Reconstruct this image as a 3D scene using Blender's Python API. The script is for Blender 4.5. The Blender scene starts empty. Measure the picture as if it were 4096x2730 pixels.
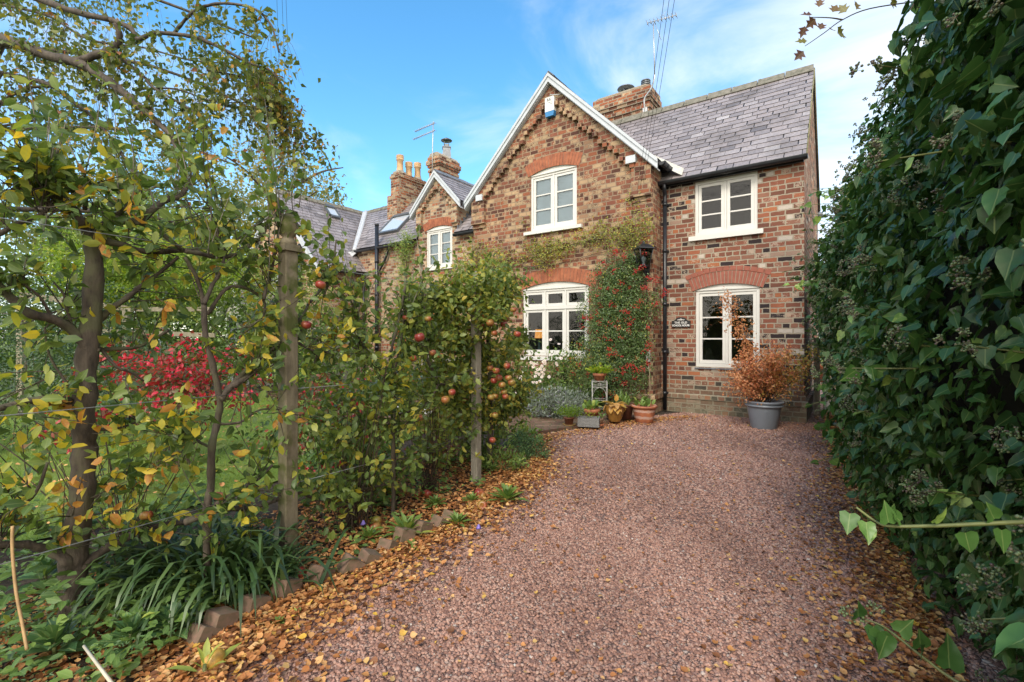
import bpy, math, random
import numpy as np
from mathutils import Vector, Matrix
R = math.radians
random.seed(7)
rng = np.random.default_rng(11)
scn = bpy.context.scene
COL = scn.collection

# ------------------------------------------------------------------ camera
CAMH = 1.35
F = 1892.0; HX = 2048.0; HY = 1350.0
cam_d = bpy.data.cameras.new('camera'); cam = bpy.data.objects.new('camera', cam_d); COL.objects.link(cam)
cam_d.sensor_width = 36.0; cam_d.lens = F / 4096 * 36.0
cam_d.clip_start = 0.05; cam_d.clip_end = 2000
cam_d.shift_y = -15 / 4096
cam.location = (0, 0, CAMH); cam.rotation_euler = (R(90), 0, 0)
scn.camera = cam
scn.view_settings.view_transform = 'Standard'; scn.view_settings.look = 'None'
scn.view_settings.exposure = 1.1; scn.view_settings.gamma = 1
scn.cycles.use_denoising = True
scn.cycles.max_bounces = 8; scn.cycles.transparent_max_bounces = 12

# ------------------------------------------------------------------ sky + sun
SUN_EL, SUN_AZ = R(44), R(199)      # azimuth clockwise from +Y; the sun stands behind the camera
w = bpy.data.worlds.new('World'); scn.world = w; w.use_nodes = True
nt = w.node_tree; nt.nodes.clear()
def wn(t, **k):
    n = nt.nodes.new(t)
    for a, b in k.items(): setattr(n, a, b)
    return n
wo = wn('ShaderNodeOutputWorld'); bg = wn('ShaderNodeBackground'); bgc = wn('ShaderNodeBackground'); mx = wn('ShaderNodeMixShader')
sky = wn('ShaderNodeTexSky', sky_type='NISHITA'); sky.sun_disc = False; sky.sun_elevation = SUN_EL; sky.sun_rotation = SUN_AZ
sky.air_density = 1.0; sky.dust_density = 0.4; sky.ozone_density = 2.2; sky.altitude = 200
bg.inputs[1].default_value = 0.135
hs = wn('ShaderNodeHueSaturation'); hs.inputs['Saturation'].default_value = 1.25; hs.inputs['Hue'].default_value = 0.488; hs.inputs['Value'].default_value = 1.2
nt.links.new(sky.outputs[0], hs.inputs['Color']); nt.links.new(hs.outputs[0], bg.inputs[0])
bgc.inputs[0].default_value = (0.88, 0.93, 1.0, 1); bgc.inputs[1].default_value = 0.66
tc = wn('ShaderNodeTexCoord'); mp = wn('ShaderNodeMapping'); mp.inputs['Scale'].default_value = (1.5, 1.5, 3.4); mp.inputs['Rotation'].default_value = (0, R(24), R(20))
no = wn('ShaderNodeTexNoise'); no.inputs['Scale'].default_value = 1.7; no.inputs['Detail'].default_value = 8; no.inputs['Roughness'].default_value = 0.55; no.inputs['Distortion'].default_value = 0.5
nt.links.new(tc.outputs['Generated'], mp.inputs[0]); nt.links.new(mp.outputs[0], no.inputs['Vector'])
sep = wn('ShaderNodeSeparateXYZ'); nt.links.new(tc.outputs['Generated'], sep.inputs[0])
# cloudier to the east (right), clear patch left of centre, milky near the horizon
def mathn(op, a=None, b=None, c=None):
    n = wn('ShaderNodeMath', operation=op)
    for i, v in enumerate((a, b, c)):
        if v is None: continue
        if isinstance(v, (int, float)): n.inputs[i].default_value = v
        else: nt.links.new(v, n.inputs[i])
    return n.outputs[0]
dx = mathn('ADD', sep.outputs['X'], 0.22)
adx = mathn('ABSOLUTE', dx)
side = mathn('MULTIPLY_ADD', adx, 0.40, -0.20)
hz = mathn('MULTIPLY_ADD', sep.outputs['Z'], -0.42, 0.20)
s1 = mathn('ADD', no.outputs['Fac'], side); s2 = mathn('ADD', s1, hz)
behind = mathn('MULTIPLY', mathn('MAXIMUM', mathn('MULTIPLY', sep.outputs['Y'], -1.0), 0.0), 0.7)  # extra cloud added in the unseen sky behind the camera, for more ambient light
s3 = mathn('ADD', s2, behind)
cr = wn('ShaderNodeMapRange'); cr.interpolation_type = 'SMOOTHSTEP'
cr.inputs['From Min'].default_value = 0.36; cr.inputs['From Max'].default_value = 0.78; cr.inputs['To Max'].default_value = 0.88
wm = wn('ShaderNodeMix'); wm.data_type = 'RGBA'; wm.inputs[6].default_value = (.88, .93, 1., 1); wm.inputs[7].default_value = (2.1, 1.88, 1.58, 1)  # unseen rear clouds made warm and extra bright to warm and lift the shade
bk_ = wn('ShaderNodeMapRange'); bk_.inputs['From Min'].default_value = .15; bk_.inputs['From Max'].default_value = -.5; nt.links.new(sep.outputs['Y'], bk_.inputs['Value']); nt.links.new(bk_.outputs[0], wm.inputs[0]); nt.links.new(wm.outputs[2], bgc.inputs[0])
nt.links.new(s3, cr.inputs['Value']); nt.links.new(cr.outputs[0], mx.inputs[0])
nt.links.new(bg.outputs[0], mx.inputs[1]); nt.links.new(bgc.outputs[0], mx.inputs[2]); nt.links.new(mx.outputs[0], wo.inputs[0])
sd = bpy.data.lights.new('sun', 'SUN'); sd.energy = 1.35; sd.angle = R(20); sd.color = (1.0, 0.92, 0.80)
so = bpy.data.objects.new('sun', sd); COL.objects.link(so)
so.rotation_euler = Vector((math.sin(SUN_AZ) * math.cos(SUN_EL), math.cos(SUN_AZ) * math.cos(SUN_EL), math.sin(SUN_EL))).to_track_quat('Z', 'Y').to_euler()

# ------------------------------------------------------------------ object helpers
def tag(o, label=None, cat=None, group=None, kind=None):
    if label: o['label'] = label
    if cat: o['category'] = cat
    if group: o['group'] = group
    if kind: o['kind'] = kind
    return o
def empty(name, loc=(0, 0, 0), rz=0, label=None, cat=None, group=None):
    o = bpy.data.objects.new(name, None); COL.objects.link(o); o.location = loc; o.rotation_euler = (0, 0, rz); o.empty_display_size = 0.1
    return tag(o, label, cat, group)
def link(name, me, parent=None, mat=None):
    o = bpy.data.objects.new(name, me); COL.objects.link(o)
    if mat: me.materials.append(mat)
    if parent: o.parent = parent
    return o
def np_mesh(name, V, loops, sizes, mat=None, parent=None, smooth=False, tint=None, uv=None):
    me = bpy.data.meshes.new(name)
    V = np.asarray(V, dtype=np.float32); loops = np.asarray(loops, dtype=np.int32).ravel(); sizes = np.asarray(sizes, dtype=np.int32)
    me.vertices.add(len(V)); me.vertices.foreach_set('co', V.ravel())
    me.loops.add(len(loops)); me.loops.foreach_set('vertex_index', loops)
    me.polygons.add(len(sizes)); st = np.concatenate([[0], np.cumsum(sizes)[:-1]]).astype(np.int32)
    me.polygons.foreach_set('loop_start', st)
    try: me.polygons.foreach_set('loop_total', sizes)
    except Exception: pass
    if smooth: me.polygons.foreach_set('use_smooth', np.ones(len(sizes), dtype=bool))
    if tint is not None:
        at_ = me.attributes.new('tint', 'FLOAT', 'FACE'); at_.data.foreach_set('value', np.asarray(tint, dtype=np.float32))
    if uv is not None:
        ul = me.uv_layers.new(name='UVMap'); ul.data.foreach_set('uv', np.asarray(uv, dtype=np.float32).ravel())
    me.update(calc_edges=True); me.validate()
    return link(name, me, parent, mat)

class MB:
    """collects faces; builds ONE mesh with box-projected UVs in metres"""
    def __init__(s): s.v = []; s.f = []; s.sm = []; s.t = []
    def face(s, pts, t=0.5, sm=False):
        n = len(s.v); s.v += [tuple(p) for p in pts]; s.f.append(tuple(range(n, n + len(pts)))); s.sm.append(sm); s.t.append(t); return s
    def add(s, V, Fs, sm=False, t=0.5):
        n = len(s.v); s.v += [tuple(p) for p in V]
        for f in Fs: s.f.append(tuple(i + n for i in f)); s.sm.append(sm); s.t.append(t)
        return s
    def box(s, x0, x1, y0, y1, z0, z1, t=0.5, M=None):
        V = [Vector(p) for p in ((x0, y0, z0), (x1, y0, z0), (x1, y1, z0), (x0, y1, z0), (x0, y0, z1), (x1, y0, z1), (x1, y1, z1), (x0, y1, z1))]
        if M is not None: V = [M @ p for p in V]
        return s.add(V, [(0, 3, 2, 1), (4, 5, 6, 7), (0, 1, 5, 4), (1, 2, 6, 5), (2, 3, 7, 6), (3, 0, 4, 7)], t=t)
    def prism(s, poly, y0, y1, t=0.5, axis='y'):
        """poly of (p,q); axis y: (x,z) extruded in y; x: (y,z) extruded in x; z: (x,y) extruded in z"""
        g = {'y': lambda p, c: (p[0], c, p[1]), 'x': lambda p, c: (c, p[0], p[1]), 'z': lambda p, c: (p[0], p[1], c)}[axis]
        n = len(poly); V = [g(p, y0) for p in poly] + [g(p, y1) for p in poly]
        area = sum(poly[i][0] * poly[(i + 1) % n][1] - poly[(i + 1) % n][0] * poly[i][1] for i in range(n))
        Fs = [tuple(range(n)), tuple(range(2 * n - 1, n - 1, -1))] + [(i, n + i, n + (i + 1) % n, (i + 1) % n)[::-1] for i in range(n)]
        flip = (area < 0) ^ (axis == 'y') ^ (y1 < y0)
        if not flip: Fs = [f[::-1] for f in Fs]
        return s.add(V, Fs, t=t)
    def tube(s, pts, r, n=8, cap=True, sm=True, t=0.5):
        pts = [Vector(p) for p in pts]; rs = r if isinstance(r, (list, tuple, np.ndarray)) else [r] * len(pts)
        V = []; up = None
        for i, p in enumerate(pts):
            d = (pts[min(i + 1, len(pts) - 1)] - pts[max(i - 1, 0)]).normalized()
            if up is None: up = d.orthogonal().normalized()
            u = (up - d * up.dot(d))
            u = u.normalized() if u.length > 1e-5 else d.orthogonal().normalized()
            up = u; v = d.cross(u)
            for k in range(n):
                a = 2 * math.pi * k / n; V.append(p + (u * math.cos(a) + v * math.sin(a)) * rs[i])
        Fs = []
        for i in range(len(pts) - 1):
            for k in range(n):
                Fs.append((i * n + k, i * n + (k + 1) % n, (i + 1) * n + (k + 1) % n, (i + 1) * n + k))
        s.add(V, Fs, sm=sm, t=t)
        if cap:
            m = len(s.v); s.f.append(tuple(range(m - n, m))); s.sm.append(False); s.t.append(t)
            m0 = m - len(V); s.f.append(tuple(range(m0 + n - 1, m0 - 1, -1))); s.sm.append(False); s.t.append(t)
        return s
    def lathe(s, prof, c=(0, 0, 0), n=24, t=0.5, sm=True):
        V = []; 
        for r, z in prof:
            for k in range(n):
                a = 2 * math.pi * k / n; V.append((c[0] + r * math.cos(a), c[1] + r * math.sin(a), c[2] + z))
        Fs = [(i * n + k, i * n + (k + 1) % n, (i + 1) * n + (k + 1) % n, (i + 1) * n + k) for i in range(len(prof) - 1) for k in range(n)]
        return s.add(V, Fs, sm=sm, t=t)
    def build(s, name, mat=None, parent=None):
        V = np.array(s.v, dtype=np.float32); loops = []; sizes = []
        for f in s.f: loops += f; sizes.append(len(f))
        loops = np.array(loops); sizes = np.array(sizes)
        uv = np.zeros((len(loops), 2), dtype=np.float32); k = 0
        for f in s.f:
            P = V[list(f)]; nrm = np.zeros(3)
            for i in range(1, len(f) - 1): nrm += np.cross(P[i] - P[0], P[i + 1] - P[0])
            a = np.abs(nrm); m = len(f)
            if a[2] > a[0] * 1.6 and a[2] > a[1] * 1.6: q = P[:, [0, 1]]
            elif a[1] >= a[0]: q = P[:, [0, 2]]
            else: q = P[:, [1, 2]] + np.array([0.11, 0])
            uv[k:k + m] = q; k += m
        o = np_mesh(name, V, loops, sizes, mat, parent, tint=s.t, uv=uv)
        o.data.polygons.foreach_set('use_smooth', np.array(s.sm, dtype=bool))
        return o

def cat(pts, k=6):
    """Catmull-Rom through points"""
    P = [Vector(p) for p in pts]
    if len(P) < 3: return [P[0].lerp(P[1], i / k) for i in range(k + 1)]
    out = []
    for i in range(len(P) - 1):
        p0 = P[max(i - 1, 0)]; p1 = P[i]; p2 = P[i + 1]; p3 = P[min(i + 2, len(P) - 1)]
        for j in range(k):
            t = j / k; out.append(0.5 * ((2 * p1) + (-p0 + p2) * t + (2 * p0 - 5 * p1 + 4 * p2 - p3) * t * t + (-p0 + 3 * p1 - 3 * p2 + p3) * t ** 3))
    out.append(P[-1]); return out

# ------------------------------------------------------------------ leaves in bulk
def tmpl(kind):
    if kind == 'oval':
        v = [(0, 0, 0), (.28, .24, .05), (.28, -.24, .05), (.3, 0, -.015), (.66, .25, .03), (.66, -.25, .03), (.68, 0, -.03), (1, 0, -.13)]
        f = [(0, 3, 1), (0, 2, 3), (1, 3, 6, 4), (3, 2, 5, 6), (4, 6, 7), (6, 5, 7)]
    elif kind == 'slim':
        v = [(0, 0, 0), (.35, .13, .03), (.35, -.13, .03), (.35, 0, -.01), (.7, .11, .0), (.7, -.11, .0), (.7, 0, -.03), (1, 0, -.12)]
        f = [(0, 3, 1), (0, 2, 3), (1, 3, 6, 4), (3, 2, 5, 6), (4, 6, 7), (6, 5, 7)]
    elif kind == 'birch':
        v = [(0, 0, 0), (.3, .34, .06), (.3, -.34, .06), (1, 0, -.06), (.35, 0, -.02)]
        f = [(0, 4, 1), (0, 2, 4), (1, 4, 3), (4, 2, 3)]
    elif kind == 'litter':
        o = [(0, 0, .04), (.12, .26, .10), (.36, .38, .16), (.64, .30, .08), (.82, .13, .02), (1.05, 0, .08)]
        v = [(.45, 0, -.04)] + o + [(x, -y, z * .5) for x, y, z in o[1:-1]][::-1]
        n = len(v) - 1; f = [(0, 1 + i, 1 + (i + 1) % n) for i in range(n)]
    elif kind == 'dead':
        v = [(0, 0, 0), (.33, .36, .22), (.33, -.34, .05), (1, .05, .12), (.4, 0, -.05)]
        f = [(0, 4, 1), (0, 2, 4), (1, 4, 3), (4, 2, 3)]
    elif kind == 'ivy':
        o = [(0, 0, 0), (-.10, .22, .04), (.02, .46, .02), (.26, .42, .07), (.46, .40, .02), (.74, .20, .03), (1.08, 0, -.12)]
        v = [(.34, 0, -.05)] + o + [(x, -y, z * .6) for x, y, z in o[1:-1]][::-1]
        n = len(v) - 1; f = [(0, 1 + (i + 1) % n, 1 + i) for i in range(n)]
        f = [(a, c, b) for a, b, c in f]
    elif kind == 'haw':
        o = [(0, 0, 0), (.12, .12, .02), (.3, .48, .06), (.42, .22, 0), (.66, .42, .06), (.68, .16, 0), (1, 0, -.05)]
        v = [(.4, 0, -.03)] + o + [(x, -y, z) for x, y, z in o[1:-1]][::-1]
        n = len(v) - 1; f = [(0, 1 + i, 1 + (i + 1) % n) for i in range(n)]
    elif kind == 'dia':
        v = [(0, 0, 0), (.45, .27, .05), (1, 0, -.05), (.45, -.27, .05)]; f = [(0, 1, 2), (0, 2, 3)]
        f = [(0, 2, 1), (0, 3, 2)]
    elif kind == 'round':
        v = [(.5, 0, -.06)] + [(.5 + .5 * math.cos(a), .5 * math.sin(a), .04 * math.cos(3 * a)) for a in [i * math.pi / 4 for i in range(8)]]
        f = [(0, 1 + i, 1 + (i + 1) % 8) for i in range(8)]
    elif kind == 'blade':
        v = []; f = []
        for i in range(6):
            t = i / 5; x = math.sin(t * 1.75) / 1.0 * .72; z = .55 * t - .75 * t * t + .05 * t; wd = .028 * (1 - t) ** .5 * (1 if i else .8)
            v += [(x, wd, z), (x, -wd, z)]
        f = [(2 * i, 2 * i + 1, 2 * i + 3, 2 * i + 2) for i in range(5)]
    elif kind == 'grass':
        v = [(0, .04, 0), (0, -.04, 0), (.45, .03, .05), (.45, -.03, .05), (1, 0, -.2)]; f = [(0, 1, 3, 2), (2, 3, 4)]
    return np.array(v, dtype=np.float32), f
def unit(a): return a / np.maximum(np.linalg.norm(a, axis=-1, keepdims=True), 1e-9)
def rnd_dir(n): return unit(rng.normal(size=(n, 3)))
class Leaves:
    def __init__(s, kind): s.T, s.f = tmpl(kind); s.P = []; s.D = []; s.N = []; s.S = []; s.t = []
    def add(s, P, D, N, S, tint=None):
        P = np.atleast_2d(P); n = len(P)
        s.P.append(P); s.D.append(np.broadcast_to(D, (n, 3))); s.N.append(np.broadcast_to(N, (n, 3))); s.S.append(np.broadcast_to(S, (n,)))
        s.t.append(rng.random(n) if tint is None else np.broadcast_to(tint, (n,))); return s
    def build(s, name, mat, parent=None):
        P = np.concatenate(s.P); D = unit(np.concatenate(s.D)); N = np.concatenate(s.N); S = np.concatenate(s.S); t = np.concatenate(s.t)
        W = unit(np.cross(N, D)); N = np.cross(D, W)
        curl = rng.uniform(.4, 1.9, len(P)); wid = rng.uniform(.82, 1.15, len(P))
        T = s.T; V = P[:, None, :] + S[:, None, None] * (T[None, :, 0:1] * D[:, None, :] + (T[None, :, 1:2] * wid[:, None, None]) * W[:, None, :] + (T[None, :, 2:3] * curl[:, None, None]) * N[:, None, :])
        k = len(T); n = len(P)
        lp = np.array([i for f in s.f for i in f]); sz = np.array([len(f) for f in s.f])
        loops = (np.arange(n)[:, None] * k + lp[None, :]).ravel(); sizes = np.tile(sz, n)
        uv = np.tile(T[lp][:, :2], (n, 1))
        return np_mesh(name, V.reshape(-1, 3), loops, sizes, mat, parent, tint=np.repeat(t, len(s.f)), uv=uv)
def twig_mesh(paths, r0, r1, name, mat, parent, sides=3):
    """paths (n,k,3) thin tapered tubes"""
    paths = np.asarray(paths, dtype=np.float32); n, k, _ = paths.shape
    d = np.gradient(paths, axis=1); d = unit(d); a = np.array([.31, .52, .79]); u = unit(np.cross(d, a)); v = np.cross(d, u)
    r0 = np.broadcast_to(r0, (n,)); r1 = np.broadcast_to(r1, (n,)); rr = r0[:, None] + (r1 - r0)[:, None] * np.linspace(0, 1, k)[None, :]
    ang = np.arange(sides) * 2 * math.pi / sides
    V = paths[:, :, None, :] + rr[:, :, None, None] * (np.cos(ang)[None, None, :, None] * u[:, :, None, :] + np.sin(ang)[None, None, :, None] * v[:, :, None, :])
    q = [(i * sides + j, i * sides + (j + 1) % sides, (i + 1) * sides + (j + 1) % sides, (i + 1) * sides + j) for i in range(k - 1) for j in range(sides)]
    q = np.array(q).ravel(); loops = (np.arange(n)[:, None] * (k * sides) + q[None, :]).ravel()
    return np_mesh(name, V.reshape(-1, 3), loops, np.full(n * (k - 1) * sides, 4), mat, parent, smooth=True)
def bez(p, d, L, bend, k=5):
    """n curved paths from p along d, bending by vector"""
    t = np.linspace(0, 1, k)[None, :, None]
    return p[:, None, :] + d[:, None, :] * (L[:, None, None] * t) + bend[:, None, :] * (L[:, None, None] * t * t)

# ------------------------------------------------------------------ materials
def M(name):
    m = bpy.data.materials.new(name); m.use_nodes = True; t = m.node_tree; t.nodes.clear()
    o = t.nodes.new('ShaderNodeOutputMaterial'); b = t.nodes.new('ShaderNodeBsdfPrincipled'); t.links.new(b.outputs[0], o.inputs[0])
    return m, t, b, o
def N(t, ty, **k):
    n = t.nodes.new(ty)
    for a, b in k.items():
        if a in n.inputs: n.inputs[a].default_value = b
        else: setattr(n, a, b)
    return n
def ramp(t, fac, cols, interp='LINEAR'):
    r = t.nodes.new('ShaderNodeValToRGB'); r.color_ramp.interpolation = interp; e = r.color_ramp.elements
    for i, (p, c) in enumerate(cols):
        if i < 2: e[i].position = p; e[i].color = (*c, 1)
        else: q = e.new(p); q.color = (*c, 1)
    t.links.new(fac, r.inputs[0]); return r.outputs[0]
def mixc(t, fac, a, b, bt='MIX'):
    n = t.nodes.new('ShaderNodeMix'); n.data_type = 'RGBA'; n.blend_type = bt
    for i, v in ((0, fac), (6, a), (7, b)):
        if isinstance(v, (int, float)): n.inputs[i].default_value = v
        elif isinstance(v, tuple): n.inputs[i].default_value = (*v, 1)
        else: t.links.new(v, n.inputs[i])
    return n.outputs[2]
def mth(t, op, a, b=None, c=None):
    n = t.nodes.new('ShaderNodeMath'); n.operation = op
    for i, v in enumerate((a, b, c)):
        if v is None: continue
        if isinstance(v, (int, float)): n.inputs[i].default_value = v
        else: t.links.new(v, n.inputs[i])
    return n.outputs[0]
def bump(t, b, h, s=0.5, d=0.01):
    n = t.nodes.new('ShaderNodeBump'); n.inputs['Strength'].default_value = s; n.inputs['Distance'].default_value = d
    t.links.new(h, n.inputs['Height']); t.links.new(n.outputs[0], b.inputs['Normal'])
def noise(t, vec, sc, det=4, ro=.55, dist=0.):
    n = t.nodes.new('ShaderNodeTexNoise'); n.inputs['Scale'].default_value = sc; n.inputs['Detail'].default_value = det; n.inputs['Roughness'].default_value = ro; n.inputs['Distortion'].default_value = dist
    if vec is not None: t.links.new(vec, n.inputs['Vector'])
    return n.outputs['Fac']
def plain(name, col, rough=.5, var=.15, sc=20, metal=0., bmp=0.15, col2=None, spec=.5):
    m, t, b, o = M(name); tcn = N(t, 'ShaderNodeTexCoord').outputs['Object']
    f = noise(t, tcn, sc, 5); c2 = col2 or tuple(c * (1 - 2 * var) for c in col)
    c = ramp(t, f, [(.3, c2), (.7, tuple(min(1, x * (1 + var * .5)) for x in col))]); t.links.new(c, b.inputs['Base Color'])
    b.inputs['Roughness'].default_value = rough; b.inputs['Metallic'].default_value = metal; b.inputs['Specular IOR Level'].default_value = spec
    if bmp: bump(t, b, f, bmp, .004)
    return m
def leafmat(name, cols, rough=.45, tr=.35, spec=.5, vein=.25):
    m, t, b, o = M(name)
    at_ = N(t, 'ShaderNodeAttribute', attribute_name='tint'); tcn = N(t, 'ShaderNodeTexCoord')
    f = noise(t, tcn.outputs['Object'], 60, 3); ff = mth(t, 'MULTIPLY_ADD', f, .16, -.08); ff = mth(t, 'ADD', at_.outputs['Fac'], ff)
    c = ramp(t, ff, cols)
    sp = N(t, 'ShaderNodeSeparateXYZ'); t.links.new(tcn.outputs['UV'], sp.inputs[0])
    ay = mth(t, 'ABSOLUTE', sp.outputs['Y']); mid = mth(t, 'LESS_THAN', ay, .022)
    c = mixc(t, mth(t, 'MULTIPLY', mid, vein), c, (.35, .42, .16))
    t.links.new(c, b.inputs['Base Color']); b.inputs['Roughness'].default_value = rough; b.inputs['Specular IOR Level'].default_value = spec
    tl = N(t, 'ShaderNodeBsdfTranslucent'); ct = mixc(t, 1., c, (1.25, 1.2, .6), 'MULTIPLY'); t.links.new(ct, tl.inputs[0])
    ms = N(t, 'ShaderNodeMixShader'); ms.inputs[0].default_value = tr
    t.links.new(b.outputs[0], ms.inputs[1]); t.links.new(tl.outputs[0], ms.inputs[2]); t.links.new(ms.outputs[0], o.inputs[0])
    return m
def barkmat(name, c1, c2, sc=25, moss=None):
    m, t, b, o = M(name); tcn = N(t, 'ShaderNodeTexCoord').outputs['Object']
    mpn = N(t, 'ShaderNodeMapping'); mpn.inputs['Scale'].default_value = (1, 1, .35); t.links.new(tcn, mpn.inputs[0])
    f = noise(t, mpn.outputs[0], sc, 8, .65); c = ramp(t, f, [(.3, c1), (.68, c2)])
    if moss:
        g = noise(t, tcn, 6, 4); gm = ramp(t, g, [(.5, (0, 0, 0)), (.62, (1, 1, 1))]); c = mixc(t, gm, c, moss)
    t.links.new(c, b.inputs['Base Color']); b.inputs['Roughness'].default_value = .85; bump(t, b, f, .8, .012); return m
def brickmat(name, cols, mortar, bw=.235, rh=.083, ms=.011, cream=.25, creamc=(.52, .42, .28), dirt=.0, off=.5, ramp_interp='CONSTANT', seed=0.):
    m, t, b, o = M(name); tcn = N(t, 'ShaderNodeTexCoord').outputs['UV']
    nz = N(t, 'ShaderNodeTexNoise', Scale=14., Detail=3.); t.links.new(tcn, nz.inputs['Vector'])
    sub = N(t, 'ShaderNodeVectorMath', operation='SUBTRACT'); t.links.new(nz.outputs['Color'], sub.inputs[0]); sub.inputs[1].default_value = (.5, .5, .5)
    scl = N(t, 'ShaderNodeVectorMath', operation='SCALE'); t.links.new(sub.outputs[0], scl.inputs[0]); scl.inputs['Scale'].default_value = .022
    ad = N(t, 'ShaderNodeVectorMath', operation='ADD'); t.links.new(tcn, ad.inputs[0]); t.links.new(scl.outputs[0], ad.inputs[1])
    ad2 = N(t, 'ShaderNodeVectorMath', operation='ADD'); t.links.new(ad.outputs[0], ad2.inputs[0]); ad2.inputs[1].default_value = (40 * bw + seed, 0.0, 0)
    def brk(c1, c2):
        k = t.nodes.new('ShaderNodeTexBrick'); k.offset = off; k.squash = .52; k.squash_frequency = 3; k.offset_frequency = 2
        for nm, v in (('Scale', 1.), ('Mortar Size', ms), ('Mortar Smooth', .25), ('Bias', 0.), ('Brick Width', bw), ('Row Height', rh)): k.inputs[nm].default_value = v
        k.inputs['Color1'].default_value = (*c1, 1); k.inputs['Color2'].default_value = (*c2, 1); k.inputs['Mortar'].default_value = (.5, .5, .5, 1)
        t.links.new(ad2.outputs[0], k.inputs['Vector']); return k
    k = brk((0, 0, 0), (1, 1, 1))
    # scramble the per-brick grey so neighbours differ strongly
    g = mth(t, 'FRACT', mth(t, 'MULTIPLY', k.outputs['Color'], 7.31)); g2 = mth(t, 'FRACT', mth(t, 'MULTIPLY', k.outputs['Color'], 23.7))
    c = ramp(t, g, cols, ramp_interp)
    fine = noise(t, tcn, 55, 6, .7); mid_ = noise(t, tcn, 9, 4, .6); big = noise(t, tcn, 1.1, 3, .5)
    c = mixc(t, mth(t, 'MULTIPLY', fine, .9), mixc(t, 1., c, (.62, .56, .54), 'MULTIPLY'), c)
    cm = mth(t, 'MULTIPLY', mth(t, 'GREATER_THAN', mth(t, 'ADD', mth(t, 'ADD', mth(t, 'MULTIPLY', fine, .7), mth(t, 'MULTIPLY', mid_, .7)), mth(t, 'MULTIPLY', g2, .45)), 1.22 - cream * .62), .72)
    c = mixc(t, cm, c, creamc)
    fm = mth(t, 'MINIMUM', mth(t, 'MULTIPLY', k.outputs['Fac'], 1.25), 1.)
    mc = mixc(t, fine, tuple(x * .72 for x in mortar), tuple(min(1, x * 1.22) for x in mortar))
    c = mixc(t, fm, c, mc)
    bm = ramp(t, big, [(.35, (.80, .80, .82)), (.6, (1.08, 1.06, 1.03))]); c = mixc(t, 1., c, bm, 'MULTIPLY')
    if dirt:
        sz = N(t, 'ShaderNodeSeparateXYZ'); t.links.new(tcn, sz.inputs[0])
        low = N(t, 'ShaderNodeMapRange'); low.inputs['From Min'].default_value = .75; low.inputs['From Max'].default_value = .05; t.links.new(sz.outputs['Y'], low.inputs['Value'])
        dm = mth(t, 'MULTIPLY', mth(t, 'MULTIPLY', low.outputs[0], mth(t, 'MULTIPLY', mid_, 1.5)), dirt)
        c = mixc(t, dm, c, (.17, .165, .11))
    t.links.new(c, b.inputs['Base Color']); b.inputs['Roughness'].default_value = .9; b.inputs['Specular IOR Level'].default_value = .2
    h = mth(t, 'SUBTRACT', mth(t, 'MULTIPLY', fine, .5), mth(t, 'MULTIPLY', fm, .9)); bump(t, b, h, .85, .012)
    return m
# ------------------------------------------------------------------ shared materials
B_WING = brickmat('brick_wing', [(0, (.045, .035, .038)), (.12, (.28, .115, .078)), (.32, (.36, .14, .082)), (.44, (.19, .088, .064)), (.60, (.30, .155, .11)), (.72, (.23, .10, .07)), (.84, (.43, .17, .085)), (.90, (.38, .27, .21)), (.965, (.58, .54, .48))],
                  (.35, .31, .24), bw=.218, cream=.16, creamc=(.46, .37, .29), dirt=.85, ms=.0105, seed=.37)
B_GAB = brickmat('brick_gable', [(0, (.115, .055, .042)), (.14, (.29, .115, .075)), (.38, (.20, .09, .062)), (.52, (.35, .135, .075)), (.66, (.26, .12, .08)), (.84, (.38, .24, .15)), (.92, (.15, .09, .07))],
                 (.31, .235, .16), bw=.19, ms=.0095, cream=.33, creamc=(.48, .36, .22), dirt=.3)
B_RANGE = brickmat('brick_range', [(0, (0.161, 0.086, 0.063)), (.2, (0.345, 0.149, 0.092)), (.45, (0.437, 0.172, 0.092)), (.62, (0.276, 0.138, 0.092)), (.8, (0.483, 0.322, 0.196))], (0.356, 0.310, 0.230), cream=.4, bw=.22, dirt=.3)
B_CHIM = brickmat('brick_chimney', [(0, (.16, .075, .05)), (.2, (.36, .13, .07)), (.5, (.42, .17, .085)), (.75, (.27, .11, .07)), (.9, (.40, .30, .2))], (.33, .29, .22), cream=.25)
ARCH_OLD = plain('rubbed_brick', (.36, .125, .06), .85, .3, 9, col2=(.23, .075, .04))
ARCH_NEW = plain('new_brick', (.31, .105, .07), .85, .12, 14)
MORTAR = plain('mortar', (.36, .32, .25), .95, .12, 30)
CREAM = plain('cream_paint', (.64, .635, .60), .38, .03, 6, bmp=.03)
WHITE = plain('white_paint', (.52, .56, .60), .45, .06, 5, bmp=.05)
BLACK = plain('black_gutter', (.018, .021, .027), .32, .2, 10, bmp=.05)
LEAD = plain('lead', (.17, .19, .22), .55, .2, 7)
STONE = plain('stone_ridge', (.20, .185, .155), .9, .3, 12, col2=(.10, .10, .07))
MOSSY = plain('ridge_mortar', (.25, .23, .15), .95, .3, 20, col2=(.10, .11, .04))
METAL = plain('galvanised', (.22, .24, .26), .35, .15, 14, metal=.8, bmp=.05)
POTC = plain('buff_clay', (.60, .40, .22), .8, .15, 9)
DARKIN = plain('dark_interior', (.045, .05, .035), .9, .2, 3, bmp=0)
SKY_TONE = plain('reflected_sky_tone', (.72, .80, .90), .9, .08, 2, bmp=0)  # pale sky reflection of the upper panes, put into the colour
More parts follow.
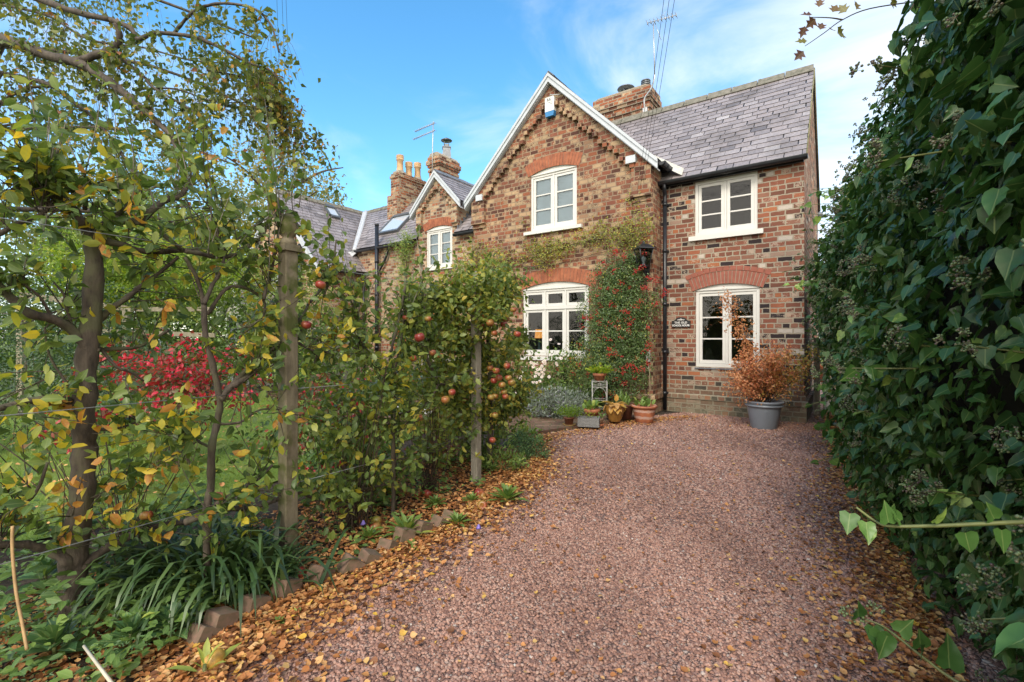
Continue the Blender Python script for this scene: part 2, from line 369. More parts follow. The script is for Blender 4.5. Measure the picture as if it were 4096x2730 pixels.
def slatemat():
    m, t, b, o = M('slate'); at_ = N(t, 'ShaderNodeAttribute', attribute_name='tint'); tcn = N(t, 'ShaderNodeTexCoord').outputs['Object']
    c = ramp(t, at_.outputs['Fac'], [(0, (.025, .025, .028)), (.08, (.10, .09, .095)), (.3, (.22, .20, .207)), (.55, (.30, .268, .272)), (.8, (.33, .305, .315)), (1, (.42, .40, .41))])
    f = noise(t, tcn, 34, 7, .7); p = noise(t, tcn, 1.3, 4, .6)
    c = mixc(t, 1., c, ramp(t, f, [(.3, (.62, .62, .62)), (.62, (1.1, 1.08, 1.06))]), 'MULTIPLY')
    c = mixc(t, mth(t, 'MULTIPLY', ramp(t, p, [(.46, (0, 0, 0)), (.66, (1, 1, 1))]), .55), c, (.085, .072, .06))
    lich = noise(t, tcn, 75, 3, .6); c = mixc(t, ramp(t, lich, [(.66, (0, 0, 0)), (.72, (.55, .55, .55))]), c, (.34, .34, .27))
    t.links.new(c, b.inputs['Base Color']); b.inputs['Roughness'].default_value = .42; b.inputs['Specular IOR Level'].default_value = .7
    bump(t, b, f, .35, .006); return m
SLATE = slatemat()
def glassmat(name='window_glass', tint=(.8, .86, .86)):
    m, t, b, o = M(name); t.nodes.remove(b)
    fr = N(t, 'ShaderNodeFresnel', IOR=1.6); g = N(t, 'ShaderNodeBsdfGlossy'); g.inputs['Roughness'].default_value = .02
    tr = N(t, 'ShaderNodeBsdfTransparent'); tr.inputs[0].default_value = (*tint, 1)
    nn = noise(t, N(t, 'ShaderNodeTexCoord').outputs['Object'], 3, 2); bp = N(t, 'ShaderNodeBump'); bp.inputs['Strength'].default_value = .14; bp.inputs['Distance'].default_value = .05
    t.links.new(nn, bp.inputs['Height']); t.links.new(bp.outputs[0], g.inputs['Normal'])
    x = N(t, 'ShaderNodeMixShader'); t.links.new(fr.outputs[0], x.inputs[0]); t.links.new(tr.outputs[0], x.inputs[1]); t.links.new(g.outputs[0], x.inputs[2]); t.links.new(x.outputs[0], o.inputs[0]); return m
GLASS = glassmat()

# ------------------------------------------------------------------ the house: local frame x = -a (to the right), y = b (into the house), z up
HC = (4.614, 7.468, 0.0); HR = math.atan2(-.5814, .8137)
AV = np.array([-.8137, .5814, 0]); BV = np.array([.5814, .8137, 0])
def hw(a, b, z=0.): return Vector((HC[0] + a * AV[0] + b * BV[0], HC[1] + a * AV[1] + b * BV[1], z))

house = empty('brick_house', HC, HR, 'old red brick school house with a tall front gable, slate roofs and cream windows', 'house')
cross = empty('brick_house', HC, HR, 'far cross wing with slate catslide roof, seen over the garden at left', 'house')

def wall_panel(mb, x0, x1, top, holes, y, zb=0., flip=False):
    """front wall in plane y with rectangular holes (xa,xb,za,zb); top = list of (x,z) roofline points"""
    xs = sorted(set([x0, x1] + [p[0] for p in top if x0 < p[0] < x1] + [h for r in holes for h in r[:2]]))
    def tz(x):
        for (xa, za), (xb, zb_) in zip(top, top[1:]):
            if xa - 1e-6 <= x <= xb + 1e-6: return za + (zb_ - za) * (x - xa) / (xb - xa)
        return top[-1][1]
    for xa, xb in zip(xs, xs[1:]):
        xm = (xa + xb) / 2; hs_ = sorted([h for h in holes if h[0] < xm < h[1]], key=lambda h: h[2]); z = zb
        for h in hs_:
            mb.face([(xa, y, z), (xb, y, z), (xb, y, h[2]), (xa, y, h[2])]); z = h[3]
        mb.face([(xa, y, z), (xb, y, z), (xb, y, tz(xb)), (xa, y, tz(xa))])
    for xa, xb, za, zb_ in holes:      # reveals
        d = y + .16
        mb.face([(xa, y, za), (xa, d, za), (xa, d, zb_), (xa, y, zb_)][::-1]); mb.face([(xb, y, za), (xb, d, za), (xb, d, zb_), (xb, y, zb_)])
        mb.face([(xa, y, zb_), (xb, y, zb_), (xb, d, zb_), (xa, d, zb_)]); mb.face([(xa, y, za), (xb, y, za), (xb, d, za), (xa, d, za)][::-1])

def arc(x0, x1, z0, rise, n):
    """points of a segmental arc from x0 to x1, springing at z0"""
    w_ = (x1 - x0) / 2; r = (w_ * w_ + rise * rise) / (2 * rise); cx = (x0 + x1) / 2; cz = z0 + rise - r; a0 = math.asin(w_ / r)
    return [(cx + r * math.sin(-a0 + 2 * a0 * i / n), cz + r * math.cos(-a0 + 2 * a0 * i / n)) for i in range(n + 1)], (cx, cz, r, a0)
def brick_arch(name, x0, x1, zs, rise, ht, y, nb, mat, parent, header=None, gap=.007):
    pts, (cx, cz, r, a0) = arc(x0, x1, zs, rise, 8)
    mb = MB(); mm = MB()
    rr = random.Random(5)
    for i in range(nb):
        t0 = -a0 * 1.06 + 2 * a0 * 1.06 * i / nb; t1 = -a0 * 1.06 + 2 * a0 * 1.06 * (i + 1) / nb; g = gap / r
        p = [(cx + q * math.sin(t), cz + q * math.cos(t)) for q, t in ((r, t0 + g / 2), (r, t1 - g / 2), (r + ht, t1 - g / 2), (r + ht, t0 + g / 2))]
        mb.prism(p, y - .012 - rr.random() * .006, y + .14, t=rr.random())
    p = [(cx + r * math.sin(t), cz + r * math.cos(t)) for t in np.linspace(-a0 * 1.06, a0 * 1.06, 12)]
    q = [(cx + (r + ht) * math.sin(t), cz + (r + ht) * math.cos(t)) for t in np.linspace(a0 * 1.06, -a0 * 1.06, 12)]
    for i in range(11): mm.prism([p[i], p[i + 1], q[10 - i], q[11 - i]], y - .006, y + .13)
    if header:
        n2 = int(nb * .62); r2 = r + ht + .01
        for i in range(n2):
            t0 = -a0 * 1.1 + 2.2 * a0 * i / n2; t1 = -a0 * 1.1 + 2.2 * a0 * (i + 1) / n2; g = gap / r2
            mb.prism([(cx + k * math.sin(t), cz + k * math.cos(t)) for k, t in ((r2, t0 + g / 2), (r2, t1 - g / 2), (r2 + header, t1 - g / 2), (r2 + header, t0 + g / 2))], y - .010, y + .05, t=rr.random())
    o = mb.build(name, mat, parent); mm.build('arch_mortar', MORTAR, o); return o

def window(parent, x0, x1, z0, z1, y, cols=2, rows=3, rise=0., sill=(.10, .09), cream=None, transom=None, sky_panel=None, room=1.2, dark=None, name='window', bar=.024):
    """side-hung casements in a flat frame; frame front at y"""
    cm = cream or CREAM; fw = .052; sw = .05
    fr = MB(); head = z1 - (rise if rise else 0)
    fr.box(x0, x0 + fw, y, y + .09, z0, head); fr.box(x1 - fw, x1, y, y + .09, z0, head)
    fr.box(x0 + fw, x1 - fw, y + .001, y + .09, z0, z0 + fw * 1.1)
    fr.box(x0 + fw, x1 - fw, y + .001, y + .09, head - fw, head)
    if rise:
        pts, _ = arc(x0, x1, head, rise, 12)
        fr.prism([(x0, head - .0)] + [(a_, b_) for a_, b_ in pts[1:-1]] + [(x1, head)], y - .004, y + .085)
        p2, _ = arc(x0 + .0, x1 - .0, head + .0, rise, 12)
    fr.box(x0 - .008, x1 + .008, y - .02, y, head - .006, head + .018)      # drip mould
    W = (x1 - x0 - 2 * fw) ; cw = W / cols
    for c in range(1, cols): fr.box(x0 + fw + cw * c - .018, x0 + fw + cw * c + .018, y + .004, y + .088, z0 + fw, head - fw)
    if transom: fr.box(x0 + fw, x1 - fw, y - .006, y + .088, transom - .03, transom + .03)
    f = fr.build(name, cm, parent)
    ca = MB(); gl = MB()
    spans = [(z0 + fw * 1.1, head - fw, rows)] if not transom else [(z0 + fw * 1.1, transom - .03, rows), (transom + .03, head - fw, 1)]
    for c in range(cols):
        xa = x0 + fw + cw * c + (.018 if c else 0) + .004; xb = x0 + fw + cw * (c + 1) - (.018 if c < cols - 1 else 0) - .004
        for za, zb, rw in spans:
            za += .004; zb -= .004; yy = y + .014
            ca.box(xa, xa + sw, yy, yy + .045, za, zb); ca.box(xb - sw, xb, yy, yy + .045, za, zb)
            ca.box(xa + sw, xb - sw, yy + .0015, yy + .045, za, za + sw * 1.15); ca.box(xa + sw, xb - sw, yy + .0015, yy + .045, zb - sw, zb)
            ga, gb = za + sw * 1.15, zb - sw; ph = (gb - ga) / rw
            for k in range(1, rw): ca.box(xa + sw, xb - sw, yy + .006, yy + .04, ga + ph * k - bar / 2, ga + ph * k + bar / 2)
            gl.face([(xa + sw, yy + .02, ga), (xb - sw, yy + .02, ga), (xb - sw, yy + .02, gb), (xa + sw, yy + .02, gb)])
    ca.build('casement', cm, f); gl.build('pane', GLASS, f)
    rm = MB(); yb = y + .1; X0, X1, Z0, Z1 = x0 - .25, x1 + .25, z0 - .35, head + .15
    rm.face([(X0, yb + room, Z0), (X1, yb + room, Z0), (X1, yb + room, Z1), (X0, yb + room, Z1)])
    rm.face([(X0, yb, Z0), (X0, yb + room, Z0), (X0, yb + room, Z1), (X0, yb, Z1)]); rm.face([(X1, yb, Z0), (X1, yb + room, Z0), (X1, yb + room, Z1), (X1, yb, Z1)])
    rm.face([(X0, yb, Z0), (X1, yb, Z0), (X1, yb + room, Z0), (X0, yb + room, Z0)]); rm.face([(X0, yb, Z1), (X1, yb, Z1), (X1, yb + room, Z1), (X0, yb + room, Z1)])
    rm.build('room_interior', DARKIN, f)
    if sky_panel:
        bl = MB(); bl.box(x0 + .04, x1 - .04, y + .062, y + .066, z0 + .04, head - .02); bl.build('sky_panel', SKY_TONE, f)  # added panel just behind the glass, painted to read as reflected sky
    if sill:
        s = MB(); s.prism([(y - sill[0], z0 - sill[1]), (y + .10, z0 - sill[1]), (y + .10, z0 + .006), (y - sill[0], z0 - .012)], x0 - sill_over, x1 + sill_over, axis='x'); s.build('sill', cm, f)
    return f
sill_over = .10

def slates(parent, x0, x1, y0, z0, y1, z1, sw=.25, ex=.155, side=None, name='slates', clip=None, seed=0, axis='y'):
    """rows of slates from eave (y0,z0) to ridge (y1,z1) between x0 and x1. axis 'x': the roof falls along x"""
    rr = random.Random(seed); mb = MB(); L = math.hypot(y1 - y0, z1 - z0); n = int(round(L / ex)); ex = L / n
    dy, dz = (y1 - y0) / L, (z1 - z0) / L; ny, nz = -dz, dy
    if nz < 0: ny, nz = -ny, -nz
    def pt(x, s, h):
        p, q = y0 + dy * s + ny * h, z0 + dz * s + nz * h
        return (x, p, q) if axis == 'y' else (p, x, q)
    for r in range(n):
        x = x0 - (sw / 2 if r % 2 else 0) - rr.random() * .02
        s0, s1 = r * ex, min((r + 1) * ex + .04, L)
        while x < x1:
            xa, xb = max(x, x0), min(x + sw - .012, x1); x += sw * rr.uniform(.95, 1.05)
            if xb - xa < .02: continue
            lift = rr.uniform(0, .003); t = min(1, max(.1, rr.gauss(.55, .15))); j = rr.uniform(-.005, .005)
            if clip and not clip((xa + xb) / 2, (s0 + s1) / 2, pt((xa + xb) / 2, (s0 + s1) / 2, 0)): continue
            a, b, c, d = pt(xa, s0 + j, .014 + lift), pt(xb, s0 + j, .014 + lift), pt(xb, s1, .004), pt(xa, s1, .004)
            e, f = pt(xa, s0 + j, .004), pt(xb, s0 + j, .004)
            mb.face([a, b, c, d], t=t); mb.face([e, f, b, a], t=0.)
            mb.face([pt(xa, s0 + j, .004), a, d], t=0.); mb.face([b, f, c], t=0.)
    # roof board underneath, with thickness
    q = [pt(x0, 0, 0), pt(x1, 0, 0), pt(x1, L, 0), pt(x0, L, 0)]; k = [pt(x0, 0, -.04), pt(x1, 0, -.04), pt(x1, L, -.04), pt(x0, L, -.04)]
    if not clip:
        mb.add(q + k, [(0, 1, 2, 3), (7, 6, 5, 4), (0, 4, 5, 1), (1, 5, 6, 2), (2, 6, 7, 3), (3, 7, 4, 0)], t=0.)
    return mb.build(name, SLATE, parent)
def ridge(parent, p0, p1, n, w_=.13, th=.02, drop=.10, mat=None):
    mb = MB(); p0 = Vector(p0); p1 = Vector(p1); d = (p1 - p0).normalized(); s = Vector((-d.y, d.x, 0)).normalized()
    for i in range(n):
        a = p0.lerp(p1, i / n); b = p0.lerp(p1, (i + 1) / n - .004)
        z = .006 * ((i * 7) % 3)
        def sec(p, g=0):
            return [p + s * (w_ + g) - Vector((0, 0, drop)), p + Vector((0, 0, .035 + z + g)), p - s * (w_ + g) - Vector((0, 0, drop)), p - s * (w_ - th) - Vector((0, 0, drop + .01)), p + Vector((0, 0, .0)), p + s * (w_ - th) - Vector((0, 0, drop + .01))]
        A, Bq = sec(a), sec(b); mb.add(A + Bq, [(k, (k + 1) % 6, 6 + (k + 1) % 6, 6 + k) for k in range(6)] + [(5, 4, 3, 2, 1, 0), (6, 7, 8, 9, 10, 11)])
        c1 = sec(a + d * .0, .006); c2 = sec(a + d * .05, .006); mb.add(c1 + c2, [(k, (k + 1) % 6, 6 + (k + 1) % 6, 6 + k) for k in range(6)] + [(5, 4, 3, 2, 1, 0), (6, 7, 8, 9, 10, 11)])
    o = mb.build('ridge_tiles', mat or STONE, parent)
    return o
def gutter(parent, p0, p1, name='gutter', r=.058):
    mb = MB(); p0 = Vector(p0); p1 = Vector(p1); d = (p1 - p0).normalized(); s = Vector((d.y, -d.x, 0)) ; L = (p1 - p0).length
    def sec(p, k=1.): return [p + s * (math.cos(a) * r * k) + Vector((0, 0, math.sin(a) * r * k)) for a in np.linspace(math.pi, 2 * math.pi, 7)] + [p + s * (r * k) + Vector((0, 0, .012)), p + s * (r * k * .85), p - s * (r * k * .85), p - s * (r * k) + Vector((0, 0, .012))]
    def ex(a, b, k):
        A, Bq = sec(a, k), sec(b, k); n = len(A); mb.add(A + Bq, [(i, (i + 1) % n, n + (i + 1) % n, n + i) for i in range(n)] + [tuple(range(n))[::-1], tuple(range(n, 2 * n))])
    ex(p0, p1, 1.)
    n = max(2, int(L / .8))
    for i in range(n + 1):
        c = p0 + d * (.04 + (L - .09) * i / n); ex(c, c + d * .03, 1.14)
    return mb.build(name, BLACK, parent)
def teeth_band(parent, xl, xr, xc, zap, slope, y, mat, band=.27, th=.062, zk=None, tw=.105, kn=.36, kz=.45, rise_to=None):
    """corbelled brick band under the verge with a stepped toothed lower edge, and kneelers at both ends"""
    mb = MB()
    for sgn, xe in ((-1, xl), (1, xr)):
        half = abs(xe - xc); steps = int(half / tw)
        for i in range(steps):
            a = i * tw; b = (i + 1) * tw; za, zb = zap - a * slope, zap - b * slope
            x_a, x_b = xc + sgn * a, xc + sgn * b; lo = min(zb - band + .02, 99)
            lo = math.floor(lo / .083) * .083
            # stepped soffit: body thin, tooth thicker below
            mb.prism([(x_a, za), (x_b, zb), (x_b, lo + .083), (x_a, lo + .083)], y - th * .55, y + .01)
            mb.prism([(x_a + sgn * .004, lo + .083), (x_b - sgn * .012, lo + .083), (x_b - sgn * .012, lo + .003), (x_a + sgn * .004, lo + .003)], y - th * 1.5, y + .01)
        a = steps * tw; x_a = xc + sgn * a; zb = zap - half * slope
        xo = xe; xi = xe - sgn * kn
        z = zap - (half - kn) * slope
        k = MB()
        mb.prism([(xi, zb + .15), (xo, zb - .02), (xo, zb - kz), (xi, zb - kz)], y - th * 1.2, y + .01)
        for j in range(2): mb.prism([(xi + sgn * .0 - sgn * .015 * (1 - j), zb - kz - .083 * j), (xo, zb - kz - .083 * j), (xo, zb - kz - .083 * (j + 1)), (xi - sgn * .015 * (1 - j), zb - kz - .083 * (j + 1))], y - th * (1.5 - j * .9), y + .01)
    return mb.build('toothed_brick_band', mat, parent)
def barge(parent, xc, zap, xl, xr, slope, y, w_=.115, name='bargeboard', mat=None):
    for xe in (xl, xr):
        mb = MB(); ze = zap - abs(xe - xc) * slope; c = math.sqrt(1 + slope * slope); v = w_ * c
        def P4(o0, o1): return [(xc, zap + o1), (xe, ze + o1), (xe, ze + o0), (xc, zap + o0)]
        mb.prism(P4(-v, 0), y - .025, y); mb.prism(P4(-v * .35, .012), y - .045, y - .026); mb.prism(P4(-v * 1.02, -v * .86), y - .035, y - .026)
        mb.prism(P4(-v - .02, -v + .0), y, y + .12)
        mb.build(name, mat or WHITE, parent)

# ---- wing at right (a 0 .. 2.26)
mb = MB()
UW = (-1.665, -.66, 3.15, 4.11); LW = (-1.652, -.628, .83, 2.275)
wall_panel(mb, -2.3, 0, [(-2.3, 4.25), (0, 4.25)], [UW, LW], 0)
# side gable wall facing right, and the back
mb.face([(0, 0, 0), (0, 3.9, 0), (0, 3.9, 4.2), (0, 1.95, 6.42), (0, 0, 4.2)])
mb.face([(0, 3.9, 0), (-9, 3.9, 0), (-9, 3.9, 4.2), (0, 3.9, 4.2)])
mb.build('wing_wall', B_WING, house)
mb = MB()
mb.prism([(-.035, 0), (.0, 0), (.0, .25), (-.035, .25)], -2.29, .034, axis='x')
mb.prism([(-.052, .253), (.0, .253), (.0, .345), (-.03, .345), (-.052, .318)], -2.29, .051, axis='x')
mb.prism([(-.022, .348), (.0, .348), (.0, .43), (-.022, .43)], -2.29, .021, axis='x')
mb.box(.001, .034, 0, 3.9, 0, .25); mb.box(.001, .05, 0, 3.9, .253, .345)
mb.build('plinth', B_WING, house)
sill_over = .09
window(house, *UW[:2], UW[2], UW[3], .03, room=1.4)
window(house, *LW[:2], LW[2], LW[3], .03, rise=.095, sill=None, room=1.6)
mb = MB(); mb.prism([(-.03, LW[2] - .035), (.10, LW[2] - .035), (.10, LW[2] - .004), (-.03, LW[2] - .02)], LW[0] - .01, LW[1] + .01, axis='x'); mb.build('lead_sill', LEAD, house)
brick_arch('brick_arch', LW[0] - .02, LW[1] + .02, LW[3] - .095, .095, .215, 0, 21, ARCH_NEW, house, header=.075, gap=.011)
# roof of the wing
slates(house, -4.3, .03, -.10, 4.20, 1.95, 6.50, seed=1)
slates(house, -4.3, .03, 4.0, 4.20, 1.95, 6.50, seed=2, sw=.5, ex=.31)
ridge(house, (-4.3, 1.95, 6.53), (.04, 1.95, 6.53), 9, drop=.13)
mb = MB(); mb.tube([(.035, -.08, 4.19), (.035, 1.95, 6.49)], .014, 5); mb.tube([(.035, 3.98, 4.19), (.035, 1.95, 6.49)], .014, 5); mb.build('verge_mortar', MOSSY, house)
gutter(house, (-2.3, -.155, 4.17), (.06, -.155, 4.17))
mb = MB(); mb.box(-2.25, .0, -.085, -.06, 4.10, 4.20); mb.build('fascia', BLACK, house)
mb = MB(); mb.tube(cat([(-2.16, -.155, 4.12), (-2.16, -.15, 4.05), (-2.17, -.085, 3.95), (-2.17, -.085, 3.8)], 4), .036, 10); mb.tube([(-2.17, -.085, 3.82), (-2.17, -.085, .03)], .035, 12)
for z in (.3, 1.05, 1.92, 2.9, 3.75): mb.tube([(-2.17, -.085, z), (-2.17, -.085, z + .06)], .043, 12); mb.box(-2.225, -2.115, -.06, -.0, z + .015, z + .045)
mb.build('downpipe', BLACK, house)
mb = MB()
mb.tube([(-.05, 4.0, 4.12), (.09, 4.0, 4.12)], .06, 10); mb.build('rear_gutter', LEAD, house)

# ---- main gable (a 2.26 .. 6.39), front plane y = -.5
GX0, GX1, GXC, GZ, GS = -6.39, -2.26, -4.335, 6.47, .985
UG = (-4.837, -3.757, 3.55, 4.80); LG = (-5.03, -3.50, .97, 2.47)
def grl(x): return GZ - abs(x - GXC) * GS
mb = MB()
wall_panel(mb, GX0, GX1, [(GX0, grl(GX0)), (GXC, GZ), (GX1, grl(GX1))], [UG, LG], -.5)
mb.face([(GX1, -.5, 0), (GX1, 0.0, 0), (GX1, 0.0, grl(GX1)), (GX1, -.5, grl(GX1))])
mb.face([(GX0, -.5, 0), (GX0, 2.6, 0), (GX0, 2.6, grl(GX0)), (GX0, -.5, grl(GX0))][::-1])
# little corner piers
mb.box(GX1 - .30, GX1 + .018, -.518, -.30, 0, 4.02)
mb.build('gable_wall', B_GAB, house)
mb = MB()
mb.prism([(-.545, .0), (-.5, .0), (-.5, .25), (-.545, .25)], GX0, GX1 + .04, axis='x'); mb.prism([(-.575, .253), (-.5, .253), (-.5, .345), (-.55, .345), (-.575, .31)], GX0, GX1 + .07, axis='x')
mb.box(GX1 + .001, GX1 + .04, -.5, -.05, 0, .25); mb.box(GX1 + .001, GX1 + .07, -.5, -.05, .253, .345)
mb.build('plinth', B_GAB, house)
sill_over = .13
window(house, *UG[:2], UG[2], UG[3] + .0, -.475, rise=.10, sky_panel=True, sill=(.10, .075))
sill_over = .06
window(house, *LG[:2], LG[2], LG[3], -.475, cols=3, rows=2, rise=.13, transom=1.95, sill=(.05, .09), room=1.8)
brick_arch('brick_arch', UG[0] - .02, UG[1] + .02, UG[3] - .10, .10, .25, -.5, 19, ARCH_OLD, house)
brick_arch('brick_arch', LG[0] - .09, LG[1] + .09, LG[3] - .145, .145, .27, -.5, 26, ARCH_OLD, house)
teeth_band(house, GX0, GX1, GXC, GZ - .03, GS, -.5, B_GAB)
barge(house, GXC, 6.64, -6.56, -2.13, .995, -.60)
mb = MB()
for x in (-2.62, -6.14): z = grl(x); mb.box(x - .09, x + .09, -.62, -.52, z - .30, z - .17)
mb.build('purlin_end', WHITE, house)
# main roof, two slopes running back
zr = 6.64
slates(house, -.60, 3.9, -2.13, zr - (GXC * -1 - 2.13) * .995, GXC, zr, seed=3, axis='x')
slates(house, -.60, 3.9, -6.56, zr - (6.56 + GXC) * .995, GXC, zr, seed=4, axis='x')
ridge(house, (GXC, -.62, zr + .02), (GXC, 3.9, zr + .02), 10, mat=LEAD, drop=.09)
gutter(house, (-2.075, -.58, 4.40), (-2.075, -.12, 4.40)); gutter(house, (-6.61, -.58, 4.40), (-6.61, .55, 4.40))
mb = MB(); mb.face([(-2.14, -.14, 4.43), (-1.86, -.10, 4.25), (-1.86, .02, 4.41), (-2.6, .5, 4.98), (-2.72, .5, 5.04), (-2.2, -.02, 4.50)]); mb.build('valley_lead', plain('valley_lead', (.6, .58, .5), .5), house)

# chimney on the right ridge
mb = MB(); cx0, cx1 = -4.62, -3.22; y0, y1 = 2.08, 2.75
mb.box(cx0, cx1, y0, y1, 5.8, 6.72); mb.box(cx0 - .03, cx1 + .03, y0 - .03, y1 + .03, 6.72, 6.80)
mb.box(cx0, cx1, y0, y1, 6.80, 6.88); mb.box(cx0 - .03, cx1 + .03, y0 - .03, y1 + .03, 6.88, 6.96); mb.box(cx0 - .055, cx1 + .055, y0 - .055, y1 + .055, 6.96, 7.10); mb.box(cx0 - .03, cx1 + .03, y0 - .03, y1 + .03, 7.10, 7.24)
ch = mb.build('chimney', B_CHIM, house)
mb = MB(); mb.prism([(cx0, 7.24), (cx1, 7.24), (cx1 - .1, 7.29), (cx0 + .1, 7.29)], y0, y1)
mb.build('flaunching', MORTAR, ch)
mb = MB(); mb.lathe([(.10, 0), (.10, .06), (.12, .07), (.12, .09)], (-3.92, 2.4, 7.27)); mb.lathe([(.0, .28), (.20, .24), (.215, .22), (.20, .21), (.13, .20), (.13, .19), (.0, .19)], (-3.92, 2.4, 7.27))
for k in range(4): a = k * 1.57; mb.tube([(-3.92 + .11 * math.cos(a), 2.4 + .11 * math.sin(a), 7.34), (-3.92 + .14 * math.cos(a), 2.4 + .14 * math.sin(a), 7.48)], .01, 4)
mb.build('chimney_cowl', METAL, ch)
mb = MB()
for k in range(6): mb.lathe([(.085, .0), (.11, .0), (.115, .02), (.11, .03), (.085, .03)], (-3.42, 2.4, 7.28 + k * .045))
mb.lathe([(.085, 0), (.085, .25), (.04, .28), (0, .28)], (-3.42, 2.4, 7.28)); mb.build('chimney_cowl', METAL, ch)

# ---- low range (a 6.39 .. 14), plane y = .64, with the small gabled dormer
RY = .64
DW = (-9.07, -8.10, 3.26, 4.40)
mb = MB()
wall_panel(mb, -12.3, -6.3, [(-12.3, 4.1), (-9.40, 4.1), (-9.3999, 5.02), (-8.65, 5.78), (-7.8901, 5.02), (-7.89, 4.1), (-6.3, 4.1)], [DW], RY)
mb.face([(-7.89, RY, 4.0), (-7.89, 1.7, 4.0), (-7.89, 1.7, 5.02), (-7.89, RY, 5.02)]); mb.face([(-9.4, RY, 4.0), (-9.4, 1.7, 4.0), (-9.4, 1.7, 5.02), (-9.4, RY, 5.02)][::-1])
mb.build('range_wall', B_RANGE, house)
sill_over = .06
window(house, *DW[:2], DW[2], DW[3], RY + .02, rise=.09, sky_panel=True, sill=(.07, .06))
brick_arch('brick_arch', DW[0] - .03, DW[1] + .03, DW[3] - .09, .10, .22, RY, 17, ARCH_OLD, house)
teeth_band(house, -9.42, -7.87, -8.65, 5.76, 1.0, RY, B_RANGE, band=.22, kn=.20, kz=.5, tw=.10)
barge(house, -8.65, 5.90, -9.62, -7.72, 1.03, RY - .10, w_=.12)
slates(house, RY - .10, 2.3, -7.72, 5.90 - .93 * 1.03, -8.65, 5.90, seed=6, axis='x', sw=.23, ex=.15)
slates(house, RY - .10, 2.3, -9.62, 5.90 - .97 * 1.03, -8.65, 5.90, seed=7, axis='x', sw=.23, ex=.15)
ridge(house, (-8.65, RY - .12, 5.92), (-8.65, 2.3, 5.92), 4, w_=.09, drop=.07, mat=LEAD)
slates(house, -7.93, -6.2, RY - .12, 4.12, 2.3, 5.95, seed=8)
slates(house, -12.9, -9.38, RY - .12, 4.12, 2.3, 5.95, seed=9, clip=lambda x, s, p: x > -14.0 + (p[1] - 2.3) * -1.0 - 0.05 if False else True)
mb = MB(); mb.face([(-12.9, RY, 4.06), (-12.9, 2.3, 5.87), (-14.1, 2.3, 5.87), (-12.9, RY, 4.06)]); 
slates(house, -14.1, -12.9, RY - .12, 4.12, 2.3, 5.95, seed=10, clip=lambda x, s, p: x > -12.3 - (p[2] - 4.1) * .98)
mb = MB(); mb.face([(-14.1, 4.0, 4.12), (-6.2, 4.0, 4.12), (-6.2, 2.3, 5.92), (-14.1, 2.3, 5.92)]); mb.build('rear_slope', SLATE, house)
ridge(house, (-14.0, 2.3, 5.97), (-7.0, 2.3, 5.97), 14, w_=.11)
gutter(house, (-12.3, RY - .14, 4.06), (-9.42, RY - .14, 4.06)); gutter(house, (-7.92, RY - .14, 4.06), (-6.42, RY - .14, 4.06))
gutter(house, (-7.66, RY - .08, 4.90), (-7.66, 1.2, 4.90))
mb = MB(); mb.tube([(-7.86, .9, 4.45), (-7.86, 1.5, 5.02)], .02, 4)
for k in range(7):
    y_ = RY - .04 + k * .12; z_ = 4.2 + k * .125; mb.box(-7.885, -7.87, y_, y_ + .13, z_ - .02, z_ + .14)
mb.build('step_flashing', LEAD, house)
# tall soil pipe
mb = MB(); mb.tube([(-11.05, RY - .14, 0), (-11.05, RY - .14, 4.72)], .06, 12); mb.tube([(-11.05, RY - .14, 4.72), (-11.05, RY - .14, 4.78)], .066, 12)
mb.tube(cat([(-11.02, RY - .1, 3.35), (-10.8, RY - .08, 3.6), (-10.6, RY - .08, 3.95), (-10.6, RY - .14, 4.05)]), .035, 8)
for z in (1.0, 2.6, 3.6): mb.tube([(-11.05, RY - .14, z), (-11.05, RY - .14, z + .08)], .07, 12)
mb.build('soil_pipe', BLACK, house)
# skylight on the range roof
sl = (5.95 - 4.12) / (2.3 - RY + .12)
def rz(y, e=0.): return 4.12 + (y - RY + .12) * sl + e
def skylight(parent, xa, xb, ya, yb, f, nm='skylight', along='y', open_=0.):
    mb = MB()
    def bar(x0, x1, y0, y1, h0=.0, h1=.075):
        P_ = []
        for h in (h0, h1):
            for x, y in ((x0, y0), (x1, y0), (x1, y1), (x0, y1)): P_.append(f(x, y, h))
        mb.add(P_, [(0, 3, 2, 1), (4, 5, 6, 7), (0, 1, 5, 4), (1, 2, 6, 5), (2, 3, 7, 6), (3, 0, 4, 7)])
    w_ = .06
    bar(xa, xa + w_, ya, yb); bar(xb - w_, xb, ya, yb); bar(xa + w_, xb - w_, ya, ya + w_, 0, .08); bar(xa + w_, xb - w_, yb - w_ * 1.4, yb, 0, .10)
    o = mb.build(nm, plain('skylight_frame', (.10, .11, .12), .4, bmp=0), parent)
    g = MB(); g.face([f(xa + w_, ya + w_, .05), f(xb - w_, ya + w_, .05), f(xb - w_, yb - w_, .05), f(xa + w_, yb - w_, .05)])
    gm, t, b, oo = M('skylight_glass'); b.inputs['Base Color'].default_value = (.50, .56, .62, 1); b.inputs['Roughness'].default_value = .04; b.inputs['Specular IOR Level'].default_value = 1.; b.inputs['Coat Weight'].default_value = 1
    g.build('pane', gm, o); return o
skylight(house, -11.55, -10.58, .92, 1.62, lambda x, y, h: (x, y - h * .74, rz(y) + .02 + h * .68))
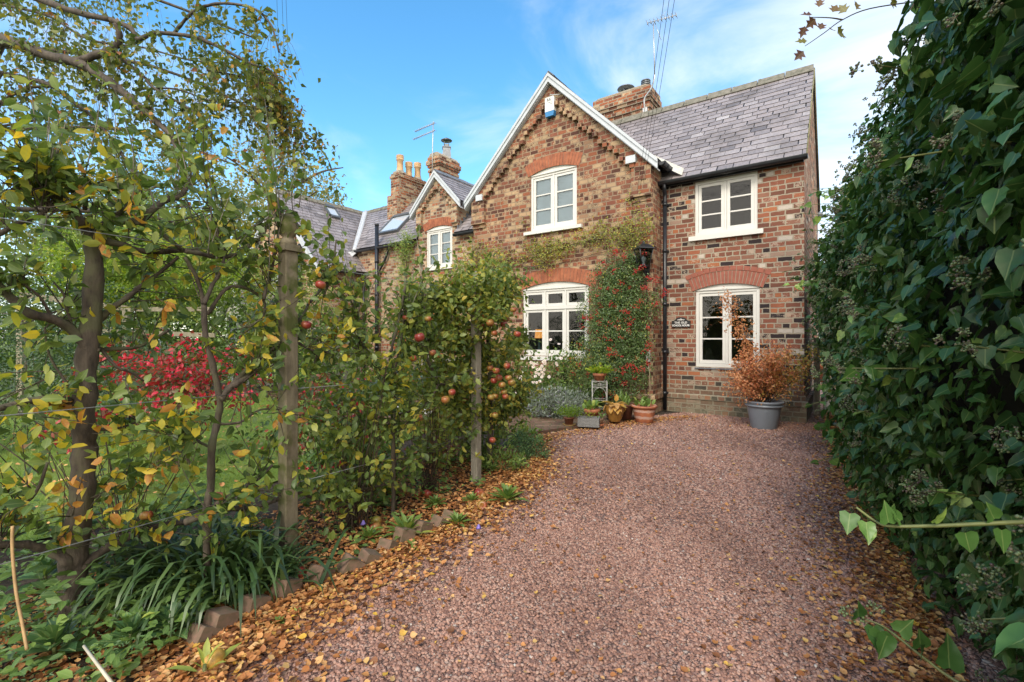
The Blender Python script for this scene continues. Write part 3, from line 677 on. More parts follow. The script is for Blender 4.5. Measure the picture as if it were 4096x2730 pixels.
# chimneys on the range
mb = MB(); mb.box(-11.90, -11.42, 1.60, 2.95, 4.4, 6.02); mb.box(-11.86, -11.44, 1.72, 2.93, 6.02, 6.62)
mb.box(-11.89, -11.41, 1.69, 2.96, 6.62, 6.70); mb.box(-11.86, -11.44, 1.72, 2.93, 6.70, 6.78)
c1 = mb.build('chimney', B_CHIM, house); tag(c1, 'three-pot brick chimney stack')
mb = MB(); mb.box(-11.80, -11.50, 1.76, 2.1, 6.78, 6.86); mb.lathe([(.19, 0), (.12, .12)], (-11.65, 1.93, 6.80), 12); mb.lathe([(.17, 0), (.12, .12)], (-11.65, 2.32, 6.72), 12); mb.lathe([(.19, 0), (.12, .14)], (-11.65, 2.72, 6.76), 12); mb.build('flaunching', MORTAR, c1)
for yy, zz in ((1.93, 6.88), (2.32, 6.76), (2.72, 6.86)):
    mb = MB(); mb.lathe([(.13, 0), (.105, .12), (.10, .36), (.125, .38), (.125, .42), (.11, .44), (.118, .52), (.125, .54), (.10, .55), (.085, .54), (.08, .3)], (-11.65, yy, zz), 18)
    for k in range(12): a = k * math.pi / 6; mb.box(-11.65 + .112 * math.cos(a) - .012, -11.65 + .112 * math.cos(a) + .012, yy + .112 * math.sin(a) - .012, yy + .112 * math.sin(a) + .012, zz + .455, zz + .50)
    mb.build('chimney_pot', POTC, c1)
mb = MB(); mb.box(-10.66, -10.20, 2.3, 3.2, 5.6, 6.75)
for i, (e, z0_, z1_) in enumerate(((.03, 6.75, 6.83), (0.0, 6.83, 6.9), (.04, 6.9, 6.98), (.075, 6.98, 7.12), (.04, 7.12, 7.24))): mb.box(-10.66 - e, -10.20 + e, 2.3 - e, 3.2 + e, z0_, z1_)
c2 = mb.build('chimney', B_CHIM, house); tag(c2, 'brick chimney stack with a square metal flue and cowl')
mb = MB(); mb.prism([(-10.68, 7.24), (-10.18, 7.24), (-10.28, 7.36), (-10.58, 7.36)], 2.28, 3.22); mb.build('flaunching', MORTAR, c2)
mb = MB(); mb.lathe([(.21, 0), (.17, .36), (.20, .37), (.20, .40), (.10, .42), (.10, .5)], (-10.4, 2.85, 7.3), 4, sm=False); mb.lathe([(.0, .74), (.19, .64), (.19, .62), (0, .62)], (-10.4, 2.85, 7.3), 10)
for k in range(4): a = k * 1.57; mb.tube([(-10.4 + .1 * math.cos(a), 2.85 + .1 * math.sin(a), 7.7), (-10.4 + .12 * math.cos(a), 2.85 + .12 * math.sin(a), 7.94)], .01, 4)
mb.build('chimney_cowl', METAL, c2)

# ---- far cross wing (ridge along y at x = -14)
CXR, CZR, CSL = -14.0, 5.92, 1.1
def crz(x): return CZR - abs(x - CXR) * CSL
CY = -.95
mb = MB()
W1 = (-14.65, -13.75, 2.25, 3.36)
wall_panel(mb, -16.4, -11.95, [(-16.4, crz(-16.4) - .05), (CXR, CZR - .06), (-11.95, crz(-11.95) - .05)], [W1], CY)
mb.face([(-11.95, CY, 0), (-11.95, RY, 0), (-11.95, RY, 3.6), (-11.95, CY, 3.6)])
mb.face([(-16.4, CY, 0), (-16.4, 5, 0), (-16.4, 5, 3.3), (-16.4, CY, 3.3)][::-1])
mb.build('wall', B_RANGE, cross)
window(cross, *W1[:2], W1[2], W1[3], CY + .03, rows=2, rise=.10, cream=WHITE)
brick_arch('brick_arch', W1[0] - .04, W1[1] + .04, W1[3] - .1, .11, .27, CY, 18, ARCH_OLD, cross)
slates(cross, CY - .1, 4.0, -11.68, crz(-11.68), CXR, CZR, seed=12, axis='x', clip=lambda x, s, p: not (x > RY + .05 and p[0] > -12.28 + 0 and p[2] < 4.06 + (x - RY) * 1.0 + .02))
slates(cross, CY - .1, 4.0, -16.5, crz(-16.5), CXR, CZR, seed=13, axis='x', sw=.3, ex=.2)
mb = MB(); mb.face([(-11.7, CY - .1, crz(-11.7) - .03), (-11.7, RY, crz(-11.7) - .03), (CXR, 3.0, CZR - .03), (CXR, CY - .1, CZR - .03)][::-1]); mb.build('roof_board', SLATE, cross)
ridge(cross, (CXR, CY - .12, CZR + .03), (CXR, 3.2, CZR + .03), 9, w_=.11)
barge(cross, CXR, CZR + .02, -16.5, -11.66, CSL, CY - .1, w_=.15)
gutter(cross, (-11.64, CY - .08, crz(-11.64) - .02), (-11.64, RY - .1, crz(-11.64) - .02))
mb = MB(); mb.tube([(-12.62, CY - .09, 0), (-12.62, CY - .09, 4.1)], .055, 12)
for z in (1.3, 2.4, 3.5): mb.tube([(-12.62, CY - .09, z), (-12.62, CY - .09, z + .08)], .065, 12)
mb.build('downpipe', BLACK, cross)
mb = MB(); mb.tube([(-11.7, RY - .12, 0), (-11.7, RY - .12, 3.2)], .04, 10); mb.tube([(-11.7, RY - .12, 1.9), (-12.6, CY - .1, 1.85)], .03, 8); mb.build('waste_pipe', BLACK, cross)
mb = MB(); mb.add([(-12.16, .40, 4.02), (-11.98, .52, 4.06), (-13.76, 2.28, 5.93), (-13.95, 2.18, 5.96)], [(0, 1, 2, 3)]); mb.add([(-12.35, .28, 3.86), (-12.16, .40, 3.86), (-12.0, .52, 4.05), (-12.3, .34, 4.04)], [(0, 1, 2, 3)])
mb.tube(cat([(-12.10, .46, 4.04), (-12.9, 1.3, 4.92), (-13.86, 2.25, 5.94)]), .085, 6)
mb.build('valley_lead', plain('valley_sheet', (.50, .53, .57), .5), cross)
skylight(cross, .48, .92, -13.5, -13.78, lambda y, x, h: (x + h * .74, y, crz(x) + .02 + h * .68))
# white clapboard porch in front of the cross wing
pr = empty('porch', HC, HR, 'small white weatherboarded porch with a pitched roof, half hidden by the first post', 'porch')
mb = MB(); px0, px1, py0, py1 = -13.9, -12.7, -2.5, -.98
for k in range(20): z = .9 + k * .075; mb.box(px0, px1, py0 - .012, py0 + .03, z, z + .068) if z < 1.1 else None
for k in range(12):
    z = 2.02 + k * .07; hw_ = max(0.05, .62 - k * .052); xm = (px0 + px1) / 2; mb.box(xm - hw_, xm + hw_, py0 - .02, py0 + .02, z, z + .064)
mb.box(px0, px1, py0 + .03, py1, 0, .9); mb.build('boarding', plain('pale_boards', (.52, .52, .44), .7), pr)
PG = plain('sage_paint', (.48, .54, .44), .5)
mb = MB()
for x in (px0, (px0 + px1) / 2, px1 - .07): mb.box(x, x + .07, py0 - .03, py0 + .05, .9, 2.0)
mb.box(px0, px1, py0 - .03, py0 + .05, 1.93, 2.02); mb.box(px0, px1, py0 - .03, py0 + .05, .86, .94); mb.box(px0, px1, py0 - .02, py0 + .04, 1.42, 1.47)
mb.box(px1 - .06, px1, py0, py1, .86, .94); mb.box(px1 - .06, px1, py0, py1, 1.94, 2.02)
mb.build('frame', PG, pr)
mb = MB(); mb.box(px0 + .02, px1 - .02, py0 + .02, py1, .94, 1.95); gm, t, b, oo = M('porch_glass'); b.inputs['Base Color'].default_value = (.02, .025, .03, 1); b.inputs['Roughness'].default_value = .05; mb.build('pane', gm, pr)
xm = (px0 + px1) / 2
mb = MB()
for sgn in (-1, 1): mb.prism([(xm, 2.98), (xm + sgn * .78, 2.04), (xm + sgn * .78, 1.95), (xm, 2.88)], py0 - .14, py1)
mb.build('roof', SLATE, pr)
barge(pr, xm, 2.99, xm - .8, xm + .8, 1.2, py0 - .15, w_=.11, mat=PG)
# ------------------------------------------------------------------ ground, lawn, gravel drive, patio
def sheet(name, poly, z, mat, kind='structure'):
    mb = MB(); mb.face([(x, y, z) for x, y in poly]); return tag(mb.build(name, mat), kind=kind)
def groundmat(name, cols, sc=14, bm=.6):
    m, t, b, o = M(name); tcn = N(t, 'ShaderNodeTexCoord').outputs['Object']; f = noise(t, tcn, sc, 8, .7)
    t.links.new(ramp(t, f, cols), b.inputs['Base Color']); b.inputs['Roughness'].default_value = .95; bump(t, b, f, bm, .03); return m
sheet('ground', [(-400, -400), (400, -400), (400, 400), (-400, 400)], -.03, groundmat('meadow', [(.3, (.045, .07, .02)), (.7, (.09, .12, .035))], 3))
KERB = [(-1.75, .6), (-1.55, 1.5), (-1.42, 1.95), (-1.35, 2.22), (-1.10, 2.60), (-.77, 3.11), (-.45, 3.62), (-.25, 4.02), (-.02, 4.5), (.11, 4.90), (.20, 5.6), (.31, 6.50), (.80, 6.86), (1.29, 7.18), (2.0, 7.75), (2.42, 8.10), (3.2, 8.6)]
sheet('soil_bed', [(-9, -3), (-1.8, -3)] + KERB + [(3.2, 14), (-9, 14)], -.012, groundmat('soil', [(.35, (.022, .016, .011)), (.65, (.06, .042, .028))], 25))
def gravelmat():
    m, t, b, o = M('gravel'); tcn = N(t, 'ShaderNodeTexCoord').outputs['Object']
    v = N(t, 'ShaderNodeTexVoronoi'); v.inputs['Scale'].default_value = 48; t.links.new(tcn, v.inputs['Vector'])
    e = N(t, 'ShaderNodeTexVoronoi', feature='DISTANCE_TO_EDGE'); e.inputs['Scale'].default_value = 48; t.links.new(tcn, e.inputs['Vector'])
    s = N(t, 'ShaderNodeSeparateColor'); t.links.new(v.outputs['Color'], s.inputs[0])
    c = ramp(t, s.outputs[0], [(0, (.21, .115, .090)), (.4, (.33, .19, .145)), (.7, (.41, .245, .19)), (.92, (.48, .33, .26)), (1, (.6, .5, .42))])
    c = mixc(t, ramp(t, e.outputs['Distance'], [(0, (1, 1, 1)), (.09, (0, 0, 0))]), c, (.09, .052, .045))
    mpp = N(t, 'ShaderNodeMapping'); mpp.inputs['Rotation'].default_value = (0, 0, R(-30)); mpp.inputs['Scale'].default_value = (1, .22, 1); t.links.new(tcn, mpp.inputs[0]); tk = noise(t, mpp.outputs[0], 1.5, 3)
    c = mixc(t, 1., c, ramp(t, tk, [(.38, (.80, .78, .77)), (.6, (1.08, 1.07, 1.06))]), 'MULTIPLY')
    t.links.new(c, b.inputs['Base Color']); b.inputs['Roughness'].default_value = .85
    hgt = mth(t, 'MINIMUM', mth(t, 'MULTIPLY', e.outputs['Distance'], 4.), .6); bump(t, b, mth(t, 'ADD', hgt, mth(t, 'MULTIPLY', s.outputs[1], .5)), .9, .012); return m
GRAV = gravelmat()
sheet('gravel_drive', [(-2.2, -3), (2.6, -3), (8.0, 9.5), (11.5, 15), (8.2, 15), (5.2, 8.3), (4.75, 7.7), (3.2, 8.6)][0:1] + [(3.5, -3), (12, 11), (13, 17), (8, 17), (5.0, 9.0), (3.2, 8.9)] + KERB[::-1], 0.0, GRAV)
LAWN = [(-9, 2.2), (-3.6, 2.7), (-2.6, 3.7), (-1.9, 5.0), (-1.3, 6.4), (-1.0, 7.6), (-2.2, 9.2), (-9, 12.0)]
def lawnmat():
    m, t, b, o = M('lawn'); tcn = N(t, 'ShaderNodeTexCoord').outputs['Object']; f = noise(t, tcn, 90, 5, .7); g = noise(t, tcn, 1.6, 3)
    c = ramp(t, f, [(.3, (.07, .14, .012)), (.7, (.20, .30, .035))]); c = mixc(t, ramp(t, g, [(.45, (0, 0, 0)), (.7, (.5, .5, .5))]), c, (.26, .25, .06))
    t.links.new(c, b.inputs['Base Color']); b.inputs['Roughness'].default_value = .9; bump(t, b, f, .8, .02); return m
LAWNM = lawnmat(); sheet('lawn', LAWN, .004, LAWNM)
PAVE = brickmat('patio_brick', [(0, (.20, .12, .085)), (.3, (.26, .16, .11)), (.6, (.22, .13, .095)), (.85, (.30, .20, .14))], (.12, .12, .06), bw=.225, rh=.112, ms=.008, cream=.1, creamc=(.30, .26, .17))
PV = [(-2.6, 9.2), (-1.05, 7.9), (-.5, 7.2), (.18, 6.45), (.31, 6.53), (1.29, 7.22), (2.0, 7.76), (2.30, 8.02), (2.45, 8.30), (-4.5, 13.4), (-7, 11.6)]
mb = MB()
mb.prism([(p[0], p[1]) for p in PV], 0.0, .045, axis='z'); tag(mb.build('patio_paving', PAVE), kind='structure')
def stone_step(): pass
mb = MB(); mb.box(5.4, 9.6, 12.6, 13.4, 0, .10); tag(mb.build('path_step', PAVE), kind='structure')

# loose pebbles over the near drive, as real stones
def in_poly(x, y, poly):
    inside = np.zeros(len(x), bool); n = len(poly)
    for i in range(n):
        x1, y1 = poly[i]; x2, y2 = poly[(i + 1) % n]
        c = ((y1 > y) != (y2 > y)) & (x < (x2 - x1) * (y - y1) / (y2 - y1 + 1e-12) + x1); inside ^= c
    return inside
kx = np.array([p[0] for p in KERB]); ky = np.array([p[1] for p in KERB])
def kerb_x(y): return np.interp(y, ky, kx)
def hedge_x(y): return .41 + .598 * y
def pebbles(y0, y1, sp, smin, smax, name, mat):
    n = int((y1 - y0) * (5.2 if y0 < 5 else 7.8) / (sp * sp)); y = rng.uniform(y0, y1, n); x = rng.uniform(-1.6, 3.6 if y0 < 5 else 6.2, n)
    k = (x > kerb_x(y) + .0) & ((x - HC[0]) * BV[0] + (y - HC[1]) * BV[1] < .02) & ~in_poly(x, y, PV) & (x < hedge_x(y) + .35) & (np.abs(x) < y * 1.13 + .1); x, y = x[k], y[k]; n = len(x)
    oc = np.array([(1, 0, 0), (0, 1, 0), (-1, 0, 0), (0, -1, 0), (0, 0, 1), (.55, .55, .62), (-.6, .4, .7), (.1, -.7, .6)], dtype=np.float32)
    Fs = [(0, 1, 5), (1, 6, 5), (1, 2, 6), (2, 4, 6), (6, 4, 5), (2, 3, 7), (2, 7, 4), (3, 0, 7), (7, 0, 5), (7, 5, 4)]
    V = oc[None] * (1 + rng.uniform(-.28, .28, (n, 8, 3))) * (rng.uniform(smin, smax, (n, 1, 1))) * np.stack([rng.uniform(.8, 1.25, n), rng.uniform(.7, 1., n), rng.uniform(.55, .9, n)], 1)[:, None, :]
    a = rng.uniform(0, 6.28, n); tx = rng.uniform(-.5, .5, n); c, s = np.cos(a), np.sin(a); ct, st = np.cos(tx), np.sin(tx)
    X, Y, Z = V[..., 0], V[..., 1], V[..., 2]; Z2 = Z * ct[:, None] + X * st[:, None]; X2 = X * ct[:, None] - Z * st[:, None]
    V = np.stack([X2 * c[:, None] - Y * s[:, None] + x[:, None], X2 * s[:, None] + Y * c[:, None] + y[:, None], Z2 + rng.uniform(-.004, .004, n)[:, None]], -1)
    f = np.array(Fs).ravel(); loops = (np.arange(n)[:, None] * 8 + f[None]).ravel()
    return tag(np_mesh(name, V.reshape(-1, 3), loops, np.full(n * len(Fs), 3), mat, tint=np.repeat(rng.random(n), len(Fs))), kind='stuff')
def pebmat():
    m, t, b, o = M('pebble'); a = N(t, 'ShaderNodeAttribute', attribute_name='tint'); tcn = N(t, 'ShaderNodeTexCoord').outputs['Object']; f = noise(t, tcn, 160, 3)
    c = ramp(t, a.outputs['Fac'], [(0, (.20, .105, .080)), (.35, (.33, .18, .132)), (.7, (.42, .24, .178)), (.93, (.45, .30, .235)), (.99, (.36, .25, .20)), (1, (.6, .56, .5))])
    c = mixc(t, 1., c, ramp(t, f, [(.3, (.8, .8, .8)), (.7, (1.15, 1.15, 1.15))]), 'MULTIPLY'); mpp = N(t, 'ShaderNodeMapping'); mpp.inputs['Rotation'].default_value = (0, 0, R(-30)); mpp.inputs['Scale'].default_value = (1, .22, 1); t.links.new(tcn, mpp.inputs[0]); tk = noise(t, mpp.outputs[0], 1.5, 3)
    c = mixc(t, 1., c, ramp(t, tk, [(.38, (.80, .78, .77)), (.6, (1.08, 1.07, 1.06))]), 'MULTIPLY'); t.links.new(c, b.inputs['Base Color']); b.inputs['Roughness'].default_value = .75; return m
PEB = pebmat()
pebbles(1.2, 3.4, .0118, .0072, .0118, 'gravel_stones', PEB)
pebbles(3.4, 5.6, .018, .009, .0145, 'gravel_stones', PEB)
pebbles(5.5, 8.9, .026, .010, .0165, 'gravel_stones', PEB)

# fallen birch leaves
def leaf_litter():
    L = Leaves('litter'); 
    def put(x, y, z, smin, smax, tl=0, th=1, flat=.35):
        n = len(x); a = rng.uniform(0, 6.28, n); D = np.stack([np.cos(a), np.sin(a), rng.normal(0, flat * .5, n)], 1); Nn = unit(np.stack([rng.normal(0, flat, n), rng.normal(0, flat, n), np.ones(n)], 1))
        L.add(np.stack([x, y, z + np.zeros(n)], 1), D, Nn, rng.uniform(smin, smax, n), rng.uniform(tl, th, n))
    # drift along the kerb
    n = 15000; y = rng.uniform(1.3, 6.4, n) ** 1; x = kerb_x(y) + .03 + rng.gamma(1.4, .135, n) * np.clip(1.45 - y * .16, .3, 1.3)
    k = rng.random(n) < np.clip(1.15 - (y - 1.3) * .17, .25, 1); put(x[k], y[k], .012 + rng.random(k.sum()) * .022, .018, .040)
    # bed behind the kerb
    n = 15000; y = rng.uniform(1.3, 5.8, n); x = kerb_x(y) - .02 - rng.random(n) ** 1.3 * 1.35; put(x, y, .002 + rng.random(n) * .022, .018, .040, 0, .85)
    # drift by the hedge foot
    n = 11000; y = 1.0 + 7.6 * rng.random(n) ** 1.25; x = hedge_x(y) + .28 - rng.gamma(1.4, .13, n) * np.clip(1.5 - y * .13, .35, 1.2); put(x, y, .010 + rng.random(n) * .02, .018, .038)
    # scattered thinly over the drive
    n = 3000; y = rng.uniform(1.2, 8.2, n); x = rng.uniform(-1.5, 5.0, n); k = (x > kerb_x(y)) & (x < hedge_x(y)) & (rng.random(n) < .85); put(x[k], y[k], .012 + 0 * x[k], .014, .034, .15, 1, .3)
    # against the patio edge and on the lawn
    n = 1500; t_ = rng.random(n); i = rng.integers(0, 4, n); P0 = np.array([(.2, 6.35), (.31, 6.48), (1.29, 7.15), (2.0, 7.7), (2.9, 8.1)]); q = P0[i] * (1 - t_[:, None]) + P0[i + 1] * t_[:, None]
    put(q[:, 0] + rng.normal(.12, .13, n), q[:, 1] - rng.gamma(1.3, .09, n), .015 + 0 * t_, .022, .036, .2, 1)
    n = 900; x = rng.uniform(-7, -1, n); y = rng.uniform(2.5, 9.5, n); k = in_poly(x, y, LAWN); put(x[k], y[k], .03 + 0 * x[k], .03, .05, .5, 1)
    m = leafmat('fallen_leaf', [(0, (.09, .035, .015)), (.2, (.26, .095, .03)), (.45, (.45, .18, .055)), (.7, (.58, .29, .10)), (.9, (.66, .42, .18)), (1, (.66, .40, .05))], rough=.6, tr=.15, vein=.1)
    return tag(L.build('fallen_leaves', m), kind='stuff')
leaf_litter()

# kerb of tilted bricks set on edge
BRK = plain('kerb_brick', (.20, .115, .085), .95, .35, 22, col2=(.085, .085, .045), bmp=.6)
bpos = [(-1.40, 2.02), (-1.36, 2.13), (-1.285, 2.29), (-1.19, 2.42), (-1.09, 2.54), (-.995, 2.65), (-.905, 2.79), (-.82, 2.925), (-.735, 3.07), (-.66, 3.185), (-.58, 3.30), (-.50, 3.42), (.075, 4.86), (.10, 5.05)]
for i, (x, y) in enumerate(bpos):
    j = min(i + 1, len(bpos) - 1); k = max(i - 1, 0); dx_, dy_ = bpos[j][0] - bpos[k][0], bpos[j][1] - bpos[k][1]
    if i == 11: dx_, dy_ = .08, .12
    if i == 12: dx_, dy_ = .03, .2
    mb = MB(); l, h, th = .100, .20, .050; bv = .006
    mb.prism([(-l / 2, 0), (l / 2, 0), (l / 2, h - bv), (l / 2 - bv, h), (-l / 2 + bv, h), (-l / 2, h - bv)], -th, th, axis='y')
    o = mb.build('kerb_brick', BRK)
    o.matrix_world = Matrix.Translation((x, y, -.125 + .045 * random.random())) @ Matrix.Rotation(math.atan2(dy_, dx_) + random.uniform(-.3, .3), 4, 'Z') @ Matrix.Rotation(R(30 + random.uniform(-14, 12)), 4, 'Y') @ Matrix.Rotation(random.uniform(-.12, .12), 4, 'X')
    ords = ['nearest', 'second', 'third', 'fourth', 'fifth', 'sixth', 'seventh', 'eighth', 'ninth', 'tenth', 'eleventh', 'twelfth']
    lab = f'{ords[i]} tilted brick from the camera in the kerb of the leaf-strewn bed' if i < 12 else ('loose kerb brick beyond the second post, nearer of the pair' if i == 12 else 'loose kerb brick beyond the second post, farther of the pair')
    tag(o, lab, 'brick', 'tilted bricks edging the bed')

# ------------------------------------------------------------------ timber posts, wires
TIM = barkmat('weathered_timber', (.12, .10, .065), (.25, .215, .145), 18, moss=(.075, .085, .02))
TIM2 = barkmat('grey_timber', (.20, .18, .14), (.36, .33, .27), 22)
p = empty('timber_post', (-1.335, 2.82, 0), R(-32), 'tall mossy square post with a turned finial, nearest the camera', 'post', 'posts holding the fruit tree wires')
mb = MB(); s = .041; c_ = .006
mb.prism([(-s + c_, -s), (s - c_, -s), (s, -s + c_), (s, s - c_), (s - c_, s), (-s + c_, s), (-s, s - c_), (-s, -s + c_)], -.2, 1.86, axis='z'); mb.build('shaft', TIM, p)
mb = MB(); mb.box(-.056, .056, -.056, .056, 1.86, 1.885); mb.box(-.048, .048, -.048, .048, 1.885, 1.90)
mb.lathe([(.045, 1.90), (.05, 1.915), (.04, 1.93), (.03, 1.945), (.042, 1.955), (.05, 1.98), (.055, 2.02), (.05, 2.055), (.033, 2.08), (.0, 2.09)], n=20); mb.build('finial', TIM, p)
p2 = empty('timber_post', (-.335, 4.41, 0), R(-32), 'slimmer square post farther along, beside the apple tree heavy with red fruit', 'post', 'posts holding the fruit tree wires')
mb = MB(); s = .037
mb.prism([(-s + c_, -s), (s - c_, -s), (s, -s + c_), (s, s - c_), (s - c_, s), (-s + c_, s), (-s, s - c_), (-s, -s + c_)], -.2, 1.80, axis='z'); mb.build('shaft', TIM2, p2)
mb = MB(); mb.box(-.055, .055, -.055, .055, 1.80, 1.82); mb.lathe([(.038, 1.82), (.042, 1.835), (.028, 1.855), (.04, 1.88), (.045, 1.91), (.04, 1.94), (0, 1.97)], n=14); mb.build('finial', TIM2, p2)
WIREM = plain('fence_wire', (.36, .37, .36), .4, .1, 20, metal=.7, bmp=0)
W0, W1_, W2 = Vector((-2.75, .56, 0)), Vector((-1.335, 2.82, 0)), Vector((-.335, 4.41, 0))
for z, nm in ((.47, 'lowest'), (1.04, 'middle'), (1.80, 'topmost')):
    mb = MB(); A_, B_, C_ = W0 + Vector((0, 0, z + .03)), W1_ + Vector((0, 0, z)), W2 + Vector((0, 0, z - .02))
    mb.tube([A_, A_.lerp(B_, .5) - Vector((0, 0, .006)), B_], .0022, 5); mb.tube([B_, B_.lerp(C_, .5) - Vector((0, 0, .008)), C_], .0022, 5)
    tag(mb.build('training_wire', WIREM), f'{nm} of the taut wires strung between the posts', 'wire', 'wires training the apple trees')

# ------------------------------------------------------------------ things on the walls
def to_house(o): o.location = HC; o.rotation_euler = (0, 0, HR); return o
# name sign
sg = empty('house_sign', hw(1.90, -.03, 1.615), HR, 'black arched name plate with white lettering beside the downpipe', 'sign')
W_, H_ = .165, .083
prof = [(-W_, -H_), (W_, -H_), (W_, .03), (.13, .035), (.11, .045), (.085, .07)] + [(.085 * math.cos(a), .07 + .028 * math.sin(a)) for a in np.linspace(0.2, math.pi - .2, 8)] + [(-.085, .07), (-.11, .045), (-.13, .035), (-W_, .03)]
mb = MB(); mb.prism(prof, 0.0, .024); mb.build('plate', plain('sign_black', (.012, .012, .014), .3, .1, 5, bmp=0), sg)
SW = plain('sign_white', (.78, .78, .76), .5, .02, 5, bmp=0)
mb = MB(); k = [(x * .965, z * .955) for x, z in prof]
mb.build if False else None
def text(s_, size, loc, parent, mat, rot=(R(90), 0, 0), ex=.0015, name='lettering', sp=1.0, xs=1., off=0.):
    c = bpy.data.curves.new('t', 'FONT'); c.body = s_; c.size = size; c.align_x = 'CENTER'; c.extrude = ex; c.space_character = sp; c.offset = off
    o = bpy.data.objects.new('t', c); COL.objects.link(o); dg = bpy.context.evaluated_depsgraph_get(); me = bpy.data.meshes.new_from_object(o.evaluated_get(dg)); bpy.data.objects.remove(o)
    me.transform(Matrix.Translation(loc) @ Matrix.Diagonal((xs, 1, 1, 1)) @ Matrix.Rotation(rot[2], 4, 'Z') @ Matrix.Rotation(rot[0], 4, 'X')); me.materials.clear()
    return link(name, me, parent, mat)
text('THE OLD', .050, (0, -.003, -.017), sg, SW, sp=1.1, off=.0012)
text('SCHOOL HOUSE', .047, (0, -.003, -.066), sg, SW, xs=.86, off=.0012)
mb = MB()
for sgn in (-1, 1):
    for (x, z, r) in ((.0, .062, .013), (.016, .052, .009), (.034, .05, .009), (.05, .047, .008), (.012, .042, .007), (.062, .051, .005), (.0, .082, .005)):
        mb.lathe([(r, 0), (r * .6, .003), (0, .004)], (0, 0, 0), 8); V0 = len(mb.v) - 24
        for q in range(V0, len(mb.v)): vx, vy, vz = mb.v[q]; mb.v[q] = (sgn * x + vx, -.0005 - vz, z + vy)
mb.build('emblem', SW, sg)
# alarm box
ab = empty('alarm_box', hw(4.32, -.53, 5.98), HR, 'white burglar alarm box with blue base under the gable peak', 'alarm box')
mb = MB(); mb.prism([(-.105, -.09), (.105, -.09), (.105, .18), (.09, .195), (-.09, .195), (-.105, .18)], -.07, .02); mb.build('cover', plain('alarm_white', (.72, .74, .72), .45, .04, 8), ab)
mb = MB(); mb.prism([(-.105, -.092), (.105, -.092), (.09, -.19), (-.09, -.19)], -.068, .02); mb.build('lens', plain('alarm_blue', (.03, .22, .50), .3, .1, 8), ab)
text('B.K.', .08, (0, -.073, .115), ab, BLACK, xs=.8)
text('s e c u r', .026, (0.02, -.073, .075), ab, BLACK)
text('i t y', .026, (0.04, -.073, .045), ab, BLACK)
mb = MB(); mb.tube(cat([(.30, .01, .25), (.2, -.03, .20), (.02, -.05, .24), (-.03, .0, .25)]), .008, 5); mb.build('cable', WHITE, ab)
# lantern
ln = empty('wall_lantern', hw(2.34, -.52, 2.58), HR, 'black four-sided coach lantern on the corner of the front gable', 'lantern')
mb = MB(); mb.box(-.03, .03, -.02, .03, -.10, .06); mb.tube(cat([(0, -.01, -.06), (0, -.08, -.09), (0, -.14, -.05), (0, -.15, -.0)]), .012, 6); mb.box(-.05, .05, -.20, -.10, -.005, .01)
zb_ = .01
mb.lathe([(.075, .24), (.155, .235), (.15, .245), (.06, .30), (.02, .315), (.012, .34), (0, .35)], (0, -.15, 0), 4, sm=False)
for k in range(4):
    a = k * math.pi / 2; mb.tube([(.075 * math.cos(a), -.15 + .075 * math.sin(a), .01), (.135 * math.cos(a), -.15 + .135 * math.sin(a), .24)], .007, 4)
for z, r in ((.01, .075), (.235, .135)):
    for k in range(4):
        a, b = k * math.pi / 2, (k + 1) * math.pi / 2; mb.tube([(r * math.cos(a), -.15 + r * math.sin(a), z), (r * math.cos(b), -.15 + r * math.sin(b), z)], .008, 4)
mb.build('frame', BLACK, ln)
mb = MB()
for k in range(4):
    a, b = k * math.pi / 2, (k + 1) * math.pi / 2; mb.face([(.073 * math.cos(a), -.15 + .073 * math.sin(a), .01), (.073 * math.cos(b), -.15 + .073 * math.sin(b), .01), (.133 * math.cos(b), -.15 + .133 * math.sin(b), .235), (.133 * math.cos(a), -.15 + .133 * math.sin(a), .235)])
mb.build('pane', GLASS, ln)
mb = MB(); mb.lathe([(.018, 0), (.018, .05), (.03, .08), (.028, .11), (0, .13)], (0, -.15, .02), 10); mb.build('bulb', WHITE, ln); ln.scale = (1.3, 1.3, 1.3)
# small junction box low on the corner
mb = MB(); mb.box(-.035, .035, -.03, 0, -.10, .10); mb.tube([(.0, -.012, -.1), (.01, -.012, -.3)], .008, 5); jb = mb.build('junction_box', CREAM); jb.location = hw(2.32, -.52, 1.02); jb.rotation_euler = (0, 0, HR)
tag(jb, 'small cream cable box low on the gable corner by the downpipe', 'cable box')
# table lamp and orange vase seen through the ground-floor window
LAMPM, t, b, oo = M('lamp_shade'); b.inputs['Base Color'].default_value = (.75, .30, .05, 1); b.inputs['Emission Color'].default_value = (1, .38, .06, 1); b.inputs['Emission Strength'].default_value = .35
tl = empty('table_lamp', hw(4.86, -.12, 1.0), 0, 'orange-shaded table lamp just inside the ground-floor window', 'lamp')
mb = MB(); mb.lathe([(.10, .33), (.085, .52), (.08, .52), (.095, .33)], n=20); mb.build('shade', LAMPM, tl)
mb = MB(); mb.lathe([(0, 0), (.06, 0), (.05, .03), (.02, .06), (.035, .14), (.02, .24), (.012, .36)], n=14); mb.build('base', plain('teal_glaze', (.04, .12, .14), .3), tl)
vs = empty('vase', hw(4.13, -.33, 1.02), 0, 'small bright orange vase on the inner sill of the ground-floor window', 'vase')
mb = MB(); mb.lathe([(0, 0), (.04, 0), (.048, .06), (.04, .13), (.028, .17), (.032, .19)], n=16); mb.build('body', plain('orange_glaze', (.72, .24, .03), .3), vs)
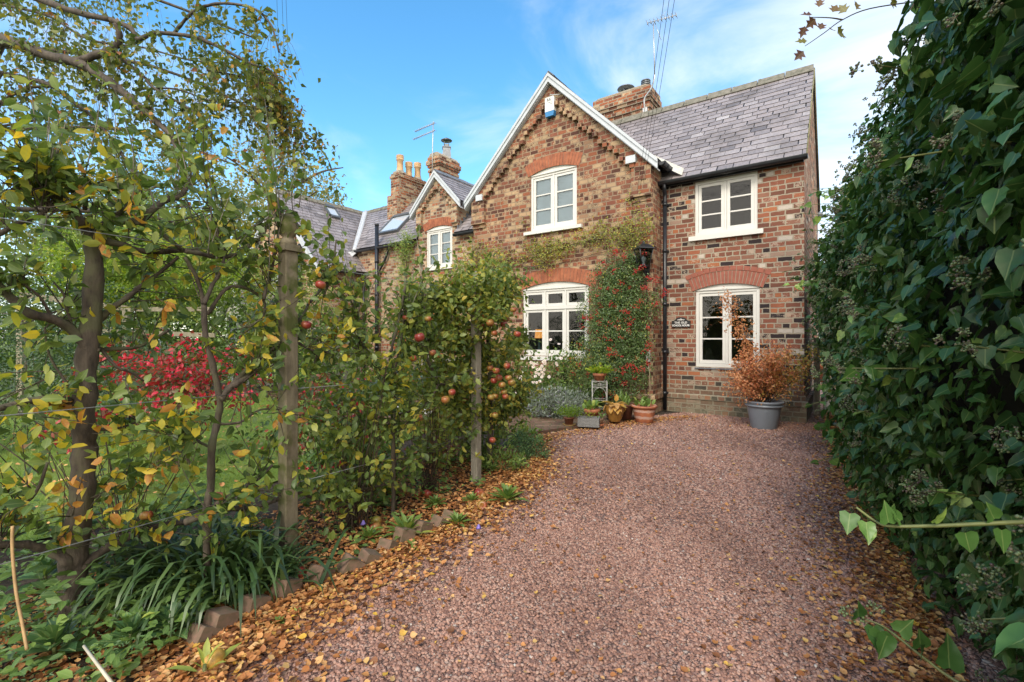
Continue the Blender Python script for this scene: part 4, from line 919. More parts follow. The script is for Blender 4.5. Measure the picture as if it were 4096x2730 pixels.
# aerials
AER = plain('aerial_alloy', (.50, .52, .54), .4, .1, 10, metal=.6, bmp=0)
ae = empty('tv_aerial', hw(3.30, 2.0, 6.6), HR, 'television aerial on a cranked mast beside the right-hand chimney', 'aerial')
mb = MB(); mb.tube(cat([(.0, .05, -.1), (.0, -.03, .16), (.02, -.05, .30), (.16, -.05, .46), (.24, -.05, .66), (.25, -.05, .76)]), .018, 6); mb.tube([(.25, -.05, .74), (.22, -.05, 1.95)], .013, 6); mb.box(-.05, .05, .0, .09, -.02, .10); mb.build('mast', AER, ae)
mb = MB(); a_, b_ = Vector((.10, -.1, 1.97)), Vector((.75, -.1, 1.90)); mb.tube([a_, b_], .009, 4)
for k in range(9):
    c = a_.lerp(b_, k / 8); mb.tube([c + Vector((0, -.10, .02)), c + Vector((0, .10, -.02))], .005, 4); mb.tube([c + Vector((0, 0, -.035)), c + Vector((0, 0, .035))], .012, 4)
mb.tube([(.25, -.05, 1.95), (.40, -.05, 1.50)], .007, 4); mb.tube([(.4, -.07, 2.0), (.52, -.07, 2.1)], .004, 4); mb.build('antenna', AER, ae)
ae = empty('tv_aerial', hw(10.42, 2.2, 6.2), HR, 'double-boomed television aerial above the small dormer gable', 'aerial')
mb = MB(); mb.tube([(0, 0, 0), (.02, 0, 1.3), (.05, 0, 2.12)], .016, 6); mb.build('mast', AER, ae)
mb = MB()
for z, x0_ in ((2.0, -.58), (1.76, -.66)):
    a_, b_ = Vector((x0_ - .05, -.15, z - .08)), Vector((.12, 0, z + .06)); mb.tube([a_, b_], .012, 4)
    for k in range(13): c = a_.lerp(b_, k / 12); mb.tube([c + Vector((0, -.07, .0)), c + Vector((0, .07, 0))], .006, 4); mb.tube([c + Vector((0, 0, -.03)), c + Vector((0, 0, .03))], .005, 4)
mb.build('antenna', AER, ae)
# overhead cables
def VP(x, y, Y): return Vector(((x * 1.7407 - HX) * Y / F, Y, CAMH + (HY - y * 1.7407) * Y / F))
for i, (a_, b_, nm) in enumerate((((1466, 462), (1524, 0), 'left'), ((1474, 440), (1536, 0), 'middle'), ((1484, 430), (1548, 0), 'right'))):
    mb = MB(); P0 = hw(2.52 - .06 * i, -.56, 3.94 + .08 * i); P1 = VP(b_[0], b_[1], 5.2); P1 = P0.lerp(P1, 1.25)
    mb.tube([P0.lerp(P1, q / 12) - Vector((0, 0, .10 * math.sin(math.pi * q / 12))) for q in range(13)], .0028, 5)
    tag(mb.build('overhead_cable', BLACK), f'{nm} of the three thin cables rising from the gable wall into the sky', 'cable', 'service cables to the house')
for i, (xa, xb, ye) in enumerate(((640, 636, 250), (652, 648, 240), (662, 657, 235))):
    mb = MB(); mb.tube([VP(xa + 12, ye + 210, 13.5), VP(xb, -8, 9.)], .004, 4)
    tag(mb.build('overhead_cable', BLACK), f'{("left", "middle", "right")[i]} of the faint far cables beyond the birch leaves', 'cable', 'distant overhead cables')

# ------------------------------------------------------------------ gate beside the house
gp = empty('gate_post', hw(-.12, .97, 0), HR, 'grey square gate post close to the right side wall', 'post')
mb = MB(); mb.prism([(-.045, 0), (.045, 0), (.045, 1.33), (.03, 1.345), (-.045, 1.345)], -.045, .045); mb.build('shaft', TIM2, gp)
ga = empty('wooden_gate', hw(-.22, 1.0, 0), HR + R(87), 'open boarded gate seen edge-on beyond its post', 'gate')
mb = MB(); [mb.box(.02 + k * .10, .11 + k * .10, -.01, .012, .06, 1.42 + .02 * math.sin(k)) for k in range(9)]; mb.build('boards', TIM2, ga)
mb = MB(); mb.box(.02, .92, .012, .05, .22, .30); mb.box(.02, .92, .012, .05, 1.1, 1.18); mb.build('rails', TIM2, ga)
mb = MB(); mb.box(.0, .04, -.03, .06, 1.12, 1.15); mb.build('hinge', BLACK, ga)

# ------------------------------------------------------------------ pots, stand, trough
def pot(parent, prof, mat, z=0, name='pot', soil=None, n=28):
    mb = MB(); mb.lathe(prof, (0, 0, z), n); o = mb.build(name, mat, parent)
    if soil: s_ = MB(); s_.lathe([(soil[0], soil[1]), (soil[0] * .5, soil[1] + .012), (0, soil[1] + .015)], (0, 0, z), 16); s_.build('compost', plain('compost', (.035, .024, .016), .95, .3, 40), parent)
    return o
def terr(name, c1, c2, bands=0):
    m, t, b, o = M(name); tcn = N(t, 'ShaderNodeTexCoord').outputs['Object']; f = noise(t, tcn, 9, 5, .6); c = ramp(t, f, [(.35, c2), (.65, c1)])
    if bands:
        sp = N(t, 'ShaderNodeSeparateXYZ'); t.links.new(tcn, sp.inputs[0]); wv = mth(t, 'SINE', mth(t, 'MULTIPLY', mth(t, 'ADD', sp.outputs[2], mth(t, 'MULTIPLY', f, .05)), bands)); k = mth(t, 'MULTIPLY', mth(t, 'GREATER_THAN', wv, .35), .45); c = mixc(t, k, c, (.58, .50, .44))
    t.links.new(c, b.inputs['Base Color']); b.inputs['Roughness'].default_value = .7; bump(t, b, f, .15, .004); return m
TC = terr('terracotta', (.42, .15, .065), (.28, .10, .05)); TCB = terr('banded_terracotta', (.46, .16, .065), (.27, .09, .05), 62)
GLZ = terr('ochre_glaze', (.30, .155, .035), (.20, .10, .025)); GLZ.node_tree.nodes['Principled BSDF'].inputs['Roughness'].default_value = .22
GREYPL = plain('grey_plastic', (.20, .225, .26), .42, .05, 6, bmp=.03)
# big grey planter
bp_ = empty('potted_shrub', (3.76, 7.06, 0), 0, 'large blue-grey planter holding an amber-leaved autumn shrub by the house corner', 'potted shrub')
pot(bp_, [(0, .0), (.172, .0), (.178, .01), (.225, .30), (.232, .325), (.255, .33), (.258, .345), (.238, .352), (.240, .372), (.262, .38), (.262, .405), (.238, .408), (.232, .385), (.225, .36), (0, .355)], GREYPL, soil=(.22, .36), n=40)
mb = MB(); ang0 = math.atan2(-7.06, -3.76) + .25
def onpot(u_, z_, r_=.212): a_ = ang0 + u_ / r_; return (r_ * math.cos(a_), r_ * math.sin(a_), z_)
sh_ = [(-.028, .29), (.028, .29), (.03, .25), (.022, .215), (0, .198), (-.022, .215), (-.03, .25), (-.028, .29)]
mb.tube([onpot(x, z, .2225 - (.30 - z) * .16 + .002) for x, z in sh_], .0022, 5)
mb.tube([onpot(x, z, .2245 - (.30 - z) * .16) for x, z in ((-.012, .275), (.012, .262), (-.012, .25), (.012, .235), (0, .215))], .0022, 5)
mb.build('crest', GREYPL, bp_)
tp = empty('potted_plant', (2.08, 7.44, 0), 0, 'wide banded terracotta pot of dying perennials at the gravel edge', 'potted plant')
pot(tp, [(0, 0), (.115, 0), (.125, .01), (.15, .10), (.17, .22), (.172, .245), (.195, .25), (.20, .265), (.195, .285), (.178, .285), (.16, .255), (0, .25)], TCB, soil=(.155, .25), n=36)
gz = empty('potted_plant', (1.60, 7.36, .045), 0, 'ochre glazed pot with a brown flower motif and yellowed hosta leaves', 'potted plant')
pot(gz, [(0, 0), (.085, 0), (.09, .01), (.125, .09), (.145, .16), (.148, .20), (.140, .235), (.148, .25), (.135, .252), (.125, .23), (0, .225)], GLZ, soil=(.12, .225), n=36)
BRM = plain('brown_motif', (.06, .025, .02), .3, .1, 10, bmp=0)
def motif(parent, ang, z, r, sz):
    mb = MB()
    for k in range(8):
        a = k * math.pi / 4
        def q(l, w_): 
            x = l * math.cos(a) - w_ * math.sin(a); zz = l * math.sin(a) + w_ * math.cos(a); A_ = ang + x / r; return (r * math.cos(A_), r * math.sin(A_), z + zz)
        mb.face([q(.004, 0), q(sz * .5, sz * .16), q(sz, 0), q(sz * .5, -sz * .16)])
    mb.build('flower_motif', BRM, parent)
af = math.atan2(-7.36, -1.6)
motif(gz, af + .05, .175, .1515, .032); motif(gz, af + .9, .11, .138, .028); motif(gz, af - .9, .10, .135, .028)
dk = empty('potted_plant', (1.83, 7.62, .045), 0, 'dark brown pot half hidden between the ochre pot and banded pot', 'potted plant')
pot(dk, [(0, 0), (.09, 0), (.12, .2), (.135, .21), (.135, .23), (.12, .235), (0, .21)], terr('dark_clay', (.16, .06, .035), (.09, .04, .03)), soil=(.115, .21))
rp = empty('potted_plant', (1.25, 7.38, .045), 0, 'reddish clay pot of broad seedlings behind the grey stone trough', 'potted plant')
pot(rp, [(0, 0), (.085, 0), (.105, .13), (.125, .135), (.13, .19), (.12, .195), (.11, .17), (0, .165)], TC, soil=(.11, .168))
sp_ = empty('potted_plant', (1.295, 6.99, .045), 0, 'little weathered clay pot on a saucer beside the stone trough', 'potted plant')
pot(sp_, [(0, .012), (.04, .012), (.052, .08), (.055, .085), (.057, .11), (.05, .112), (0, .10)], terr('pale_clay', (.26, .16, .10), (.16, .10, .06)), soil=(.048, .1))
mb = MB(); mb.lathe([(0, 0), (.06, 0), (.072, .028), (.066, .028), (.056, .010), (0, .010)], n=24); mb.build('saucer', TC, sp_)
pp = empty('potted_plant', (.845, 7.02, .045), 0, 'bushy bright green parsley-like plant in a small clay pot on a saucer', 'potted plant')
pot(pp, [(0, .012), (.055, .012), (.07, .10), (.08, .10), (.08, .125), (.07, .125), (0, .11)], terr('rust_clay', (.26, .09, .045), (.15, .06, .035)), soil=(.068, .11))
mb = MB(); mb.lathe([(0, 0), (.085, 0), (.10, .022), (.094, .022), (.08, .010), (0, .010)], n=24); mb.build('saucer', terr('ochre_clay', (.34, .22, .08), (.2, .12, .05)), pp)
def troughmat():
    m, t, b, o = M('woven_stone'); tcn = N(t, 'ShaderNodeTexCoord').outputs['UV']; k = t.nodes.new('ShaderNodeTexBrick')
    for nm, v in (('Scale', 1.), ('Mortar Size', .0022), ('Brick Width', .020), ('Row Height', .011)): k.inputs[nm].default_value = v
    k.inputs['Color1'].default_value = (.28, .28, .27, 1); k.inputs['Color2'].default_value = (.40, .40, .39, 1); k.inputs['Mortar'].default_value = (.10, .10, .10, 1); t.links.new(tcn, k.inputs['Vector'])
    t.links.new(k.outputs['Color'], b.inputs['Base Color']); b.inputs['Roughness'].default_value = .9; bump(t, b, mth(t, 'SUBTRACT', 1., k.outputs['Fac']), .8, .004); return m
tr_ = empty('stone_trough', (1.13, 6.95, .045), R(-16), 'small rectangular grey trough with woven texture at the patio edge', 'trough')
mb = MB(); TM = troughmat(); l, d_, h_ = .155, .085, .135
mb.box(-l, l, -d_, -d_ + .015, 0, h_); mb.box(-l, l, d_ - .015, d_, 0, h_); mb.box(-l, -l + .015, -d_ + .015, d_ - .015, 0, h_); mb.box(l - .015, l, -d_ + .015, d_ - .015, 0, h_); mb.build('body', TM, tr_)
mb = MB(); mb.box(-l + .016, l - .016, -d_ + .016, d_ - .016, .01, .112); mb.build('compost', plain('compost_dark', (.03, .02, .015), .95), tr_)
# wire stand
st = empty('plant_stand', (1.415, 7.66, .045), R(-8), 'tall square wire plant stand with scrolled panels by the red-berried climber', 'plant stand')
WHM = plain('worn_wire', (.46, .45, .42), .5, .2, 30, metal=.2)
mb = MB(); q = .115; zt = .60
for sx in (-1, 1):
    for sy in (-1, 1): mb.tube([(sx * q, sy * q, 0), (sx * q, sy * q, zt)], .006, 6)
for z in (zt, zt - .095, .30, .16):
    for a_, b_ in (((-q, -q), (q, -q)), ((q, -q), (q, q)), ((q, q), (-q, q)), ((-q, q), (-q, -q))): mb.tube([(*a_, z), (*b_, z)], .005, 5)
for k in range(5): x = -q + 2 * q * k / 4; mb.tube([(x, -q, zt), (x, q, zt)], .004, 4); mb.tube([(x, -q, .16), (x, q, .16)], .004, 4)
mb.build('frame', WHM, st)
mb = MB()
for f_ in range(4):
    Mz = Matrix.Rotation(f_ * math.pi / 2, 4, 'Z')
    def tf(pts): return [Mz @ Vector(p) for p in pts]
    zc = zt - .048
    mb.tube(tf([(.022 * math.cos(a), -q, zc + .022 * math.sin(a)) for a in np.linspace(0, 6.28, 13)]), .003, 4); mb.tube(tf([(.010 * math.cos(a), -q, zc + .010 * math.sin(a)) for a in np.linspace(0, 6.28, 9)]), .003, 4)
    for sx in (-1, 1):
        mb.tube(tf([(sx * .022, -q, zc), (sx * q, -q, zc)]), .003, 4)
        for sz_ in (-1, 1): mb.tube(tf([(sx * .016, -q, zc + sz_ * .016), (sx * q, -q, zc + sz_ * .045)]), .003, 4)
        mb.tube(tf(cat([(sx * .008, -q, zt - .1), (sx * .06, -q, zt - .125), (sx * .10, -q, zt - .19), (sx * q, -q, zt - .26)], 4)), .004, 4)
mb.build('scrollwork', WHM, st)
tp2 = empty('potted_plant', (1.415, 7.66, .652), 0, 'small terracotta pot of lime-green geranium leaves on top of the wire stand', 'potted plant')
pot(tp2, [(0, 0), (.075, 0), (.09, .07), (.105, .073), (.11, .115), (.102, .118), (.09, .10), (0, .095)], TC, soil=(.09, .096))
bt = empty('terracotta_pot', (8.72, 13.2, .1), 0, 'terracotta pot far down the side passage past the gate', 'pot')
pot(bt, [(0, 0), (.12, 0), (.16, .42), (.19, .44), (.19, .5), (.16, .5), (0, .45)], TC)
mb = MB(); mb.box(9.5, 11.6, 13.6, 13.9, 0, .75); bw_ = tag(mb.build('garden_wall', B_WING), 'low brick wall at the far end of the side passage', 'wall')

# ------------------------------------------------------------------ patio furniture and timber fence beyond the trees
TAB = plain('weathered_teak', (.40, .37, .32), .8, .2, 16); DKF = plain('dark_frame', (.05, .055, .06), .4)
tb = empty('garden_table', (-1.75, 12.2, .045), R(-20), 'pale topped patio table on dark legs, seen through the apple leaves', 'table')
mb = MB(); [mb.box(-.7, .7, -.42 + k * .12, -.31 + k * .12, .70, .73) for k in range(7)]; mb.build('tabletop', TAB, tb)
for sx in (-1, 1):
    for sy in (-1, 1): mb = MB(); mb.box(sx * .6 - .03, sx * .6 + .03, sy * .35 - .03, sy * .35 + .03, 0, .70); mb.build('leg', DKF, tb)
for i, (x, y, r_, nm) in enumerate(((-1.05, 12.9, 150, 'patio chair with slatted seat right of the pale table'), (-2.35, 12.9, 200, 'patio chair standing behind the pale table at left'), (-.75, 11.6, 95, 'patio chair turned side-on in front of the pale table'))):
    ch_ = empty('patio_chair', (x, y, .045), R(r_), nm, 'chair', 'chairs around the patio table')
    mb = MB(); [mb.box(-.23 + k * .08, -.16 + k * .08, -.22, .24, .43, .45) for k in range(6)]; mb.build('seat', TAB, ch_)
    mb = MB(); [mb.box(-.22 + k * .085, -.17 + k * .085, .25, .27, .5, .92) for k in range(6)]; mb.build('backrest', TAB, ch_)
    for sx in (-1, 1):
        for sy in (-1, 1): mb = MB(); mb.tube([(sx * .22, sy * .24, 0), (sx * .22, sy * .22, .44 if sy < 0 else .95)], .016, 6); mb.build('leg', DKF, ch_)
fn = empty('timber_fence', hw(11.0, -1.15, 0), HR, 'grey close-boarded fence panel near the orange-berried climber', 'fence')
mb = MB(); [mb.box(-1.1 + k * .125, -.985 + k * .125, 0, .02, .05, 1.62 + .01 * (k % 3)) for k in range(19)]; mb.build('boards', TIM2, fn)
mb = MB(); mb.box(-1.15, -1.06, -.02, .07, 0, 1.7); mb.build('post', TIM2, fn); mb = MB(); mb.box(1.22, 1.31, -.02, .07, 0, 1.7); mb.build('post', TIM2, fn)
hb = empty('hanging_basket', (-1.93, 9.2, 1.44), 0, 'small dark basket of red and yellow flowers in front of the fence', 'hanging basket')
mb = MB(); mb.lathe([(0, -.12), (.06, -.10), (.11, -.04), (.13, .02), (.12, .02), (0, .0)], n=16); mb.build('bowl', DKF, hb)
mb = MB(); [mb.tube([(.12 * math.cos(a), .12 * math.sin(a), .02), (0, 0, .38)], .003, 4) for a in (0, 2.1, 4.2)]; mb.tube([(0, 0, .38), (0, 0, .6)], .004, 4); mb.build('chain', DKF, hb)
# the post and bracket carrying the basket
bk = empty('basket_hook', (-1.93, 9.32, 0), 0, 'thin dark crook carrying the flower basket', 'hook')
mb = MB(); mb.tube(cat([(0, .1, 0), (0, .1, 1.6), (0, .1, 1.98), (0, .04, 2.08), (0, -.10, 2.07), (0, -.12, 2.0)]), .008, 6); mb.build('crook', DKF, bk)
# pergola rails and arch at the left
TIMP = barkmat('pale_timber', (.17, .15, .10), (.30, .27, .20), 14)
pg = empty('pergola', (0, 0, 0), 0, 'weathered timber rail and post frame under the yellow-green climber', 'pergola')
def VPn(u, v, Y): return Vector(((u - HX) * Y / F, Y, CAMH + (HY - v) * Y / F))
mb = MB(); 
def beam(mb, A_, B_, h, d): 
    dd = (B_ - A_); L_ = dd.length; dn = dd.normalized(); s_ = Vector((-dn.y, dn.x, 0)).normalized() * d / 2; up = Vector((0, 0, h / 2))
    V = [A_ - s_ - up, A_ + s_ - up, A_ + s_ + up, A_ - s_ + up, B_ - s_ - up, B_ + s_ - up, B_ + s_ + up, B_ - s_ + up]
    mb.add(V, [(0, 1, 2, 3), (7, 6, 5, 4), (0, 4, 5, 1), (1, 5, 6, 2), (2, 6, 7, 3), (3, 7, 4, 0)])
beam(mb, VPn(80, 1180, 8.2), VPn(530, 1238, 9.0), .10, .06); mb.build('rail', TIMP, pg)
mb = MB(); beam(mb, VPn(520, 1238, 9.05), VPn(850, 1238, 9.6), .085, .06); mb.build('rail', TIMP, pg)
mb = MB(); beam(mb, VPn(250, 1320, 8.8), VPn(860, 1342, 9.4), .085, .06); mb.build('rail', TIMP, pg)
for u_, Y_ in ((502, 9.1), (80, 8.3)):
    mb = MB(); q_ = VPn(u_, 1240, Y_); mb.box(q_.x - .05, q_.x + .05, q_.y - .02, q_.y + .08, 0, q_.z); mb.build('post', TIMP, pg)
ar = empty('garden_chair', VPn(555, 1500, 9.0) * Vector((1, 1, 0)).length if False else (-7.1 * 1.0, 9.1, 0), 0, 'metal garden chair with two looped backs under the pergola rail', 'chair')
mb = MB()
for k in range(2):
    cx_ = .0 + k * .24; mb.tube([(cx_ - .1, 0, 0), (cx_ - .1, 0, 1.22)] + [(cx_ - .1 * math.cos(a), 0, 1.22 + .12 * math.sin(a)) for a in np.linspace(.2, 3.0, 8)] + [(cx_ + .1, 0, 1.22), (cx_ + .1, 0, 0)], .012, 6)
mb.build('frame', METAL, ar)
mb = MB(); mb.box(-.12, .36, -.4, -.02, .43, .46); mb.build('seat', DKF, ar)
# white garden figures (cats) on the far lawn edge
def cat_figure(x, y, rz, lab, s=1.):
    e_ = empty('cat_ornament', (x, y, .01), rz, lab, 'garden ornament', 'white garden ornaments'); 
    mb = MB(); mb.lathe([(0, 0), (.11, .0), (.13, .06), (.12, .15), (.085, .24), (.06, .29), (.0, .30)], n=14)
    mb.lathe([(0, .26), (.055, .28), (.07, .33), (.055, .38), (0, .40)], (0, -.05, 0), 12)
    for sx in (-1, 1): mb.add([(sx * .06, -.05, .36), (sx * .015, -.05, .385), (sx * .045, -.05, .435), (sx * .04, -.03, .37)], [(0, 1, 2), (1, 3, 2), (3, 0, 2), (0, 3, 1)])
    mb.tube(cat([(.1, .05, .03), (.18, .02, .03), (.17, -.1, .03), (.08, -.16, .03)]), [.025] * 18 + [.015], 6)
    for sx in (-1, 1): mb.tube([(sx * .04, -.09, .16), (sx * .045, -.13, .0)], .024, 6)
    o = mb.build('body', plain('white_glaze', (.74, .74, .76), .3, .06, 8, bmp=0), e_); e_.scale = (s, s, s)
cat_figure(-1.98, 8.05, R(-30), 'white seated cat ornament, left of the pair seen through the leaves')
cat_figure(-1.42, 7.75, R(40), 'white seated cat ornament, right of the pair near the yellow-leaved stems')
# curved low brick edging beyond the lawn
mb = MB()
for k in range(26):
    a = k / 25; x = -3.3 + 2.3 * a; y = 8.1 - .9 * math.sin(a * 2.4) * .8 - .4 * a; mb.box(x, x + .085, y, y + .1, 0, .13 + .02 * (k % 2))
tag(mb.build('brick_edging', BRK), 'low curved brick edging between far lawn and flower bed', 'edging')
# planter box glimpsed at left of the cats
mb = MB(); mb.lathe([(0, 0), (.13, 0), (.17, .3), (.19, .31), (.19, .35), (.16, .35), (0, .3)], n=20); o = mb.build('terracotta_pot', TC); o.location = (-2.62, 8.15, .01); tag(o, 'terracotta pot at far lawn edge left of the white ornaments', 'pot')
# cane and split stick in the near corner
mb = MB(); mb.tube(cat([VPn(50, 2105, 1.85), VPn(50, 2210, 1.84), VPn(65, 2370, 1.82), VPn(90, 2500, 1.8), VPn(108, 2600, 1.78)]), .0055, 6); tag(mb.build('bamboo_cane', plain('cane', (.42, .27, .12), .6)), 'bent tan cane rising from the near left corner', 'cane')
mb = MB(); mb.tube([VPn(335, 2585, 1.62), VPn(455, 2745, 1.45)], [.0045, .0055], 6); tag(mb.build('split_stick', plain('pale_wood', (.55, .50, .38), .7)), 'pale split stick lying over ground cover at the bottom left', 'stick')
# ------------------------------------------------------------------ foliage materials
APPLE_L = leafmat('apple_leaf', [(0, (0.073, 0.128, 0.037)), (.3, (0.128, 0.201, 0.049)), (.5, (0.195, 0.268, 0.055)), (.64, (0.329, 0.354, 0.055)), (.8, (0.561, 0.464, 0.049)), (.94, (0.683, 0.512, 0.055)), (1, (0.488, 0.220, 0.049))], rough=.42, tr=.45)
APPLE_D = leafmat('fruiting_leaf', [(0, (0.084, 0.140, 0.039)), (.35, (0.157, 0.224, 0.050)), (.65, (0.258, 0.314, 0.067)), (.85, (0.403, 0.403, 0.078)), (1, (0.538, 0.426, 0.078))], rough=.42, tr=.45)
BIRCH_L = leafmat('birch_leaf', [(0, (0.083, 0.127, 0.033)), (.5, (0.165, 0.209, 0.050)), (.72, (0.275, 0.275, 0.055)), (.86, (0.550, 0.396, 0.055)), (.95, (0.594, 0.286, 0.066)), (1, (0.308, 0.110, 0.055))], rough=.5, tr=.5)
IVY_L = leafmat('ivy_leaf', [(0, (0.026, 0.065, 0.017)), (.5, (0.046, 0.116, 0.029)), (.88, (0.080, 0.174, 0.041)), (.97, (0.131, 0.246, 0.058)), (1, (0.319, 0.464, 0.102))], rough=.36, tr=.22, spec=.42, vein=.35)
RED_L = leafmat('euonymus_leaf', [(0, (.05, .11, .03)), (.3, (.10, .15, .045)), (.5, (.17, .10, .06)), (.7, (.36, .06, .05)), (.88, (.55, .025, .06)), (1, (.62, .02, .07))], tr=.4)
AMB_L = leafmat('amber_leaf', [(0, (.20, .22, .05)), (.25, (.40, .28, .06)), (.5, (.56, .24, .09)), (.8, (.60, .20, .10)), (1, (.66, .34, .16))], tr=.4)
PYR_L = leafmat('pyracantha_leaf', [(0, (.045, .085, .028)), (.5, (.09, .155, .045)), (.85, (.16, .24, .07)), (1, (.40, .38, .07))], rough=.38, tr=.25, spec=.5)
VINE_L = leafmat('vine_leaf', [(0, (.10, .13, .035)), (.4, (.20, .24, .05)), (.7, (.36, .36, .06)), (.9, (.52, .44, .06)), (1, (.30, .15, .06))], tr=.4)
LIME_L = leafmat('lime_leaf', [(0, (.10, .19, .02)), (.4, (.22, .34, .03)), (.75, (.40, .46, .05)), (1, (.52, .48, .08))], tr=.5)
GRN_L = leafmat('garden_leaf', [(0, (0.058, 0.111, 0.029)), (.5, (0.124, 0.221, 0.052)), (.85, (0.221, 0.338, 0.072)), (1, (0.390, 0.442, 0.091))], tr=.35)
DARK_L = leafmat('evergreen_leaf', [(0, (0.022, 0.053, 0.021)), (.6, (0.053, 0.105, 0.039)), (1, (0.105, 0.180, 0.060))], tr=.15)
LAV_L = leafmat('lavender_leaf', [(0, (.13, .17, .12)), (.6, (.26, .31, .25)), (.9, (.38, .42, .36)), (1, (.20, .15, .28))], tr=.2, vein=0)
YEL_L = leafmat('fading_leaf', [(0, (.12, .19, .03)), (.35, (.24, .28, .04)), (.7, (.42, .34, .05)), (1, (.45, .18, .04))], tr=.45)
HOST_L = leafmat('hosta_leaf', [(0, (.50, .24, .04)), (.5, (.60, .36, .08)), (.85, (.55, .30, .14)), (1, (.25, .30, .05))], tr=.3)
PALE_L = leafmat('far_leaf', [(0, (.13, .16, .06)), (.5, (.24, .26, .10)), (.8, (.38, .34, .14)), (1, (.45, .34, .12))], tr=.45, vein=0)
STRAP_L = leafmat('strap_leaf', [(0, (0.020, 0.042, 0.013)), (.6, (0.042, 0.086, 0.026)), (1, (0.088, 0.143, 0.044))], rough=.38, tr=.15, vein=0)
GRASS_L = leafmat('grass_blade', [(0, (.08, .17, .012)), (.6, (.17, .30, .03)), (1, (.36, .40, .08))], tr=.4, vein=0)
EUPH_L = leafmat('euphorbia_leaf', [(0, (0.042, 0.102, 0.042)), (.6, (0.090, 0.186, 0.066)), (1, (0.168, 0.288, 0.084))], rough=.42, tr=.2, vein=.5)
PETAL = leafmat('pale_petal', [(0, (.78, .66, .70)), (1, (.85, .80, .80))], tr=.4, vein=0)
BARK = barkmat('apple_bark', (.026, .020, .015), (.10, .078, .058), 30, moss=(.085, .085, .045))
BARK2 = barkmat('birch_bark', (.035, .027, .022), (.11, .09, .07), 22)
STEMG = plain('green_stem', (.14, .16, .05), .6, .2, 20, bmp=0); STEMB = plain('brown_stem', (.075, .05, .032), .8, .25, 20, bmp=0); STEMS = plain('silver_stem', (.26, .24, .19), .7, .2, 20, bmp=0)

def V3(x, y, Y): return VPn(x * 1.7407, y * 1.7407, Y)
def plane_pt(u, v, p0, d=(.532, .847), off=0.):
    k = (u - HX) / F; x0, y0 = p0[0] + d[1] * -off, p0[1] + d[0] * off
    Y = (x0 * d[1] - y0 * d[0]) / (k * d[1] - d[0]); return Vector((k * Y, Y, CAMH + (HY - v) * Y / F))

def twigs_on(paths, n, Lr, up=.6, spread=.9, tmin=.15, weights=None, flat=None):
    """n twig starts along limb polylines -> start, dir, length, bend"""
    seg = []; 
    for P in paths:
        P = np.array([tuple(p) for p in P]); seg.append((P[:-1], P[1:]))
    A_ = np.concatenate([s[0] for s in seg]); B_ = np.concatenate([s[1] for s in seg]); L = np.linalg.norm(B_ - A_, axis=1)
    i = rng.choice(len(L), n, p=L / L.sum()); t = rng.random((n, 1)); p = A_[i] * (1 - t) + B_[i] * t
    d = rng.normal(size=(n, 3)) * spread; d[:, 2] += up
    if flat is not None: # keep near the espalier plane
        nn = np.array([flat[1], -flat[0], 0]); d -= .45 * (d @ nn)[:, None] * nn
    d = unit(d); Ln = rng.uniform(Lr[0], Lr[1], n); bend = rng.normal(size=(n, 3)) * .18; bend[:, 2] -= .12
    return p, d, Ln, bend
def leaves_on(Lv, p, d, L, bend, per, size, droop=.35, tint=None, tip_bias=.75, jitter=.02, updir=.7, tspread=.22):
    n = len(p)
    for k in range(per):
        t = (np.full(n, (k + .7) / per) ** tip_bias + rng.uniform(-.05, .05, n)).clip(.05, 1)[:, None]; q = p + d * (L[:, None] * t) + bend * (L[:, None] * t * t)
        D = unit(d * .35 + unit(rng.normal(size=(n, 3))) * .9 + np.array([0, 0, -droop])); Nn = unit(rng.normal(size=(n, 3)) * .7 + np.array([0, -.38, updir * .7]))
        tt = None if tint is None else np.clip(tint + rng.normal(0, tspread, n), 0, 1)
        Lv.add(q + rng.normal(size=(n, 3)) * jitter, D, Nn, rng.uniform(size[0], size[1], n), tt)

def limb_mesh(limbs, name, mat, parent, n=10, knob=.06):
    mb = MB(); paths = []
    for pts, r0, r1 in limbs:
        c = cat(pts, 5); m = len(c)
        rs = [(r0 + (r1 - r0) * i / (m - 1)) * (1 + random.uniform(-knob, knob) + .10 * math.sin(i * 1.7)) for i in range(m)]
        c = [q + Vector((random.gauss(0, 1), random.gauss(0, 1), random.gauss(0, 1))) * (.06 * rs[i]) for i, q in enumerate(c)]
        mb.tube(c, rs, n); paths.append(c)
    return mb.build(name, mat, parent), paths

# apples (one mesh each kind, copied)
def applemat():
    m, t, b, o = M('apple_skin'); oi = N(t, 'ShaderNodeObjectInfo'); tcn = N(t, 'ShaderNodeTexCoord').outputs['Object']; f = noise(t, tcn, 14, 4)
    g = ramp(t, oi.outputs['Random'], [(0, (.22, .22, .04)), (.45, (.30, .20, .045)), (1, (.34, .12, .045))]); r = ramp(t, oi.outputs['Random'], [(0, (.30, .12, .04)), (.5, (.31, .055, .03)), (1, (.22, .03, .025))])
    sp = N(t, 'ShaderNodeSeparateXYZ'); t.links.new(tcn, sp.inputs[0]); k = mth(t, 'ADD', mth(t, 'MULTIPLY', sp.outputs[0], 16), mth(t, 'MULTIPLY_ADD', f, 1.6, -.2)); k = mth(t, 'ADD', k, mth(t, 'MULTIPLY', sp.outputs[2], 8))
    kk = N(t, 'ShaderNodeClamp'); t.links.new(k, kk.inputs[0]); c = mixc(t, kk.outputs[0], g, r); t.links.new(c, b.inputs['Base Color']); b.inputs['Roughness'].default_value = .32; return m
APM = applemat()
mb = MB(); pr_ = [(0, .012), (.006, .013), (.014, .022), (.024, .028), (.034, .022), (.040, .004), (.038, -.012), (.029, -.026), (.016, -.032), (.008, -.029), (0, -.026)]
